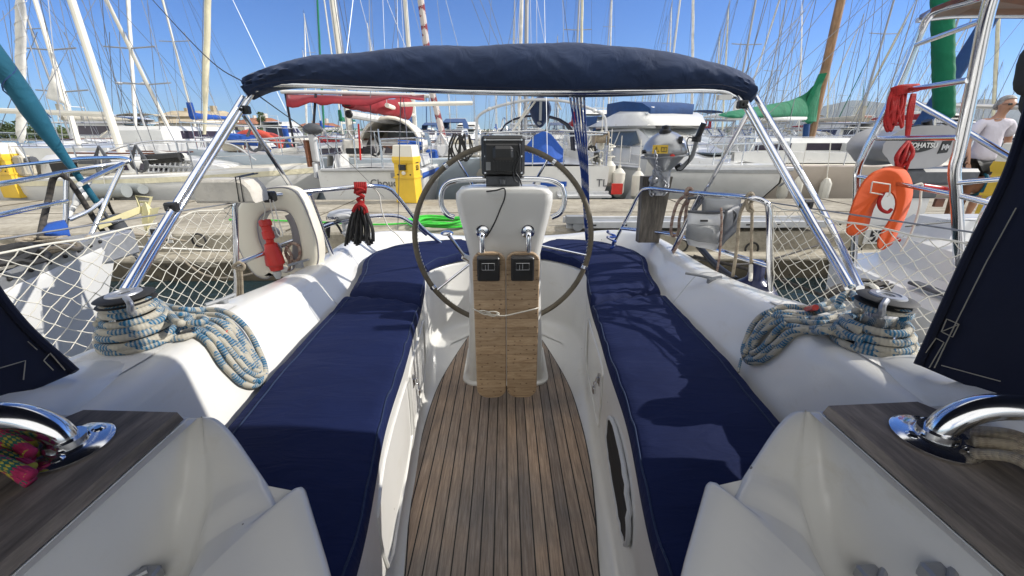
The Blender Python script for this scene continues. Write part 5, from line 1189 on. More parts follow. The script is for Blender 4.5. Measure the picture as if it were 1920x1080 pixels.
# red ropes on the arch
m = MB(); rg = random.Random(12)
for k in range(12):
    x = 1683+rg.uniform(-8, 14); m.tube(catmull([PY(x-4, 168+rg.uniform(-3, 6), 2.2), PY(x-8+rg.uniform(-6, 6), 195, 2.18), PY(x-10+rg.uniform(-8, 6), 225+rg.uniform(-10, 15), 2.18), PY(x-2, 205, 2.2), PY(x+4, 170, 2.22)], 5), .0075, 6)
for k in range(5): m.tube(catmull([PY(1670, 168+3*k, 2.2), PY(1690, 162+3*k, 2.18), PY(1722, 160+2*k, 2.2)], 4), .0085, 6)
for k in range(6):
    x = 1676+rg.uniform(-8, 8); m.tube(catmull([PY(x, 196, 2.19), PY(x-10+k*2, 225, 2.18), PY(x-4, 244+rg.uniform(-6, 4), 2.18), PY(x+6, 220, 2.2), PY(x+6, 196, 2.2)], 5), .006, 6)
for k in range(3): m.tube(catmull([PY(1662+4*k, 205, 2.2), PY(1664+3*k, 222, 2.2), PY(1670+3*k, 232, 2.2), PY(1674, 212, 2.2)], 5), .0065, 6)
tag(m.build('red_rope_hank', 'redrope', None, angle=180), 'tangled hank of red rope on the second ladder rung', 'rope', 'red ropes on the arch')
m = MB()
for k in range(4): m.tube(catmull([PY(1716-2*k, 176, 2.22), PY(1712-3*k, 205, 2.2), PY(1706-2*k, 240, 2.2), PY(1702-k, 262, 2.2)], 5), .006, 6)
for k in range(13): x = 1700+rg.uniform(-14, 12); m.tube(catmull([PY(1703+rg.uniform(-3, 3), 266, 2.2), PY(x, 284, 2.17+.02*(k % 3)), PY(x-6, 300, 2.16+.02*(k % 3)), PY(1688+rg.uniform(-12, 10), 322, 2.2)], 5), .0085, 6)
tag(m.build('red_rope_hank', 'redrope', None, angle=180), 'long hank of red rope hanging between ladder rungs down to the orange lifebuoy', 'rope', 'red ropes on the arch')
tubes('red_pole', [[PY(1730,348,2.3), PY(1770,354,2.3), PY(1790,358,2.2)]], .012, 'red', rn); tubes('red_pole', [[PY(1680,448,2.5), PY(1740,468,2.4), PY(1790,482,2.3)]], .012, 'red', rn)
MT['ogrey'] = mat('outboard_grey', (.33, .33, .34), .4, 0, .08, 5)
# Grey outboard on the right neighbour's stern
oe = empty('outboard_motor', label='pale grey outboard motor with black side badge reading TOHATSU behind the ladder', cat='outboard motor')
y0 = 2.75; a = PY(1655, 306, y0); b = PY(1793, 246, y0); w = b.x-a.x; h = b.z-a.z
o = [(0.10, .30), (.0, .48), (.03, .66), (.14, .84), (.34, .97), (.70, 1.0), (.95, .98), (1.0, .9), (.99, .5), (.94, .14), (.80, .04), (.45, .0), (.22, .08)]
o = samp([(a.x+p*w, a.z+q*h) for p, q in o], 44); m = MB(); m.prism(o, .30, tr((0, y0, 0)), bev=.035); m.build('cowling', 'ogrey', oe, angle=50)
m = MB(); pl_ = samp([(a.x+p*w, a.z+q*h) for p, q in [(.33,.62),(.36,.74),(.60,.72),(.70,.70),(.73,.52),(.66,.42),(.5,.34),(.36,.36)]], 30); m.prism(pl_, .01, tr((0, y0-.004, 0))); bd = m.build('side_badge', 'black', oe, smooth=False)
text_obj('maker_name', 'TOHATSU', .042, V((a.x+.535*w, y0-.008, a.z+.56*h)), FACE_US, 'white', bd, .001, .001)
text_obj('power_mark', '3.5 HP', .018, V((a.x+.44*w, y0-.008, a.z+.44*h)), FACE_US, 'white', bd, .0005)
m = MB(); pl_ = [(a.x+p*w, a.z+q*h) for p, q in [(.82,.30),(.97,.34),(.985,.72),(.84,.70)]]; m.prism(pl_, .01, tr((0, y0-.004, 0))); b2_ = m.build('front_badge', 'black', oe, smooth=False)
m = MB(); 
for q in range(4): m.box((a.x+(.85+.03*q)*w, y0-.008, a.z+(.42+.05*(q % 2))*h), (a.x+(.87+.03*q)*w, y0-.005, a.z+(.60-.04*(q % 2))*h))
tag(m.build('badge_marks', 'lgrey', b2_), kind='stuff')
m = MB(); m.box(PY(1690, 348, y0), PY(1782, 312, y0+.22), bev=.02); m.box(PY(1706, 372, y0+.02), PY(1730, 345, y0+.15), bev=.01); m.build('clamp_bracket', 'dark', oe)
m = MB(); m.tube([PY(1742, 256, y0+.1), PY(1738, 226, y0+.1)], .028, 10); m.lathe([(.05, 0), (.05, .04), (0, .05)], tr(PY(1718, 248, y0+.1)), 12); m.build('carry_handle', 'black', oe)
m = MB(); m.box(PY(1752, 388, 2.9), PY(1768, 372, 2.92)); m.build('mounting_pad', 'brown', rn)
m = MB(); m.box((2.55, 2.80, -.62), (2.95, 2.84, -.30), bev=.01); m.build('engine_board', 'white', rn)
# rope heap on its side deck
m = MB(); rg = random.Random(21)
for k in range(7):
    c = PZ(1615+rg.uniform(-35, 35), 545+rg.uniform(-12, 12), -.745+.012*k); m.tube([c+V((.13*cos(t*.5), .05*sin(t*.5+.4*k), .014*sin(t*.9+k))) for t in range(13)], .010, 6, closed=True)
tag(m.build('dark_rope_heap', 'ropeDk', None), 'heap of dark rope on the side deck of the right neighbour behind the net', 'rope')
m = MB(); c = PZ(1628, 552, -.70)
for k in range(3): m.tube([c+V((.004*k, .045*cos(t*.5), .045*sin(t*.5)+.0)) for t in range(13)], .009, 7, closed=True)
tag(m.build('white_rope_coil', 'wirel', None), 'small white rope coil on the right neighbour side deck', 'rope')
# green furled sail, blue spar, black bag (the yacht beyond)
ob2 = empty('moored_sailboat', label='sailboat of which the green wrapped furled sail and blue spar rise behind the right arch', cat='sailboat')
def furl(A, B, r, mt, name, par, wrap=None, n=40, wob=.1):
    mm = MB(); R = []
    for i in range(n+1):
        p = A.lerp(B, i/n); ring = []
        f = min(1, .45+i/4, .3+(n-i)/6)
        for k in range(12):
            a = 2*pi*k/12; rr = r*f*(1+wob*sin(a+i*1.3)+wob*.5*sin(3*a+i*.5)); ring.append(p+V((rr*cos(a), rr*sin(a), 0)))
        R.append(ring)
    mm.grid(R, closed_u=True, cap=True); o = mm.build(name, mt, par, angle=60)
    if wrap:
        w2 = MB(); L = (B-A).length; N = int(L*50); w2.tube([A.lerp(B, i/N)+V((r*1.06*cos(i*.35), r*1.06*sin(i*.35), 0)) for i in range(N)], .004*(1+r*5), 4); w2.build('wrap_line', wrap, o)
    return o
furl(PY(1770, 225, 3.6), PY(1766, -60, 3.6), .072, 'green', 'furled_sail', ob2, 'greenhose' if False else None, 60, .02)
tubes('spar', [[PY(1725,240,5.0), PY(1840,60,5.0), PY(1900,-40,5.0)]], .075, 'bluedk', ob2)
tubes('mast', [[PY(1700,245,9.5), PY(1700,230,9.5)]], .05, 'alu', ob2)
m = MB(); R = []
for (y, hb, zz) in [(3.4, .02, -.55), (4.2, .4, -.58), (5.2, .75, -.6)]: R.append([V((6.0+(y-3.4)*.05-hb, y-1.2, zz)), V((6.0-hb*.7, y-1.2, WL)), V((6.0+hb*.7, y-1.2, WL)), V((6.0+hb, y-1.2, zz))])
m.grid(R, closed_u=True, cap=True); m.build('hull', 'white', ob2)
m = MB(); c = PY(1958, 118, 3.0); m.ell(c, (.13, .12, .20), 18, 12, fn=lambda v: V((v.x*(1+.1*sin(v.z*6)), v.y, v.z*(1-.2*v.x)))); m.ell(c+V((.02, 0, -.2)), (.06, .06, .12), 12, 8); tag(m.build('black_bag', 'blackr', None), 'black bag hanging at the upper right edge of the photo', 'bag')
# ================================================================ PERSON AND DOG ON THE QUAY
def skin(name, V_, E_, mt, parent, sub=2, root=0):
    me = bpy.data.meshes.new(name); me.from_pydata([v[:3] for v in V_], E_, []); o = bpy.data.objects.new(name, me); C.objects.link(o)
    sk_ = o.modifiers.new('skin', 'SKIN'); sk_.use_smooth_shade = True; sk_.branch_smoothing = .6
    ly = me.skin_vertices[0].data if me.skin_vertices else None
    if ly is None:
        bpy.context.view_layer.objects.active = o; me.attributes
    for i, v in enumerate(V_):
        r = v[3]; me.skin_vertices[0].data[i].radius = (r, v[4] if len(v) > 4 else r); me.skin_vertices[0].data[i].use_root = (i == root)
    s = o.modifiers.new('sub', 'SUBSURF'); s.levels = s.render_levels = sub
    dg = bpy.context.evaluated_depsgraph_get(); dg.update(); m2 = bpy.data.meshes.new_from_object(o.evaluated_get(dg)); bpy.data.objects.remove(o)
    m2.name = name; m2.materials.clear(); m2.materials.append(MT[mt]); m2.polygons.foreach_set('use_smooth', [True]*len(m2.polygons))
    o = bpy.data.objects.new(name, m2); C.objects.link(o); o.parent = parent; return o
pr_ = empty('person', V((6.90, 6.05, -1.25)), radians(-8), 'person in white T-shirt and dark shorts looking down, standing behind the right yellow post', 'person')
def hand(Vv, E, w, p, d, s=1):
    """palm from wrist index w at point p along d, five fingers"""
    d = V(d).normalized(); side = d.cross(V((0, 1, .2))).normalized(); i0 = len(Vv); Vv.append((*(p+d*.045), .026, .016)); E.append((w, i0))
    for k, (o, L) in enumerate(((-.024, .065), (-.008, .075), (.008, .07), (.022, .055))):
        a = p+d*.085+side*o; b = a+d*L*.5+V((0, -.004, 0)); c = b+d*L*.4+V((0, -.012, 0)); n = len(Vv); Vv += [(*a, .010), (*b, .009), (*c, .007)]; E += [(i0, n), (n, n+1), (n+1, n+2)]
    a = p+d*.03-side*.032; b = a+d*.03-side*.014; n = len(Vv); Vv += [(*a, .011), (*b, .008)]; E += [(i0, n), (n, n+1)]
bv_ = [(0,0,.95,.13,.105), (0,.0,1.10,.125,.10), (0,.0,1.27,.15,.105), (0,.0,1.40,.11,.08), (0,-.01,1.47,.052), (0,-.04,1.54,.056,.062), (0,-.075,1.60,.080,.094), (0,-.07,1.665,.074,.090), (0,-.06,1.705,.05,.06),
       (.17,0,1.40,.058), (.235,.02,1.28,.048), (.30,.06,1.13,.040), (.26,-.02,1.02,.032), (.215,-.08,.96,.024),
       (-.17,0,1.40,.058), (-.235,.0,1.28,.048), (-.27,-.01,1.13,.040), (-.275,-.08,1.0,.032), (-.27,-.13,.90,.024),
       (.10,0,.86,.092), (.115,-.02,.66,.075), (.12,-.02,.48,.056), (.125,.0,.30,.054), (.125,.02,.09,.034), (.125,-.03,.035,.036), (.13,-.14,.025,.028),
       (-.10,0,.86,.092), (-.115,-.02,.66,.075), (-.12,-.02,.48,.056), (-.125,.0,.30,.054), (-.125,.02,.09,.034), (-.125,-.03,.035,.036), (-.13,-.14,.025,.028),
       (0,-.165,1.605,.013), (.082,-.05,1.61,.014), (-.082,-.05,1.61,.014)]
be_ = [(0,1),(1,2),(2,3),(3,4),(4,5),(5,6),(6,7),(7,8),(3,9),(9,10),(10,11),(11,12),(12,13),(3,14),(14,15),(15,16),(16,17),(17,18),(0,19),(19,20),(20,21),(21,22),(22,23),(23,24),(24,25),(0,26),(26,27),(27,28),(28,29),(29,30),(30,31),(31,32),(6,33),(6,34),(6,35)]
hand(bv_, be_, 13, V((.215,-.08,.96)), (-.5,-.2,-.6)); hand(bv_, be_, 18, V((-.27,-.13,.90)), (.1,-.25,-1))
skin('body', bv_, be_, 'skin', pr_)
skin('t_shirt', [(0,0,.84,.185,.155), (0,0,.98,.168,.145), (0,0,1.14,.155,.13), (0,0,1.28,.175,.13), (0,0,1.40,.13,.095), (0,-.005,1.445,.085,.075), (.165,0,1.395,.080), (.225,.01,1.30,.078), (.255,.03,1.20,.074), (-.165,0,1.395,.080), (-.225,.0,1.30,.078), (-.25,.0,1.20,.074)], [(0,1),(1,2),(2,3),(3,4),(4,5),(4,6),(6,7),(7,8),(4,9),(9,10),(10,11)], 'tshirt', pr_)
skin('shorts', [(0,0,.90,.168,.135), (.10,0,.82,.112), (.12,-.01,.62,.105), (-.10,0,.82,.112), (-.12,-.01,.62,.105)], [(0,1),(1,2),(0,3),(3,4)], 'blackr', pr_)
m = MB(); m.ell((0, -.045, 1.655), (.090, .100, .085), 20, 14, fn=lambda v: V((v.x*(1+.05*sin(v.z*9+v.x*7)), v.y if not (v.y < -.35 and v.z < .35) else -.35, v.z if v.z > -.55 else -.55))); m.ell((.0, .065, 1.60), (.05, .04, .05), 12, 8); m.build('hair', 'hair', pr_, angle=80)
m = MB(); m.box((-.066, -.158, 1.605), (-.012, -.146, 1.632), bev=.005); m.box((.012, -.158, 1.605), (.066, -.146, 1.632), bev=.005); m.tube([(-.08, -.05, 1.622), (-.066, -.148, 1.622), (.066, -.148, 1.622), (.08, -.05, 1.622)], .003, 5); m.build('sunglasses', 'black', pr_)
m = MB(); m.tube(catmull([(-.024, -.141, 1.558), (0, -.147, 1.556), (.024, -.141, 1.558)], 4), .005, 6); m.build('mouth', 'brown', pr_)
dr = empty('dog', V((7.0, 6.0, -1.25)), radians(0), 'brown dog with dark ears and muzzle and a teal harness in front of the person', 'dog')
dv = [(.18,0,.56,.12,.13), (0,0,.55,.125,.14), (-.18,0,.55,.125,.16), (-.31,0,.60,.11,.13), (-.40,0,.70,.075,.08), (-.47,0,.79,.070,.075), (-.56,0,.79,.05,.05), (-.65,0,.765,.032,.032),
      (-.27,.08,.46,.055), (-.28,.08,.30,.036), (-.275,.08,.13,.026), (-.28,.08,.04,.026), (-.32,.08,.022,.024), (-.27,-.08,.46,.055), (-.28,-.08,.30,.036), (-.275,-.08,.13,.026), (-.28,-.08,.04,.026), (-.32,-.08,.022,.024),
      (.25,.08,.48,.08), (.20,.09,.32,.05), (.31,.09,.19,.026), (.29,.09,.04,.026), (.25,.09,.022,.024), (.25,-.08,.48,.08), (.20,-.09,.32,.05), (.31,-.09,.19,.026), (.29,-.09,.04,.026), (.25,-.09,.022,.024),
      (.33,0,.58,.035), (.43,0,.50,.022), (.48,0,.38,.016)]
de = [(0,1),(1,2),(2,3),(3,4),(4,5),(5,6),(6,7),(2,8),(8,9),(9,10),(10,11),(11,12),(2,13),(13,14),(14,15),(15,16),(16,17),(0,18),(18,19),(19,20),(20,21),(21,22),(0,23),(23,24),(24,25),(25,26),(26,27),(0,28),(28,29),(29,30)]
skin('body', dv, de, 'dogfur', dr)
for s in (-1, 1):
    m = MB(); m.add([V((-.44, s*.065, .83)), V((-.50, s*.055, .845)), V((-.47, s*.085, .83)), V((-.455, s*.075, .955))], [(0, 1, 3), (1, 2, 3), (2, 0, 3), (0, 2, 1)]); m.build('ear', 'dogdark', dr, smooth=False)
m = MB(); m.ell((-.63, 0, .775), (.07, .042, .038), 14, 10); m.ell((-.50, 0, .83), (.07, .055, .035), 12, 8); m.build('dark_mask', 'dogdark', dr)
m = MB(); m.tube([V((-.10+.02*sin(t), .145*cos(t), .55+.165*sin(t))) for t in [2*pi*k/20 for k in range(20)]], .022, 6, closed=True); m.tube([(-.10, -.12, .60), (-.28, -.13, .62)], .022, 6); m.build('harness', 'teal', dr)
# ================================================================ BOATS BEYOND THE QUAY
def hull_rows(L, B, fb, stern=.78, sheer=.22, n=14, rake=.5):
    R = []
    for i in range(n+1):
        s = i/n; y = L*s; w = B/2*(stern+(1-stern)*min(1, s/.45)) if s < .45 else B/2*max(.02, (1-((s-.45)/.55)**2.3)); z = fb*(1+sheer*max(0, s-.35)**1.6*1.6)
        yo = -rake*0 if s < 1 else 0; wl = w*(.80 if s < .7 else .80-.5*(s-.7)/.3); yl = y-(rake*max(0, (s-.55)/.45)**2)
        R.append((y, yl, w, wl, z))
    return R
def make_hull(L, B, fb, mt, parent, stripe=None, deckmt='white', **k):
    Rr = hull_rows(L, B, fb, **k); m = MB(); rows = []
    for y, yl, w, wl, z in Rr:
        rows.append([V((-w*.97, y, z+.03)), V((-w, y, z)), V((-w*.99, y*.98+yl*.02, z*.72)), V((-(w+wl)/2*.98, (y+yl)/2, z*.34)), V((-wl, yl, 0)), V((-wl*.5, yl, -.4)), V((wl*.5, yl, -.4)), V((wl, yl, 0)), V(((w+wl)/2*.98, (y+yl)/2, z*.34)), V((w*.99, y*.98+yl*.02, z*.72)), V((w, y, z)), V((w*.97, y, z+.03))])
    m.grid(rows); m.add(rows[0], [tuple(range(12))]); h = m.build('hull', mt, parent, angle=50)
    m = MB(); m.grid([[V((-w*.965, y, z+.025)), V((-w*.5, y, z+.06)), V((0, y, z+.075)), V((w*.5, y, z+.06)), V((w*.965, y, z+.025))] for y, yl, w, wl, z in Rr]); m.build('deck', deckmt, parent, angle=60)
    if stripe:
        m = MB()
        for s in (-1, 1): m.grid([[V((s*(w+.004), y, z*.96)), V((s*(w+.006), y, z*.86))] for y, yl, w, wl, z in Rr])
        m.build('hull_stripe', stripe, parent)
    return Rr
def at_s(Rr, s):
    i = min(len(Rr)-2, int(s*(len(Rr)-1))); f = s*(len(Rr)-1)-i; return [a+(b-a)*f for a, b in zip(Rr[i], Rr[i+1])]
def rails(Rr, L, parent, s0=.02, s1=.97, h=.62, full=True):
    m = MB()
    for sg in (-1, 1):
        top = [];
        for k in range(9):
            y, yl, w, wl, z = at_s(Rr, s0+(s1-s0)*k/8); p = V((sg*w*.93, y, z)); top.append(p+V((0, 0, h))); m.tube([p, p+V((0, 0, h))], .014, 5)
        m.tube(top, .007, 4); m.tube([p-V((0, 0, h*.5)) for p in top], .006, 4)
    y, yl, w, wl, z = at_s(Rr, .86); ya = L
    m.tube(catmull([V((-w*.93, y, z+h)), V((-w*.5, (y+ya)/2+.1, z+h+.05)), V((0, ya+.05, z+h+.08)), V((w*.5, (y+ya)/2+.1, z+h+.05)), V((w*.93, y, z+h))], 5), .016, 6)
    y, yl, w, wl, z = at_s(Rr, .0)
    m.tube(catmull([V((-w*.9, 1.3, z+h)), V((-w*.93, .25, z+h+.02)), V((-w*.75, .02, z+h+.02)), V((-w*.25, 0, z+h))], 5), .016, 6); m.tube(catmull([V((w*.9, 1.3, z+h)), V((w*.93, .25, z+h+.02)), V((w*.75, .02, z+h+.02)), V((w*.25, 0, z+h))], 5), .016, 6)
    for x in (-.93, -.25, .25, .93): m.tube([V((x*w, .05, z)), V((x*w, .05, z+h))], .014, 5)
    m.build('guard_rail', 'chrome2', parent)
def spray(parent, y, w, h, z, mt='bluedk', win='clear', length=1.2):
    def arc(yy, ww, hh, n=10): return [V((-ww*cos(pi*k/n), yy, z+hh*sin(pi*k/n)**.55)) for k in range(n+1)]
    m = MB(); m.grid([arc(y, w, h), arc(y+.08, w*1.0, h*1.0), arc(y+length*.45, w*.98, h*.97)]); m.build('sprayhood', mt, parent, angle=80)
    m = MB(); m.grid([arc(y+length*.45, w*.975, h*.96), arc(y+length, w*.85, h*.35)]); m.build('sprayhood_window', win, parent, angle=80)
    m = MB(); m.tube(arc(y, w, h), .02, 6)
    for f in (-.36, .36): m.tube([V((w*f, y+length*.45, z+h*.97)), V((w*f*.9, y+length, z+h*.38))], .025, 5)
    m.build('sprayhood_frame', mt, parent)
def make_rig(parent, L, ym, z, H, r=.075, mt='mastw', cover='blue', furl='whitecloth', boomL=None, sp=2, Rr=None, spreader=True, dens=1):
    m = MB(); m.tube([V((0, ym, z)), V((0, ym-.002*H, z+H))], r, 10, taper=r*.75); ms = m.build('mast', mt, parent)
    for k in range(sp if spreader else 0):
        zz = z+H*(k+1)/(sp+1.0)*1.05; m = MB(); m.tube([V((-.75+.15*k, ym-.1, zz+.05)), V((0, ym, zz)), V((.75-.15*k, ym-.1, zz+.05))], .022, 6); m.build('spreader', 'alu', ms)
    m = MB(); m.tube([V((0, ym, z+H)), V((0, ym-.05, z+H+.35))], .012, 4); m.tube([V((-.15, ym-.1, z+H+.12)), V((.1, ym+.1, z+H+.12))], .01, 4); m.build('masthead_aerial', 'dark', ms)
    bl = boomL or L*.36
    m = MB(); m.tube([V((0, ym-.05, z+.85)), V((0, ym-bl, z+.95))], .055, 8); m.build('boom', mt, parent)
    if cover:
        m = MB(); R = []
        for i in range(17):
            s = i/16; c = V((0, ym+.05-(bl-.1)*s, z+.95+.1*s)); hh = (.36-.24*s)*(1 if 0 < i < 16 else .5); R.append([c+V((.13*(1-.3*s)*cos(a)*(1+.12*sin(i*2+a)), 0, hh*.5+hh*.5*sin(a)*(1+.1*sin(i*1.7)))) for a in [2*pi*k/10 for k in range(10)]])
        m.grid(R, closed_u=True, cap=True)
        m.grid([[V((-.12, ym-.12, z+1.1)), V((.12, ym-.12, z+1.1)), V((.12, ym+.1, z+1.1)), V((-.12, ym+.1, z+1.1))], [V((-.09, ym-.1, z+1.75)), V((.09, ym-.1, z+1.75)), V((.09, ym+.09, z+1.75)), V((-.09, ym+.09, z+1.75))]], closed_u=True, cap=True)
        m.build('sail_cover', cover, parent, angle=70)
    bow = V((0, L*.97, (Rr[-1][4] if Rr else z)+.05)); head = V((0, ym+.02, z+H*.95))
    if furl: furl_sail = furl_(bow+V((0, -.15, .3)), head, .07, furl, parent)
    m = MB(); m.tube([bow, V((0, ym, z+H))], .008, 3)
    y1, _, w1, _, z1 = at_s(Rr, .52) if Rr else (ym, 0, 1.4, 0, z)
    for sg in (-1, 1):
        m.tube([V((sg*w1*.9, ym-.15, z1)), V((sg*.62, ym-.1, z+H*.68)), V((0, ym, z+H))], .0085, 3); m.tube([V((sg*w1*.85, ym-.3, z1)), V((0, ym, z+H*.36))], .0085, 3)
        m.tube([V((sg*.8, .1, Rr[0][4] if Rr else z)), V((0, ym-1.5, z+H*.55))], .0085, 3)
    m.tube([V((0, .1, (Rr[0][4] if Rr else z))), V((0, ym, z+H))], .0085, 3); m.tube([V((0, ym-bl, z+1)), V((0, ym, z+H))], .006, 4)
    if dens > 1:
        for sg in (-1, 1): m.tube([V((sg*.05, ym-.1, z+.1)), V((sg*.08, ym-.1, z+H*.95))], .006, 4)
        m.tube([V((0, ym-bl*.6, z+1.2)), V((0, ym, z+H*.5))], .006, 4); m.tube([V((0, ym-bl*.3, z+1.2)), V((0, ym, z+H*.5))], .006, 4)
    m.build('rigging', 'wire', parent)
def furl_(A, B, r, mt, par, n=24):
    mm = MB(); R = []
    for i in range(n+1):
        p = A.lerp(B, i/n); f = min(1, .5+i/4, .3+(n-i)/6); R.append([p+V((r*f*cos(2*pi*k/8), r*f*sin(2*pi*k/8), 0))*(1+.1*sin(i*2+k)) for k in range(8)])
    mm.grid(R, closed_u=True, cap=True); return mm.build('furled_sail', mt, par, angle=60)
def roof(parent, L, B, z, y0, y1, h=.42, w=.62, mt='white', wmt='glassd', nwin=3):
    m = MB(); R = []
    for s, hh, ww in [(0, 1, 1), (.05, 1.05, 1), (.35, 1.0, .98), (.7, .75, .86), (.93, .42, .66), (1, .05, .5)]:
        y = y0+(y1-y0)*s; a = B/2*w*ww; R.append([V((-a-.08, y, z+.02)), V((-a, y, z+h*hh*.75)), V((-a*.8, y, z+h*hh)), V((0, y, z+h*hh*1.1)), V((a*.8, y, z+h*hh)), V((a, y, z+h*hh*.75)), V((a+.08, y, z+.02))])
    m.grid(R); m.add(R[0], [tuple(range(7))]); cr = m.build('coachroof', mt, parent, angle=40)
    for k in range(nwin):
        for sg in (-1, 1):
            s0, s1 = .12+k*.2, .27+k*.2; a = B/2*w; 
            def pp(s, t): hh = 1-.25*max(0, (s-.35)/.35); ww = 1-.12*max(0, (s-.35)/.35); return V((sg*(a*ww+.085-.08*t), y0+(y1-y0)*s, z+.02+h*hh*.75*t))
            m = MB(); m.add([pp(s0, .3), pp(s1, .3), pp(s1-.015, .85), pp(s0+.01, .85)], [(0, 1, 2, 3)]); m.build('window', wmt, cr, smooth=False)
    m = MB(); m.box((-.28, y0+.5*(y1-y0), z+h*1.0), (.28, y0+.5*(y1-y0)+.5, z+h*1.09), bev=.02); m.build('hatch', wmt, cr)
    m = MB(); 
    for sg in (-1, 1): m.tube([V((sg*B*.2, y0+.3, z+h*1.1)), V((sg*B*.18, y0+(y1-y0)*.6, z+h*1.05))], .018, 5)
    m.build('handrail', 'brown', cr)
    return cr
def cockpit(parent, B, z, y0, y1, wheel=True):
    m = MB(); w = B*.33
    m.grid([[V((-w-.1, y, z+.03)), V((-w-.05, y, z+.26)), V((-w+.06, y, z+.26)), V((-w+.1, y, z-.25)), V((w-.1, y, z-.25)), V((w-.06, y, z+.26)), V((w+.05, y, z+.26)), V((w+.1, y, z+.03))] for y in (y0, y0+.3, (y0+y1)/2, y1)]); m.build('cockpit_coaming', 'white', parent, angle=35)
    if not wheel: return
    m = MB(); c = V((0, y0+.75, z+.55)); m.tube([c+V((.42*cos(t*.3), 0, .42*sin(t*.3))) for t in range(21)], .018, 6, closed=True)
    for a in range(5): m.tube([c, c+V((.42*cos(a*1.257), 0, .42*sin(a*1.257)))], .0085, 3)
    m.box(c+V((-.13, .04, -.55)), c+V((.13, .22, .15)), bev=.03); m.build('steering_wheel', 'chrome2', parent)
def gear(parent, Rr, L, B, z, n=5, seed=0):
    rg = random.Random(int(L*10+B*100)+seed); cols = ['dark', 'blue', 'beigecloth', 'blackr', 'lgrey', 'redcloth', 'dark', 'whitecloth']
    for k in range(n):
        y = rg.uniform(.1, .9)*L; yy, yl, w, wl, zz = at_s(Rr, y/L); sg = rg.choice((-1, 1)); p = V((sg*w*.85, y, zz+.05)); m = MB(); t = rg.randrange(3)
        if t == 0: m.tube([p+V((0, rg.uniform(-.4, -.2), .25)), p+V((0, rg.uniform(.2, .4), .3))], rg.uniform(.06, .13), 8)
        elif t == 1:
            for j in range(3): m.tube(catmull([p+V((0, .0, .55)), p+V((sg*.05, -.12-.03*j, .2)), p+V((sg*.05, 0, .02)), p+V((sg*.05, .12+.03*j, .2)), p+V((0, 0, .55))], 3), .02, 5)
        else: m.box(p+V((-.14, -.2, 0)), p+V((.14, .2, rg.uniform(.2, .4))), bev=.04)
        m.build(('rolled_cover', 'rope_hank', 'gear_bag')[t], cols[rg.randrange(8)], parent)
    for sg in (-1, 1):
        for f in (.22, .55):
            y, yl, w, wl, zz = at_s(Rr, f); m = MB(); m.lathe([(0, 0), (.09, .05), (.11, .15), (.11, .5), (.05, .6), (0, .62)], tr(V((sg*(w+.10), y, zz-.85))), 8); m.tube([V((sg*(w+.08), y, zz-.25)), V((sg*w*.93, y, zz+.5))], .012, 4); m.build('hull_fender', 'fender', parent)
def sailboat(name, label, L, B, fb, hullmt='white', stripe=None, H=12, cover='blue', furl='whitecloth', mastmt='mastw', hood='bluedk', sp=2, r=.054, dens=2, group=None, winmt='glassd', ym=None, deckmt='white', outb=False, bim=None, wheel=True):
    root = empty(name, label=label, cat='sailboat', group=group); Rr = make_hull(L, B, fb, hullmt, root, stripe, deckmt); z = fb+.03; ym = ym or L*.58
    roof(root, L, B, z, L*.36, L*.80, .40, .62, 'white', winmt); cockpit(root, B, z, .35, L*.36, wheel); gear(root, Rr, L, B, z); rails(Rr, L, root)
    if hood: spray(root, L*.30, B*.30, .62, z+.25, hood)
    make_rig(root, L, ym, z+.38, H, r, mastmt, cover, furl, None, sp, Rr, True, dens)
    if bim:
        m = MB(); w = B*.36; R = [[V((w*cos(a)*-1, y, z+1.75+.12*sin(a))) for a in [pi*k/8 for k in range(9)]] for y in (.3, 1.2, 2.1)]; m.grid(R); o = m.build('bimini', bim, root, angle=80); md = o.modifiers.new('t', 'SOLIDIFY'); md.thickness = .02
        m = MB()
        for y in (.35, 2.05): m.tube([V((-w, 1.2, z+.1)), V((-w, y, z+1.72)), V((w, y, z+1.72)), V((w, 1.2, z+.1))], .014, 5)
        m.build('bimini_frame', 'chrome2', root)
    if outb:
        m = MB(); m.ell((.9, -.25, z+.55), (.15, .24, .2), 12, 8); m.box((.83, -.25, z-.5), (.97, -.1, z+.45), bev=.03); m.build('outboard', 'dark', root)
    return root
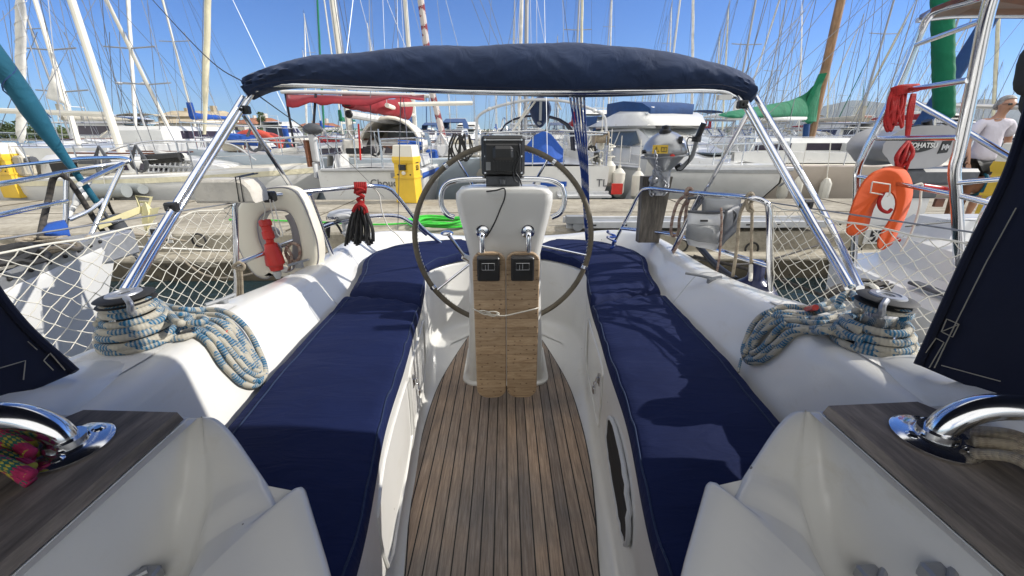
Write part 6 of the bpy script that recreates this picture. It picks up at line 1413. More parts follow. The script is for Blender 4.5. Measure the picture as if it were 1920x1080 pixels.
def motorboat(name, label, L=8, B=2.9, fb=1.1, mt='white', top='white', fly=True, canvasmt=None, group=None, win='glassd'):
    root = empty(name, label=label, cat='motorboat', group=group); Rr = make_hull(L, B, fb, mt, root, 'navyf', stern=.92, sheer=.3); z = fb
    m = MB(); R = []
    for s, hh, ww in [(0, 1.2, .84), (.1, 1.25, .84), (.55, 1.2, .8), (.8, .55, .7), (1, .1, .55)]:
        y = L*(.15+.55*s); a = B/2*ww; R.append([V((-a-.06, y, z)), V((-a, y, z+hh*.45)), V((-a*.88, y, z+hh)), V((a*.88, y, z+hh)), V((a, y, z+hh*.45)), V((a+.06, y, z))])
    m.grid(R); m.add(R[0], [tuple(range(6))]); cb = m.build('cabin', mt, root, angle=35)
    for sg in (-1, 1):
        m = MB(); a = B/2; m.add([V((sg*(a*.845), L*.2, z+.6)), V((sg*(a*.82), L*.47, z+.6)), V((sg*(a*.735), L*.45, z+1.1)), V((sg*(a*.76), L*.2, z+1.12))], [(0, 1, 2, 3)]); m.build('side_window', win, cb, smooth=False)
    m = MB(); a = B/2; m.add([V((-a*.66, L*.565, z+.68)), V((a*.66, L*.565, z+.68)), V((a*.64, L*.475, z+1.12)), V((-a*.64, L*.475, z+1.12))], [(0, 1, 2, 3)]); m.build('windscreen', win, cb, smooth=False)
    m = MB(); m.add([V((-a*.6, L*.15-.004, z+.1)), V((a*.6, L*.15-.004, z+.1)), V((a*.6, L*.15-.004, z+1.1)), V((-a*.6, L*.15-.004, z+1.1))], [(0, 1, 2, 3)]); m.build('cabin_door', win, cb, smooth=False)
    if fly:
        m = MB(); m.box((-B*.4, L*.05, z+1.24), (B*.4, L*.52, z+1.32), bev=.03); m.grid([[V((-B*.36, y, z+1.32)), V((-B*.38, y, z+h)), V((B*.38, y, z+h)), V((B*.36, y, z+1.32))] for y, h in ((L*.12, 1.62), (L*.4, 1.75), (L*.5, 1.5))]); m.build('flybridge', top, root, angle=30)
    m = MB()
    for k in range(9):
        for sg in (-1, 1):
            y, yl, w, wl, zz = at_s(Rr, .35+.62*k/8); m.tube([V((sg*w*.92, y, zz)), V((sg*w*.92, y, zz+.6))], .012, 5)
    for sg in (-1, 1): m.tube([V((sg*at_s(Rr, .35+.62*k/8)[2]*.92, at_s(Rr, .35+.62*k/8)[0], at_s(Rr, .35+.62*k/8)[4]+.6)) for k in range(9)], .014, 5)
    m.build('bow_rail', 'chrome2', root)
    m = MB(); m.tube([V((-B*.33, L*.08, z+1.2)), V((-B*.3, L*.1, z+2.2)), V((B*.3, L*.1, z+2.2)), V((B*.33, L*.08, z+1.2))], .03, 6); m.tube([V((0, L*.1, z+2.2)), V((0, L*.1, z+3.4))], .012, 5); m.build('radar_arch', 'white', root)
    if canvasmt: m = MB(); m.grid([[V((-B*.38, y, z+1.3)), V((-B*.34, y, z+1.3+h)), V((B*.34, y, z+1.3+h)), V((B*.38, y, z+1.3))] for y, h in ((L*.06, .5), (L*.25, .85), (L*.46, .5))]); m.build('canvas_cover', canvasmt, root, angle=60)
    return root
def place(o, p, rz, s=1):
    o.location = (p[0], p[1], WL); o.rotation_euler.z = rz; o.scale = (s, s, s); return o
def head(dx, dy): return atan2(dy, dx)-pi/2
def fend(p, label, s=1, r=.11, h=.5):
    m = MB(); m.lathe([(0, 0), (r*.5, .02), (r, .10), (r, h-.1), (r*.5, h-.02), (.03, h), (.03, h+.06), (0, h+.06)], tr(p), 14); o = m.build('fender', 'fender', None); tag(o, label, 'fender', 'white fenders beyond the quay')
    m = MB(); m.tube([V(p)+V((0, 0, h+.04)), V(p)+V((0, .05, h+.65))], .008, 5); m.build('fender_line', 'wirel', o); return o
# ---- H1 long white hull lying along the quay at the left
h1 = sailboat('sailboat', 'long white sailboat with a cream sheer stripe lying along the quay at the left', 8.6, 2.7, .98, 'white', 'creamcloth', 13, None, None, 'mastw', None, 2, .078, 2, deckmt='white2', ym=4.1); gear(h1, hull_rows(8.6, 2.7, .98), 8.6, 2.7, 1, 16, 3)
place(h1, (-12.9, 9.85), head(1, .02))
h2 = sailboat('sailboat', 'blue-grey sided sailboat with cream wrapped foresail, bow pointing left, behind the foam block', 9, 3.0, 1.25, 'bluegrey', None, 13.5, None, 'creamcloth', 'mastw', None, 2, .08, 2, ym=5.2, outb=False); gear(h2, hull_rows(9, 3, 1.25), 9, 3, 1.25, 12, 5)
B2 = PY(372, 292, 10.6); place(h2, (B2.x+8.6, B2.y+1.8), head(-8.6, -1.7))
# extras by hand for the left hero boats
ex = empty('clutter', label='tmp')
def solo(o, label, cat, group=None): return tag(o, label, cat, group)
m = MB(); p = PY(345, 322, 9.2)
gr0, gr1, gr2, gr3 = PY(282,300,9.2), PY(360,302,9.2), PY(352,326,9.1), PY(278,324,9.1)
for k in range(9): m.tube([gr0.lerp(gr1, k/8), gr3.lerp(gr2, k/8)], .022, 5)
for a, b in ((gr0, gr1), (gr3, gr2), (gr0.lerp(gr3, .5), gr1.lerp(gr2, .5))): m.tube([a, b], .03, 5)
solo(m.build('wooden_grating', 'lgrey', None), 'pale slatted grating fixed upright on the rail of the long white hull', 'grating')
fr_ = MB(); a = [PY(288,282,9.3), PY(350,288,9.3), PY(362,308,9.25), PY(305,306,9.25)]; fr_.grid(sheet(a, 5, 4, .0)); w_ = fr_.build('cockpit_table', 'white', None); w_.modifiers.new('t', 'SOLIDIFY').thickness = .03; solo(w_, 'tilted white panel with dark seams above the pale grating', 'panel')
tubes('guard_rail', [[PY(150,300,9.4), PY(260,268,9.4), PY(350,265,9.4), PY(430,270,9.4), PY(480,300,9.4)], [PY(255,268,9.4), PY(262,332,9.4)], [PY(330,265,9.4), PY(345,330,9.4)], [PY(392,300,9.6),PY(402,275,9.6),PY(430,266,9.6),PY(560,268,9.8)]], .018, 'chrome2', h1, 8)
bpy.data.objects.remove(ex)
def world_child(o, par):
    bpy.context.view_layer.update(); o.parent = par; o.matrix_parent_inverse = par.matrix_world.inverted(); return o
for o in [c for c in bpy.data.objects if c.parent == h1 and c.name.startswith('guard_rail') and V(c.data.vertices[0].co).y > 8.9]: world_child(o, h1)
# leaning white masts of further boats at the left
def lone_mast(base, top, r, mt, label, extra=None, n=10):
    root = empty('sailboat', label=label, cat='sailboat'); m = MB(); m.tube([base, top], r, n, taper=r*.8); ms = m.build('mast', mt, root); d = top-base
    for s in (.35, .62):
        c = base.lerp(top, s); m = MB(); m.tube([c+V((-.7, 0, .05)), c, c+V((.7, 0, .05))], .02, 5); m.build('spreader', 'alu', ms)
    m = MB()
    for sx in (-1.3, 1.3): m.tube([base+V((sx, .0, -.5)), base.lerp(top, .62)+V((sx*.5, 0, .05)), top], .007, 4)
    m.tube([base+V((0, 3.5, -.5)), top], .007, 4); m.tube([base+V((0, -4.5, -.5)), top], .007, 4); m.build('rigging', 'wire', root)
    L = 8; hb = MB(); yy = base.y-3.5
    R = []
    for i in range(9):
        s = i/8; w = 1.35*(.8 if s < .1 else 1)*(1 if s < .5 else max(.03, 1-((s-.5)/.5)**2)); R.append([V((base.x-w, yy+s*L, base.z-.55+.2*s)), V((base.x-w*.8, yy+s*L, WL)), V((base.x+w*.8, yy+s*L, WL)), V((base.x+w, yy+s*L, base.z-.55+.2*s))])
    hb.grid(R, closed_u=True, cap=True); hb.build('hull', 'white', root, angle=40)
    hb = MB(); hb.box((base.x-.8, base.y-1.2, base.z-.6), (base.x+.8, base.y+2.2, base.z-.02), bev=.12); cr = hb.build('coachroof', 'white', root)
    for sg in (-1, 1):
        m = MB(); m.box((base.x+sg*.801-.004, base.y-.6, base.z-.38), (base.x+sg*.801+.004, base.y+1.2, base.z-.15)); m.build('window', 'glassd', cr)
    return root
lm1 = lone_mast(PY(314,236,14), PY(190,-20,12.5), .055, 'mastw', 'sailboat with a strongly leaning white mast crossing the mast of the long white hull')
lm2 = lone_mast(PY(148,272,12), PY(60,-20,13), .066, 'mastw', 'sailboat with a white mast and small white sail flag behind the teal furled sail')
sf = MB(); sf.grid(sheet([PY(98,128,12.3), PY(104,130,12.3), PY(122,196,12.2), PY(87,184,12.2)], 5, 8, .05)); o = sf.build('raised_sail', 'whitecloth', lm2); o.modifiers.new('t', 'SOLIDIFY').thickness = .01
lm3 = empty('sailboat', label='sailboat with a cream wrapped foresail just right of the left yellow post', cat='sailboat')
furl(PY(40,268,11), PY(38,-30,11), .092, 'whitecloth', 'furled_sail', lm3, 'wirel', 30, .06)
m = MB(); m.tube([PY(40, 268, 11), PY(42, 320, 11)], .03, 8); m.build('furler', 'chrome2', lm3)
bp = PY(40, 300, 11.4); m = MB(); R = []
for i in range(7): s = i/6; w = 1.5*s**.6+.03; R.append([V((bp.x-w*.15+s*-6, bp.y+w, -.7)), V((bp.x-s*6, bp.y+w*.8, WL)), V((bp.x-s*6, bp.y-w*.8, WL)), V((bp.x-w*.15+s*-6, bp.y-w, -.7))])
m.grid(R, closed_u=True, cap=True); m.build('hull', 'white', lm3, angle=40)
# red raft on the blue-grey boat, outboards, blue rope
m = MB(); R = []
c = PY(490, 274, 11.2)
for i in range(13):
    a = pi*(-.12+1.24*i/12); R.append([c+V((-.72*cos(a)*1.0, .1+yy, -.15+.62*sin(a)*hh-.15)) for yy, hh in ((-.28, .92), (-.15, 1.0), (.15, 1.0), (.28, .92))])
m.grid(R); m.tube(catmull([c+V((-.72*cos(a), -.24, -.3+.62*sin(a))) for a in [pi*(-.12+1.24*i/12) for i in range(13)]], 2), .09, 8); rf_ = m.build('life_raft', 'redraft', None, angle=60); rf_.modifiers.new('t', 'SOLIDIFY').thickness = .03
solo(rf_, 'crumpled red inflatable dinghy propped on the deck of the blue-grey boat', 'dinghy')
def small_outboard(p, s, label, mt='dark', rz=0):
    r = empty('outboard_motor', p, rz, label, 'outboard motor'); m = MB(); m.ell((0, -.05, .16*s), (.13*s, .26*s, .13*s), 14, 8, fn=lambda v: V((v.x, v.y, v.z*(1 if v.z > 0 else .8)))); m.build('cowling', mt, r)
    m = MB(); m.box((-.06*s, -.10*s, -.5*s), (.06*s, .06*s, .08*s), bev=.02); m.box((-.08*s, -.02, -.85*s), (.08*s, .06*s, -.5*s), bev=.02); m.build('leg', 'lgrey', r)
    m = MB(); m.lathe([(0, -.03), (.1*s, -.01), (.1*s, .01), (0, .03)], frame_to(V((0, -.12*s, -.78*s)), (0, 1, 0)), 10); m.build('propeller', 'dark', r)
    m = MB(); m.box((-.14*s, .06*s, -.6*s), (.16*s, .12*s, -.05*s)); m.build('bracket_board', 'brown', r); return r
small_outboard(PY(585, 258, 8.9), .95, 'dark grey outboard motor on a bracket left of the arched doghouse', 'dark', radians(70))
line('blue_rope', [PY(533,236,11), PY(536,250,11), PY(541,268,11), PY(540,280,11)], .07, 'blue', 'hank of bright blue rope beside the red dinghy', 'rope')
# red awning above
rw = empty('sail_awning', label='long dark red awning stretched under a white pole above the arched doghouse', cat='awning')
m = MB(); R = []
for i in range(25):
    s = i/24; px = 537+(795-537)*s; sag = 5*sin(s*pi*4+1)+mn.noise(V((s*9, 0, 0)))*5; R.append([PY(px, 176+3*sin(s*3), 9.6), PY(px, 183+sag*.6, 9.3), PY(px, 194+sag-max(0, s-.5)*22+8*(1 if .2 < s < .36 else 0)*sin((s-.2)/.16*pi), 9.05)])
m.grid(R); o = m.build('cloth', 'redcloth', rw, angle=80); o.modifiers.new('t', 'SOLIDIFY').thickness = .012
tubes('pole', [[PY(527,172,9.6), PY(640,174,9.6), PY(805,180,9.6)]], .04, 'white', rw); tubes('support', [[PY(592,176,9.3), PY(586,262,9.0)], [PY(535,174,9.6), PY(552,275,10.4)]], .025, 'wiredk', rw)
m = MB(); m.add([PY(772,178,9.5), PY(798,180,9.5), PY(797,190,9.5), PY(775,184,9.5)], [(0,1,2,3)]); m.build('pale_edge', 'whitecloth', rw)
# ---- H3 sloop with arched doghouse, stern to the quay
h3 = sailboat('sailboat', 'white sloop with arched cream doghouse and dark red sail cover, stern at the yellow post', 9.5, 2.75, 1.12, 'white', 'blue', 13.5, None, None, 'mastw', None, 2, .068, 2, ym=5.4, wheel=False)
p3 = PZ(690, 372, -1.25); hx = place(h3, (p3.x+.02, 8.75), head(-.02, 1))
m = MB(); zc = 1.13; R = []
for y, w, h in ((1.9, .80, 1.0), (2.0, .84, 1.04), (2.8, .82, 1.0), (3.6, .78, .9)): R.append([V((-w*cos(pi*k/14), y, zc+.08+h*sin(pi*k/14)**.8)) for k in range(15)])
m.grid(R); dg_ = m.build('doghouse', 'white2', h3, angle=60); dg_.modifiers.new('t', 'SOLIDIFY').thickness = .05
m = MB(); m.add([V((-.74, 3.58, zc+.1))]+[V((-.74*cos(pi*k/14), 3.58, zc+.08+.86*sin(pi*k/14)**.8)) for k in range(15)], [tuple(range(16))]); m.build('front_wall', 'white2', dg_)
for x0, x1 in ((-.42, -.02), (.06, .42)):
    q = samp([(x0, zc+.42), (x1, zc+.42), (x1, zc+.75), (x0+.03, zc+.78)], 20); m = MB(); m.prism(q, .02, tr((0, 3.55, 0))); m.build('window', 'clear2', dg_, smooth=False)
for sg in (-1, 1):
    m = MB(); m.add([V((sg*.865, 2.3, zc+.35)), V((sg*.855, 3.2, zc+.35)), V((sg*.76, 3.1, zc+.72)), V((sg*.77, 2.4, zc+.75))], [(0, 1, 2, 3)]); m.build('side_window', 'glassb', dg_)
m = MB(); m.box((-.28, 1.9, zc-.1), (.62, 1.95, zc+.45), bev=.01); m.build('companionway_board', 'brown', h3)
m = MB(); m.box((-.62, .5, zc+.30), (-.02, .58, zc+.42), bev=.02); m.build('cockpit_box', 'black', h3)
m = MB(); m.tube([(.22, .15, zc), (.22, .15, zc+.8)], .015, 6); m.tube([(.22, .15, zc+.55), (.8, .3, zc+.55)], .012, 6); m.tube([(.22, .15, zc+.3), (.8, .3, zc+.3)], .012, 6); m.build('boarding_ladder', 'chrome2', h3)
tr3 = text_obj('boat_name', 'Chouchou', .21, V((.42, -.012, .87)), FACE_US, 'dark', h3, .002)
m = MB(); m.box((.42, -.02, .98), (.60, -.003, 1.08)); m.build('stern_vent', 'grey', h3)
m = MB(); m.box((-1.0, -.05, 1.12), (1.0, .05, 1.17), bev=.01); m.build('stern_rail_cap', 'lgrey', h3)
br = [PY(655,214,9.9), PY(700,222,10.6), PY(765,231,12.2)]; m = MB(); m.tube(br, .085, 10); bo = m.build('boom', 'white', h3); world_child(bo, h3)
m = MB(); R = []
for i in range(21):
    s = i/20; c = br[0].lerp(br[2], s*.99+.01); hh = .30+.10*s-(.12 if i in (0,) else 0)+(.16*max(0, (s-.72)/.28)); R.append([c+V((.16*cos(a)*(1+.1*sin(i+2*a)), .0, .12+hh*.5+hh*.55*sin(a)*(1+.05*sin(i*1.9)))) for a in [2*pi*k/12 for k in range(12)]])
m.grid(R, closed_u=True, cap=True); sc_ = m.build('sail_cover', 'redcloth', h3, angle=70); world_child(sc_, h3)
m = MB(); m.ell(br[0]+V((0, -.03, .30)), (.14, .05, .15), 12, 8); m.ell(br[0]+V((0, -.03, 0)), (.09, .05, .09), 12, 8); o = m.build('cover_opening', 'black', h3); world_child(o, h3)
MT['redwhite'] = ropemat('red_white_sailcloth', (.58, .52, .48), (.20, .03, .04), .55, .55, 1, .28)
o = MB(); o.tube([PY(838,286,16), PY(812,180,16), PY(785,-30,16)], .11, 10); o = o.build('furled_sail', 'redwhite', h3); world_child(o, h3)
o = MB(); o.tube([PY(672,232,9.2), PY(676,300,9.2)], .02, 6); o = o.build('flag_staff', 'red', h3); world_child(o, h3)
# ---- H4 sailboat with navy sprayhood and blue cover in the centre
h4 = sailboat('sailboat', 'white sailboat with navy sprayhood, steel hoop and blue covered wheel behind the chart plotter', 10.5, 3.3, 1.18, 'white', None, 15, None, 'whitecloth', 'alu', None, 2, .068, 2, ym=6.3, wheel=False)
p4 = PZ(1035, 374, -1.25); place(h4, (p4.x-.05, 8.75), head(-.03, 1))
spray(h4, 2.4, 1.0, .86, 1.42, 'hood', 'clear', 1.0)
m = MB(); R = []
for y, w, h in ((.45, .24, .15), (.65, .46, .42), (.95, .52, .80), (1.15, .48, .68), (1.5, .5, .2)): R.append([V((-w, y, 1.1)), V((-w*.9, y, 1.1+h*.5)), V((-w*.35, y, 1.1+h*.9)), V((0, y, 1.1+h)), V((w*.35, y, 1.1+h*.9)), V((w*.9, y, 1.1+h*.5)), V((w, y, 1.1))])
m.grid(R); m.add(R[0], [tuple(range(7))]); m.build('wheel_cover', 'blue', h4, angle=40)
hoop4 = MB(); hoop4.tube(catmull([PY(893,290,9.6), PY(894,235,9.6), PY(898,217,9.6), PY(925,202,9.6), PY(975,190,9.6), PY(1013,187,9.6), PY(1060,190,9.6), PY(1105,203,9.6), PY(1130,215,9.6), PY(1136,235,9.6), PY(1137,290,9.6)], 5), .03, 8); o = hoop4.build('stern_hoop', 'lgrey', h4); world_child(o, h4)
for (a, b) in ((918,204),(953,194),(1115,208),(1075,193)): o = MB(); o.ell(PY(a, b, 9.58), (.05, .04, .04), 8, 6); o = o.build('hoop_joint', 'white', h4); world_child(o, h4)
o = MB(); o.ell(PY(1013, 206, 9.9), (.25, .3, .30), 16, 12, fn=lambda v: V((v.x*(1-.35*max(0, -v.z)), v.y, v.z*(1.25 if v.z < 0 else .9)))); o = o.build('sail_cover', 'navy', h4); world_child(o, h4)
o = MB(); o.ell(PY(1012, 226, 9.75), (.07, .07, .10), 10, 6); o.tube([PY(1014, 190, 9.6), PY(1013, 226, 9.6)], .03, 6); o = o.build('boom_end', 'grey', h4); world_child(o, h4)
for a_, b_ in (((1000,182),(960,250)), ((1040,182),(1052,206)), ((1004,190),(948,262))): o = MB(); o.tube([PY(*a_, 9.7), PY(*b_, 9.7)], .022, 5); o = o.build('topping_line', 'wirel', h4); world_child(o, h4)
m = MB(); m.tube([(-1.2, .1, 1.2), (-1.2, .1, 1.85), (-.1, .0, 1.9)], .022, 6); m.tube([(1.25, .1, 1.2), (1.25, .1, 1.85), (.2, .0, 1.9)], .022, 6); m.build('stern_rail', 'chrome2', h4)
m = MB(); m.lathe([(.14, 0), (.14, .03), (.09, .03), (.09, .27), (.14, .27), (.14, .30)], frame_to(V((.95, .15, 1.75)), (1, 0, .0)), 16); m.build('rope_spool', 'ropeB', h4)
m = MB(); m.box((.2, -.06, .64), (1.3, -.01, .70)); m.box((.2, -.3, .60), (1.3, -.05, .64)); m.build('bathing_platform', 'lgrey', h4)
m = MB(); m.box((-.15, -.02, .80), (.4, -.005, .90)); m.build('blue_plate', 'blue', h4)
text_obj('registration', 'TL', .22, V((1.15, -.02, .86)), FACE_US, 'dark', h4, .002)
m = MB(); m.box((1.35, -.1, .64), (1.58, -.05, .86)); m.build('red_marker', 'red', h4)
for i_, (a, b, lab) in enumerate([(1140,330,'white fender hanging between the blue-cover boat and the motor cruiser'), (1126,262,'small white round fender beside the right leg of the steel hoop')]):
    fend(PY(a, b+20, 9.2), lab, 1, .13 if i_ == 0 else .1, .55 if i_ == 0 else .35)
# clutter of white hoses/bags on the rail
m = MB(); rg = random.Random(8)
for k in range(22):
    c = PY(1128+rg.uniform(-22, 18), 300+rg.uniform(-34, 34), 9.2+rg.uniform(-.1, .3)); m.tube(catmull([c+V((rg.uniform(-.18, .18), rg.uniform(-.08, .08), rg.uniform(-.25, .25))) for _ in range(4)], 4), .018, 5)
tag(m.build('white_line_tangle', 'wirel', None, angle=180), 'tangle of white lines on the rail left of the motor cruiser', 'ropes')
m = MB()
for k in range(9):
    c = PY(858+rg.uniform(-10, 14), 262, 9.6); m.tube(catmull([c+V((0, 0, .12)), c+V((-.12, 0, -.15)), c+V((rg.uniform(-.2, .1), 0, -.45)), c+V((rg.uniform(0, .25), 0, -.3)), c+V((.1, 0, .1))], 4), .018, 5)
tag(m.build('black_hose_coils', 'blackr', None, angle=180), 'black hose coils hanging on a rail left of the steering wheel', 'hose')
# ---- H5 motor cruiser
h5 = empty('motor_cruiser', label='white flybridge motor cruiser with dark blue canvas, bow pointing right, behind the silver outboard', cat='motor cruiser')
bw = PZ(1452, 348, -.95); st = PY(1165, 376, 9.8); d5 = V((bw.x-st.x+.0, -1.3, 0)); L5 = 6.6
Rr5 = make_hull(L5, 2.9, 1.20, 'white', h5, None, 'white', stern=.95, sheer=.22, rake=.9)
d5_ = V((.27, -.963, 0)); pb5 = V((5.75, 8.75, 0))-d5_*6.5; place(h5, (pb5.x, pb5.y), head(d5_.x, d5_.y)); h5.scale = (1, 1, .86)
m = MB(); R = []
for y, w, z0_, z1_ in ((.3, 1.18, 1.2, 1.9), (.5, 1.2, 1.2, 2.25), (2.6, 1.15, 1.2, 2.3), (3.6, 1.0, 1.2, 1.75), (4.6, .8, 1.2, 1.52), (5.6, .4, 1.22, 1.4)): R.append([V((-w-.05, y, z0_)), V((-w, y, (z0_+z1_)/2)), V((-w*.86, y, z1_)), V((0, y, z1_+.05)), V((w*.86, y, z1_)), V((w, y, (z0_+z1_)/2)), V((w+.05, y, z0_))])
m.grid(R); m.add(R[0], [tuple(range(7))]); cb5 = m.build('cabin', 'white', h5, angle=35)
for sg in (-1, 1):
    m = MB(); q = [V((sg*1.215, .7, 1.72)), V((sg*1.20, 2.5, 1.72)), V((sg*1.10, 2.95, 1.85)), V((sg*1.03, 2.6, 2.22)), V((sg*1.05, .9, 2.2))]; m.add(q, [tuple(range(5))]); m.build('side_window', 'glassb', cb5, smooth=False)
    m = MB(); m.tube([V((sg*1.215, 1.75, 1.72)), V((sg*1.05, 1.75, 2.2))], .02, 5); m.build('window_frame', 'white', cb5)
m = MB(); m.add([V((-.98, 3.42, 1.86)), V((.98, 3.42, 1.86)), V((.96, 2.68, 2.3)), V((-.96, 2.68, 2.3))], [(0, 1, 2, 3)]); m.build('windscreen_cover', 'clear2', cb5, smooth=False)
m = MB(); R = []
for y, w, zt in ((-.1, 1.16, 2.34), (.0, 1.25, 2.36), (.6, 1.28, 2.62), (1.6, 1.28, 2.86), (2.6, 1.2, 2.80), (3.05, 1.0, 2.5), (3.12, .8, 2.38)): R.append([V((-w*.8, y, 2.30)), V((-w, y, 2.38)), V((-w*.94, y, zt-.08)), V((-w*.8, y, zt)), V((0, y, zt+.02)), V((w*.8, y, zt)), V((w*.94, y, zt-.08)), V((w, y, 2.38)), V((w*.8, y, 2.30))])
m.grid(R, closed_u=True, cap=True); fb5 = m.build('flybridge', 'white', h5, angle=45)
m = MB(); R = []
for y, w, h in ((.5, .85, .2), (.7, .95, .34), (1.7, .98, .36), (2.5, .85, .25), (2.7, .7, .08)): R.append([V((-w, y, 2.72)), V((-w*1.02, y, 2.82+h)), V((w*1.02, y, 2.82+h)), V((w, y, 2.72))])
m.grid(R, cap=True); m.build('flybridge_cover', 'bluedk', h5, angle=50)
m = MB(); R = [[V((x, y, z)) for x, z in ((-1.2, 1.3), (-1.1, 2.75), (0, 2.9), (1.1, 2.75), (1.2, 1.3))] for y in (-.6, -.05, .35)]; m.grid(R); o = m.build('aft_canopy', 'bluedk', h5, angle=50)
m = MB()
for sg in (-1, 1): m.add([V((sg*1.19, -.45, 1.75)), V((sg*1.19, .15, 1.75)), V((sg*1.13, .15, 2.4)), V((sg*1.13, -.4, 2.4))], [(0, 1, 2, 3)])
m.build('canopy_window', 'clear2', o, smooth=False)
m = MB()
tp = []
for k in range(12):
    y, yl, w, wl, zz = at_s(Rr5, .12+.86*k/11)
    for sg in (-1, 1): m.tube([V((sg*w*.9, y, zz)), V((sg*w*.9, y, zz+.55))], .014, 5)
for sg in (-1, 1): m.tube([V((sg*at_s(Rr5, .12+.86*k/11)[2]*.9, at_s(Rr5, .12+.86*k/11)[0], at_s(Rr5, .12+.86*k/11)[4]+.55)) for k in range(12)], .018, 6)
m.build('bow_rail', 'chrome2', h5)
m = MB()
for sg in (-1, 1): m.grid([[V((sg*(w+.02), y, z*.98)), V((sg*(w+.06), y, z*.94)), V((sg*(w+.02), y, z*.88))] for y, yl, w, wl, z in Rr5])
m.build('rubbing_strake', 'lgrey', h5)
m = MB(); m.box((-.35, 4.3, 1.58), (.35, 4.9, 1.63), bev=.02); m.build('deck_hatch', 'glassb', h5)
m = MB(); m.box((-.12, 6.25, 1.30), (.12, 6.75, 1.40), bev=.02); m.tube([V((0, 6.4, 1.36)), V((0, 6.8, 1.15)), V((0, 6.6, .95))], .03, 6); m.build('anchor_roller', 'wheelgrey', h5)
m = MB(); m.lathe([(.0, 0), (.09, 0), (.07, .1), (0, .12)], tr(V((0.6, 2.6, 2.86))), 12); m.lathe([(.05, 0), (.04, .16), (0, .16)], frame_to(V((.8, 2.7, 2.75)), (.6, .8, 0)), 10); m.build('horn_light', 'chrome2', h5)
for (a, b, lab) in ((1192,375,'long white fender at the stern quarter of the motor cruiser'), (1157,370,'short white fender at the transom of the motor cruiser')): fend(PY(a, b, 9.0), lab, 1, .13, .62)
# ---- H6 beige sailboat with wooden mast and green cover
h6 = sailboat('sailboat', 'beige hulled sailboat with purple tinted windows lying along the quay at the right', 10.5, 3.2, 1.15, 'beigehull', None, 12, None, None, 'alu', None, 1, .10, 2, winmt='glassd', deckmt='white2', ym=8.3)
place(h6, (2.9+2.1, 10.9), head(1, -.05))
gc = empty('moored_sailboat', label='sailboat with brown wooden mast, green sail cover and green mast boot right of the bimini', cat='sailboat')
mb_, mt_ = PY(1512, 290, 12), PY(1590, -60, 12); m = MB(); m.tube([mb_, mt_], .115, 12, taper=.10); m.build('mast', 'mastwood', gc)
def coverwrap(pts, mt, name, par):
    m = MB(); R = []
    for (a, b, hh, y) in pts:
        c = PY(a, b, y); hz = hh/760*y; R.append([c+V((.16*cos(t), .16*sin(t)*.5, hz*sin(t)*.5)) for t in [2*pi*k/12 for k in range(12)]])
    m.grid(R, closed_u=True, cap=True); return m.build(name, mt, par, angle=70)
coverwrap([(1360,216,6,10.0), (1372,215,12,10.1), (1420,210,18,10.6), (1480,204,26,11.3), (1505,200,38,11.6), (1515,200,52,11.7), (1524,196,66,11.75)], 'green', 'sail_cover', gc)
m = MB(); R = []
for (a0, a1, b) in ((1503,1531,228), (1503,1533,210), (1516,1537,180), (1526,1540,160), (1537,1548,138)):
    l, r = PY(a0, b, 11.6), PY(a1, b, 11.9); R.append([l, (l+r)/2+V((0, -.16, 0)), r, (l+r)/2+V((0, .16, 0))])
m.grid(R, closed_u=True, cap=True); m.build('mast_boot', 'green', gc, angle=60)
m = MB(); m.tube([PY(1362,221,10.1), PY(1510,222,11.6)], .05, 8); m.build('boom', 'white', gc)
m = MB(); m.tube([PY(1513,232,11.7), PY(1510,262,11.7), PY(1506,276,11.7)], .08, 8); m.build('mast_collar', 'bluedk', gc)
m = MB()
for p_, q_ in (((1400,140,11),(1440,-20,11)), ((1395,150,11),(1452,-40,11)), ((1420,235,10.5),(1535,-20,12)), ((1360,214,10),(1530,-10,12)), ((1440,240,11),(1500,-30,12)), ((1475,255,11),(1530,0,12)), ((1335,200,10.5),(1510,20,12))): m.tube([PY(*p_), PY(*q_)], .010, 4)
m.build('rigging', 'wire', gc)
m = MB(); R = []
for i in range(9): s = i/8; w = 1.4*(1 if s < .5 else max(.03, 1-((s-.5)/.5)**2)); R.append([V((mb_.x-5+s*9.5, mb_.y-w, -.55)), V((mb_.x-5+s*9.2, mb_.y-w*.8, WL)), V((mb_.x-5+s*9.2, mb_.y+w*.8, WL)), V((mb_.x-5+s*9.5, mb_.y+w, -.55))])
m.grid(R, closed_u=True, cap=True); m.build('hull', 'white', gc, angle=40)
m = MB(); m.box((mb_.x-2.5, mb_.y-.9, -.58), (mb_.x+1.2, mb_.y+.9, -.12), bev=.12); cr = m.build('coachroof', 'white', gc)
for k in range(2): m = MB(); m.box((mb_.x-2.1+k*1.4, mb_.y-.905, -.42), (mb_.x-1.1+k*1.4, mb_.y-.895, -.24)); m.build('window', 'glassd', cr)
fend(PY(1463, 376, 8.9), 'white fender at the beige hull between the bimini tubes', 1, .11, .5); fend(PY(1490, 374, 8.9), 'slim grey-white fender at the beige hull right of the bimini tubes', 1, .09, .5)
h7 = motorboat('motorboat', 'white motor yacht with sloping foredeck behind the teal furled sail at the left', 9, 3.2, 1.15, fly=True); place(h7, (-27, 27), head(1, .12))
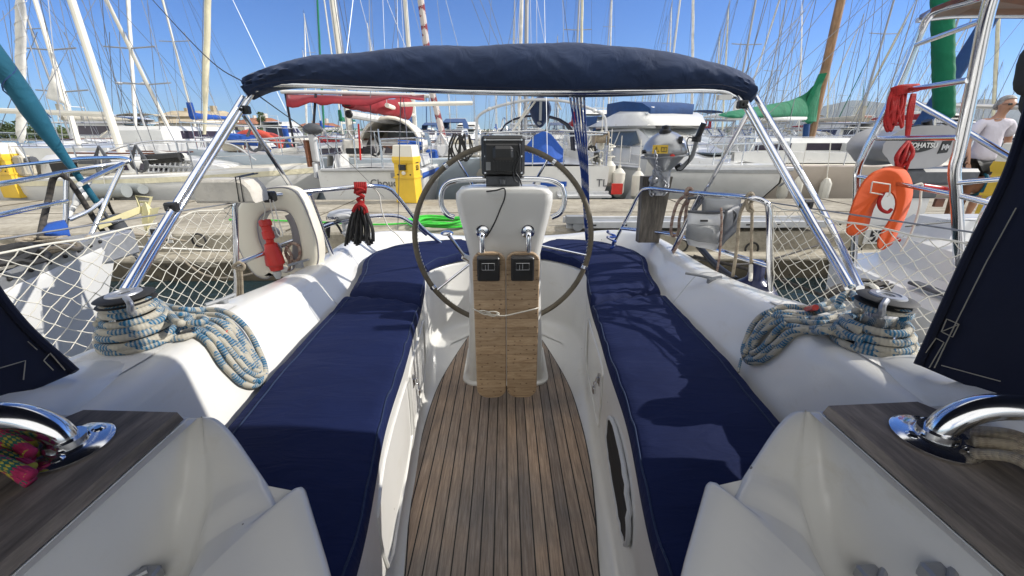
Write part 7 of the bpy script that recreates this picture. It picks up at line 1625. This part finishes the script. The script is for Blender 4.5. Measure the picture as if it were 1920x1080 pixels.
# ================================================================ REST OF THE MARINA
protos = [
 sailboat('moored_sailboat', 'p', 9.5, 3.0, 1.05, 'white', 'navyf', 12.5, 'blue', 'whitecloth', 'mastw', 'bluedk', 2),
 sailboat('moored_sailboat', 'p', 11, 3.4, 1.2, 'white', None, 14.5, 'beigecloth', 'whitecloth', 'alu', 'beigecloth', 2, bim='beigecloth'),
 sailboat('moored_sailboat', 'p', 8.5, 2.8, 1.0, 'white', 'red', 11, 'redcloth', 'creamcloth', 'alu', None, 1, outb=True),
 sailboat('moored_sailboat', 'p', 12, 3.7, 1.25, 'navyf', None, 16, 'bluedk', 'bluedk', 'alu', 'bluedk', 3, .09),
 sailboat('moored_sailboat', 'p', 10, 3.2, 1.1, 'white2', 'blue', 13.5, 'green', 'green', 'mastw', 'green', 2),
 sailboat('moored_sailboat', 'p', 9, 3.0, 1.05, 'white', None, 12, 'whitecloth', None, 'alu', 'bluedk', 2, bim='bluedk'),
 motorboat('moored_motorboat', 'p', 8.5, 3.0, 1.1), motorboat('moored_motorboat', 'p', 7, 2.6, .95, fly=False, canvasmt='bluedk'), motorboat('moored_motorboat', 'p', 9.5, 3.3, 1.2, win='glassb', canvasmt='whitecloth')]
desc = ['sloop with blue boom cover', 'sloop with beige bimini', 'red striped sloop', 'navy hulled sloop', 'cream sloop with green cover', 'sloop with navy bimini', 'flybridge motorboat', 'motorboat with blue canvas', 'motorboat with pale canvas']
groups = ['distant sloops with blue covers', 'distant sloops with beige covers', 'distant small red striped sloops', 'distant navy sloops', 'distant cream sloops with green covers', 'distant sloops with navy bimini', 'distant flybridge motorboats', 'distant small motorboats', 'distant motorboats with pale canvas']
rg = random.Random(44)
lmk = [(60, 'above the left yellow post'), (150, 'behind the teal furled sail'), (235, 'left of the street lamp'), (300, 'behind the crossed white masts'), (365, 'below the stone house'), (430, 'behind the left bimini tubes'), (500, 'above the foam block'), (570, 'behind the red dinghy'), (640, 'left of the arched doghouse'), (720, 'behind the arched doghouse'), (790, 'behind the middle yellow post'), (850, 'just left of the wheel'), (900, 'at the top left of the wheel'), (960, 'directly above the chart plotter'), (1010, 'under the steel hoop'), (1065, 'left of the blue and white lines'), (1130, 'right of the blue and white lines'), (1200, 'left of the motor cruiser flybridge'), (1290, 'behind the motor cruiser flybridge'), (1360, 'right of the motor cruiser'), (1420, 'under the green boom cover'), (1480, 'behind the right bimini tubes'), (1550, 'behind the wooden mast'), (1620, 'left of the steel ladder'), (1690, 'behind the steel ladder'), (1760, 'behind the pale grey outboard'), (1830, 'left of the person'), (2100, 'behind the person')]
used = {}; placed = []; first = [True]*9
rows_ = [('second row', 19.5, 4.6, -22, 24, 0), ('third row', 33, 5.0, -36, 40, 1), ('fourth row', 50, 5.6, -52, 60, 0), ('fifth row', 74, 5.4, -50, 90, 1), ('sixth row', 105, 6.0, -50, 125, 0), ('farthest row', 150, 6, -30, 190, 1)]
cnt = 0; childmap = None
for rn_, (rname, y, dx, xa, xb, fl) in enumerate(rows_):
    x = xa+rg.uniform(0, 1)
    while x < xb:
        mot = 4.5 if y < 60 else 1.5
        k = rg.choices(range(9), [3, 3, 2, .8, .8, 1.5, mot, mot*1.2, mot] if x < 8 else [5, 5, 3, 2, 1, 2, mot*.5, mot*.5, mot*.5])[0]
        px = 960+760*x/(y*.934+.4); xx = x; x += dx*rg.uniform(.85, 1.25)
        if px < -60 or px > 1990: continue
        if y > 60 and px < 700 and rg.random() < .55: continue
        if y > 30 and px < 520: continue
        if y < 25 and k in (6, 8): k = rg.choice((0, 1, 2, 5))
        if y < 25 and 640 < px < 1180 and rg.random() < .6: continue
        if y < 40 and 640 < px < 1180 and k < 6 and rg.random() < .3: continue
        if 19 < y < 21 and -14 < xx < -9: continue
        lm = next(l for p, l in lmk if px <= p)
        lab = f'{desc[k]}, {rname}, {lm}'
        if len(lab.split()) > 14: lab = f'{desc[k]}, {rname}, {lm}'.replace(' the ', ' ').replace('farthest', 'last')
        if (lab in used and used[lab] >= 2): continue
        used[lab] = used.get(lab, 0)+1;  o = protos[k] if first[k] else copy_tree(protos[k]); first[k] = False
        o['label'] = lab; o['group'] = groups[k]
        rz = (0 if (fl ^ (rg.random() < .25)) else pi)+rg.uniform(-.10, .10)
        s = rg.uniform(.9, 1.12); yy = y+rg.uniform(-.6, .6)+(9*s if abs(rz) > 1.5 else 0)
        place(o, (xx, yy), rz, s); cnt += 1; placed.append((lab, px, o))
for i, f in enumerate(first):
    if f: place(protos[i], (30+6*i, 120), .1); protos[i]['label'] = desc[i]+' at the far right of the marina'; protos[i]['group'] = groups[i]
for lab, c in used.items():
    if c == 2:
        q = sorted([(p, o.name) for l, p, o in placed if l == lab])
        for i, nm in enumerate(q): bpy.data.objects[nm[1]]['label'] = lab+(', left one', ', right one')[i]
# jetties between the rows
m = MB()
for y in (30.6, 60, 88): m.box((-60, y, WL-.5), (150, y+1.4, WL+.75), bev=.03)
tag(m.build('pontoon_walkway', 'quay', None, smooth=False), kind='structure')
# lamp standard at the left
def lamp(base, top, label):
    r = empty('street_lamp', base, 0, label, 'street lamp', 'street lamps'); h = top.z-base.z
    m = MB(); m.tube([(0, 0, 0), (0, 0, h)], .06, 8, taper=.04); m.build('pole', 'lgrey', r)
    for s in (-1, 1): m = MB(); m.tube([(0, 0, h), (s*.6, 0, h+.05)], .03, 6); m.ell((s*.7, 0, h+.05), (.22, .12, .08), 12, 6); m.build('lamp_head', 'lgrey', r)
def stays(par, lines, y, r=.010):
    m = MB()
    for a, b, c, d in lines: m.tube([PY(a, b, y), PY(c, d, y+rg.uniform(-.5, .5))], r, 4)
    m.build('rigging', 'wire', par)
stays(lm1, [(165,-10,232,350),(185,-10,250,330),(205,60,215,300),(262,-10,345,250),(300,-10,395,330),(235,60,330,250),(222,-10,228,200),(275,-10,300,250),(345,60,430,260),(268,150,330,270)], 13)
stays(lm2, [(72,-10,150,300),(90,-10,190,300),(5,20,60,300),(70,60,0,240),(110,-10,160,240),(120,60,205,250)], 12)
stays(gc, [(1600,-10,1555,260),(1632,-10,1575,280),(1643,-10,1605,300),(1680,-10,1600,250),(1700,40,1560,300),(1490,-10,1400,240),(1475,-10,1440,260),(1655,-10,1640,300),(1500,40,1370,200),(1707,90,1650,250)], 14)
stays(h4, [], 10) if False else None
bz = PY(275, 250, 26); lamp(V((bz.x, 26, -1.2)), PY(252, 158, 26), 'double headed lamp standard beside the crossed white masts')
bz = PY(1590, 240, 120); lamp(V((bz.x, 120, -1.2)), PY(1592, 200, 120), 'double headed lamp standard in the mast forest left of the ladder')
# ================================================================ SHORE, HOUSES, TREES, HILLS
MT['leaf'] = mat('foliage', (.045, .072, .022), .7, 0, .5, .6); MT['leafl'] = mat('light_foliage', (.085, .115, .035), .7, 0, .4, .6); MT['bark'] = mat('bark', (.12, .09, .06), .9, 0, .3, 5)
MT['stone'] = mat('sunlit_stone_wall', (.42, .35, .24), .9, 0, .25, .8, dirt=((.25, .2, .14), .6)); MT['tile'] = mat('roof_tiles', (.26, .11, .06), .85, 0, .3, 1.5); MT['plaster'] = mat('white_plaster', (.55, .52, .46), .85, 0, .1, .5)  # stone is beige with random darker patches
MT['hill'] = mat('hillside', (.10, .095, .06), .95, 0, .45, .03); MT['mount'] = mat('mountain_slopes', (.06, .075, .07), .95, 0, .3, .001)
m = MB(); m.add([(-300, 100, -1.0), (-20, 100, -1.0), (-20, 60, -1.0), (-300, 60, -1.0)], [(0, 1, 2, 3)]); m.add([(-420, 150, -1.0), (700, 190, -1.0), (900, 600, 0), (-420, 600, 2)], [(0, 1, 2, 3)])
tag(m.build('shore_ground', 'hill', None, smooth=False), kind='structure')
def leaf_cloud(m, c, r, n, rg, size):
    for _ in range(n):
        d = V((rg.gauss(0, 1), rg.gauss(0, 1), rg.gauss(0, 1))).normalized()*(rg.random()**.4)
        p = c+V((d.x*r[0], d.y*r[1], d.z*r[2])); a = V((rg.gauss(0, 1), rg.gauss(0, 1), rg.gauss(0, 1))).normalized()*size*rg.uniform(.6, 1.3); b = a.orthogonal().normalized()*size*rg.uniform(.4, .8)
        m.add([p-a, p+b, p+a, p-b], [(0, 1, 2, 3)])
rg = random.Random(77); m = MB(); m2 = MB()
for px in range(-40, 760, 9):
    if 405 < px < 425: continue
    y = 72+rg.uniform(-4, 6); b = PY(px, 252, y); h = (26 if px < 60 else 15 if px < 300 else 11 if px < 520 else 13)*rg.uniform(.7, 1.25)/760*y
    (m if rg.random() < .7 else m2).v; leaf_cloud(m if rg.random() < .7 else m2, V((b.x, y, -.9+h*.6)), (1.3, 1.3, h*.62), 150, rg, .20)
for px in list(range(640, 1180, 11))+list(range(1330, 1500, 14)):
    y = 165+rg.uniform(-6, 10); b = PY(px, 250, y); h = 7*rg.uniform(.5, 1.5)/760*y; leaf_cloud(m, V((b.x, y, -.9+h*.6)), (3, 2.5, h*.65), 70, rg, .5)
tag(m.build('distant_shrubs', 'leaf', None, smooth=False), 'dark green belt of shrubs along the far shore', 'shrubs', kind='stuff')
tag(m2.build('distant_shrubs', 'leafl', None, smooth=False), 'lighter green shrubs among the far shore belt', 'shrubs', kind='stuff')
def tree(px, py, topy, y, kind, label):
    b = PY(px, py, y); t = PY(px, topy, y); h = t.z-(-1.0); r = empty('pine_tree' if kind == 'dense' else kind+'_tree', (b.x, y, -1.0), 0, label, 'tree'); rg2 = random.Random(px)
    if kind == 'palm':
        m = MB(); m.tube([(0, 0, 0), (.1, 0, h*.5), (0, 0, h*.86)], .22, 8, taper=.16); m.build('trunk', 'bark', r); m = MB()
        for k in range(26):
            a = rg2.uniform(0, 6.3); el = rg2.uniform(-.5, 1.1); L = h*.30; q = [V((0, 0, h*.86))]
            for s in (.35, .7, 1): q.append(V((cos(a)*L*s*cos(el*.5), sin(a)*L*s*cos(el*.5), h*.86+L*(sin(el)*s-.75*s*s))))
            w = .16*L
            for i in range(3):
                sd = V((-sin(a), cos(a), 0))*w*(1, .9, .5)[i]; m.add([q[i]-sd*.7, q[i]+sd*.7, q[i+1]+sd*.6+V((0, 0, -.1*L*.3)), q[i+1]-sd*.6+V((0, 0, -.1*L*.3))], [(0, 1, 2, 3)])
        m.build('crown', 'leaf', r, smooth=False)
    elif kind == 'bare':
        m = MB()
        def br_(p, d, L, rr, n):
            q = p+d*L; m.tube([p, p.lerp(q, .5)+V((rg2.gauss(0, .05), 0, 0))*L, q], rr, 5, taper=rr*.6)
            if n:
                for _ in range(4): br_(p.lerp(q, rg2.uniform(.55, 1)), (d+V((rg2.gauss(0, .55), rg2.gauss(0, .5), rg2.gauss(.1, .3)))).normalized(), L*rg2.uniform(.55, .8), rr*.6, n-1)
        br_(V((0, 0, 0)), V((-.1, 0, 1)), h*.38, .16, 4); m.build('trunk', 'bark', r)
    else:
        m = MB(); m.tube([(0, 0, 0), (0, 0, h*.6)], .2, 7, taper=.1); m.build('trunk', 'bark', r); m = MB(); w = h*.20
        for k in range(9): leaf_cloud(m, V((rg2.gauss(0, w*.15), rg2.gauss(0, w*.15), h*(.14+.09*k))), (w*(1.1-.08*k), w, h*.10), 90, rg2, h*.035)
        m.build('crown', 'leaf', r, smooth=False)
tree(262, 250, 198, 70, 'bare', 'bare leafless tree left of the stone house'); tree(495, 250, 207, 75, 'dense', 'slim dark green conifer above the red dinghy')
tree(515, 250, 226, 78, 'dense', 'short bushy dark conifer right of the slim conifer'); tree(866, 250, 234, 160, 'palm', 'lone palm left of the steel hoop'); tree(840, 250, 234, 150, 'palm', 'broad palm beside the blue furled mast'); tree(1138, 250, 232, 120, 'palm', 'bushy palm left of the motor cruiser'); tree(1122, 250, 236, 124, 'palm', 'small palm under the right end of the steel hoop')
def house(x0, x1, top, y, mt, rmt, label, nwin=3, chim=True, gable=False):
    a = PY(x0, 250, y); b = PY(x1, top, y); h = b.z+1.0; w = b.x-a.x; r = empty('house', ((a.x+b.x)/2, y, -1.0), 0, label, 'house'); wall = h*.78
    m = MB(); m.box((-w/2, 0, 0), (w/2, 8, wall)); wo = m.build('wall', mt, r, smooth=False)
    m = MB(); m.grid([[V((-w/2-.4, -.4, wall)), V((-w/2+w*.04, 3.5, h)), V((w/2-w*.04, 3.5, h)), V((w/2+.4, -.4, wall))], [V((-w/2-.4, 8.4, wall)), V((-w/2+w*.04, 4.5, h)), V((w/2-w*.04, 4.5, h)), V((w/2+.4, 8.4, wall))]]); m.add([(-w/2-.4, -.4, wall), (w/2+.4, -.4, wall), (w/2-w*.04, 3.5, h), (-w/2+w*.04, 3.5, h)], [(0, 1, 2, 3)]); ro = m.build('roof', rmt, r, smooth=False)
    if chim: m = MB(); m.box((w*.28, 3, h-.3), (w*.34, 4.2, h+.9)); m.build('chimney', mt, ro, smooth=False); m = MB(); m.box((-w*.2, 3, h-.3), (-w*.15, 4.0, h+.5)); m.build('chimney', mt, ro, smooth=False)
    for k in range(nwin): xx = -w/2+w*(k+.6)/(nwin+.2); m = MB(); m.box((xx-w*.05, -.03, wall*.35), (xx+w*.05, .01, wall*.78)); m.build('window', 'plaster' if mt == 'stone' else 'glassd', r, smooth=False)
house(304, 398, 206, 85, 'stone', 'stone', 'long stone house with chimneys on the far shore left of centre', 4)
house(296, 372, 222, 80, 'plaster', 'stone', 'low pale house with white shutters in front of the stone house', 4, False)
house(405, 455, 224, 88, 'plaster', 'tile', 'low house with terracotta roof between the bimini tubes and the stone house', 2)
house(452, 490, 220, 95, 'plaster', 'tile', 'terracotta roofed house left of the dark conifer', 2); house(560, 610, 230, 92, 'plaster', 'tile', 'terracotta roofed house behind the red awning pole', 2)
house(1095, 1140, 238, 125, 'plaster', 'plaster', 'flat white building left of the motor cruiser', 3, False); house(890, 940, 243, 160, 'plaster', 'plaster', 'flat white building above the chart plotter', 4, False); house(1225, 1290, 238, 150, 'plaster', 'tile', 'pale building behind the motor cruiser flybridge', 4, False)
# headland with a small town, mountains
def ridge(name, pts, y, depth, mt, noise_amp):
    m = MB(); R = []; d = catmull([(a, b, 0) for a, b in pts], 10)
    for q in d:
        p = PY(q.x, q.y, y); w = noise_amp*(mn.noise(V((q.x*.05, 1, 2)))+.5*mn.noise(V((q.x*.17, 3, 1)))); z = p.z+w; R.append([V((p.x, y-depth*.35, WL)), V((p.x, y-depth*.18, z*.42+mn.noise(V((q.x*.09, 5, 0)))*noise_amp*2)), V((p.x, y-depth*.06, z*.8)), V((p.x, y, z)), V((p.x, y+depth, WL))])
    m.grid(R); tag(m.build(name, mt, None, angle=180), kind='structure')
ridge('mountains', [(1200,246),(1300,240),(1390,236),(1450,228),(1500,215),(1545,200),(1600,188),(1650,192),(1700,198),(1760,200),(1800,192),(1850,186),(1900,192),(1980,205),(2150,214),(2400,246)], 7000, 3500, 'mount', 14)
ridge('headland', [(1440,248),(1500,242),(1550,236),(1600,224),(1650,222),(1700,228),(1780,232),(1900,238),(2050,246)], 620, 160, 'hill', 2.0)
rg = random.Random(5)
for i in range(16):
    px = 1535+i*13+rg.uniform(-3, 3); py = 238-8*sin((i+2)/18*pi)-rg.uniform(0, 5); p = PY(px, py, 560+rg.uniform(-20, 20)); s = rg.uniform(5, 9)
    r = empty('house', p-V((0, 0, 4)), rg.uniform(-.4, .4), f"{['pale','cream','white','small'][i%4]} house number {['one','two','three','four','five','six','seven','eight','nine','ten','eleven','twelve','thirteen','fourteen','fifteen','sixteen'][i]} from the left on the far headland", 'house', 'houses on the far headland')
    m = MB(); m.box((-s, -s*.6, -8), (s, s*.6, s*.8)); m.build('wall', 'plaster' if i % 3 else 'stone', r, smooth=False); m = MB(); m.grid([[V((-s*1.1, -s*.7, s*.8)), V((-s*1.1, 0, s*1.2)), V((-s*1.1, s*.7, s*.8))], [V((s*1.1, -s*.7, s*.8)), V((s*1.1, 0, s*1.2)), V((s*1.1, s*.7, s*.8))]]); m.build('roof', 'tile', r, smooth=False)
# air
hz = MB(); hz.box((-9000, -400, -60), (12000, 13000, 900)); ho = hz.build('haze', 'white', None, smooth=False); ho['kind'] = 'stuff'
hm = bpy.data.materials.new('haze_air'); hm.use_nodes = True; t = hm.node_tree; t.nodes.remove(t.nodes['Principled BSDF']); pv = t.nodes.new('ShaderNodeVolumePrincipled'); pv.inputs['Color'].default_value = (.80, .88, 1, 1); pv.inputs['Density'].default_value = .00004; pv.inputs['Anisotropy'].default_value = .2
t.links.new(pv.outputs[0], t.nodes['Material Output'].inputs['Volume']); ho.data.materials[0] = hm
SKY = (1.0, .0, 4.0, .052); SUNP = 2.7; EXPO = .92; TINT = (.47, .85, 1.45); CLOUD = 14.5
# ================================================================ origins at the base of every thing built in world coordinates
def base_all():
    bpy.context.view_layer.update(); ch = {}
    for o in bpy.data.objects:
        if o.parent: ch.setdefault(o.parent.name, []).append(o)
    def pts(o):
        out = []
        if o.type == 'MESH': out += [o.matrix_world @ V(c) for c in o.bound_box]
        for c in ch.get(o.name, []): out += pts(c)
        return out
    for o in list(bpy.data.objects):
        if o.parent or o.type not in ('MESH', 'EMPTY') or V(o.location).length > 1e-6 or o.get('kind'): continue
        p = pts(o)
        if not p: continue
        b = V(((min(q.x for q in p)+max(q.x for q in p))/2, (min(q.y for q in p)+max(q.y for q in p))/2, min(q.z for q in p)))
        if o.type == 'MESH':
            if o.data.users > 1: continue
            o.data.transform(Matrix.Translation(-b))
        o.location = b
        for c in ch.get(o.name, []): c.location = V(c.location)-b
base_all()
# ================================================================ light
W = bpy.data.worlds.new('World'); bpy.context.scene.world = W; W.use_nodes = True
wt = W.node_tree; bg = wt.nodes['Background']; sk = wt.nodes.new('ShaderNodeTexSky'); sk.sky_type = 'NISHITA'; sk.sun_disc = False
SUN_EL, SUN_AZ = radians(31), radians(4)        # azimuth measured from +X towards +Y
sk.sun_elevation = SUN_EL; sk.sun_rotation = pi/2-SUN_AZ
sk.air_density = SKY[0]; sk.dust_density = SKY[1]; sk.ozone_density = SKY[2]; sk.altitude = 0
tint = wt.nodes.new('ShaderNodeMix'); tint.data_type = 'RGBA'; tint.blend_type = 'MULTIPLY'; tint.inputs[0].default_value = 1; tint.inputs[7].default_value = (*TINT, 1); wt.links.new(sk.outputs[0], tint.inputs[6])
# bright broken cloud added as unseen fill light behind the viewer and overhead
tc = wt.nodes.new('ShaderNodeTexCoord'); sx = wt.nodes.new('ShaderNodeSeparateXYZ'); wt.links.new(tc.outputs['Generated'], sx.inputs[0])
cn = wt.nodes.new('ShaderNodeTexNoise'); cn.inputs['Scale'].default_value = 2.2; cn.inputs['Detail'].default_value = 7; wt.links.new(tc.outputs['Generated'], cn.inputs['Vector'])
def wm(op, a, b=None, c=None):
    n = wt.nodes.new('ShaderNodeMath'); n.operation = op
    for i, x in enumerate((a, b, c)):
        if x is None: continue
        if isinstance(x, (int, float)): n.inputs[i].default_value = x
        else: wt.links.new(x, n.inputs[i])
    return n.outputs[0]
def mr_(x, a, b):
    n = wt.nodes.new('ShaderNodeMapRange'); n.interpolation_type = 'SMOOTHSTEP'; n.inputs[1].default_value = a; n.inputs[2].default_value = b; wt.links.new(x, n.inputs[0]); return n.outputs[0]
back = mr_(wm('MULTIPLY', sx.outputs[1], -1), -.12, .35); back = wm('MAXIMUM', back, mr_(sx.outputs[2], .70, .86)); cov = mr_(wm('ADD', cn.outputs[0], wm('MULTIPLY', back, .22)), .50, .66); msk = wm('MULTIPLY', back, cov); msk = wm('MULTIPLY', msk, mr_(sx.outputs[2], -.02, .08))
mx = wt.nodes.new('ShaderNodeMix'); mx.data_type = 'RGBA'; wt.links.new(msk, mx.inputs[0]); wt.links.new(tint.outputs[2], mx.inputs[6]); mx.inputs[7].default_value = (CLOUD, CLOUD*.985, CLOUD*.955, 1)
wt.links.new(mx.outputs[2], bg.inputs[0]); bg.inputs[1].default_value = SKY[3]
sl = bpy.data.lights.new('sun', 'SUN'); sl.energy = SUNP; sl.angle = radians(.5); sl.color = (1, .955, .88)
so = bpy.data.objects.new('sun', sl); C.objects.link(so)
sd_ = V((cos(SUN_EL)*cos(SUN_AZ), cos(SUN_EL)*sin(SUN_AZ), sin(SUN_EL))); so.rotation_euler = sd_.to_track_quat('Z', 'Y').to_euler(); so.location = sd_*30
sc = bpy.context.scene; sc.view_settings.view_transform = 'Standard'; sc.view_settings.look = 'None'; sc.view_settings.gamma = 1; sc.view_settings.exposure = EXPO
sc.render.engine = 'CYCLES'; sc.cycles.use_denoising = True; sc.cycles.max_bounces = 7; sc.cycles.diffuse_bounces = 3; sc.cycles.transparent_max_bounces = 10; sc.cycles.volume_bounces = 0
sc.cycles.sample_clamp_indirect = 6
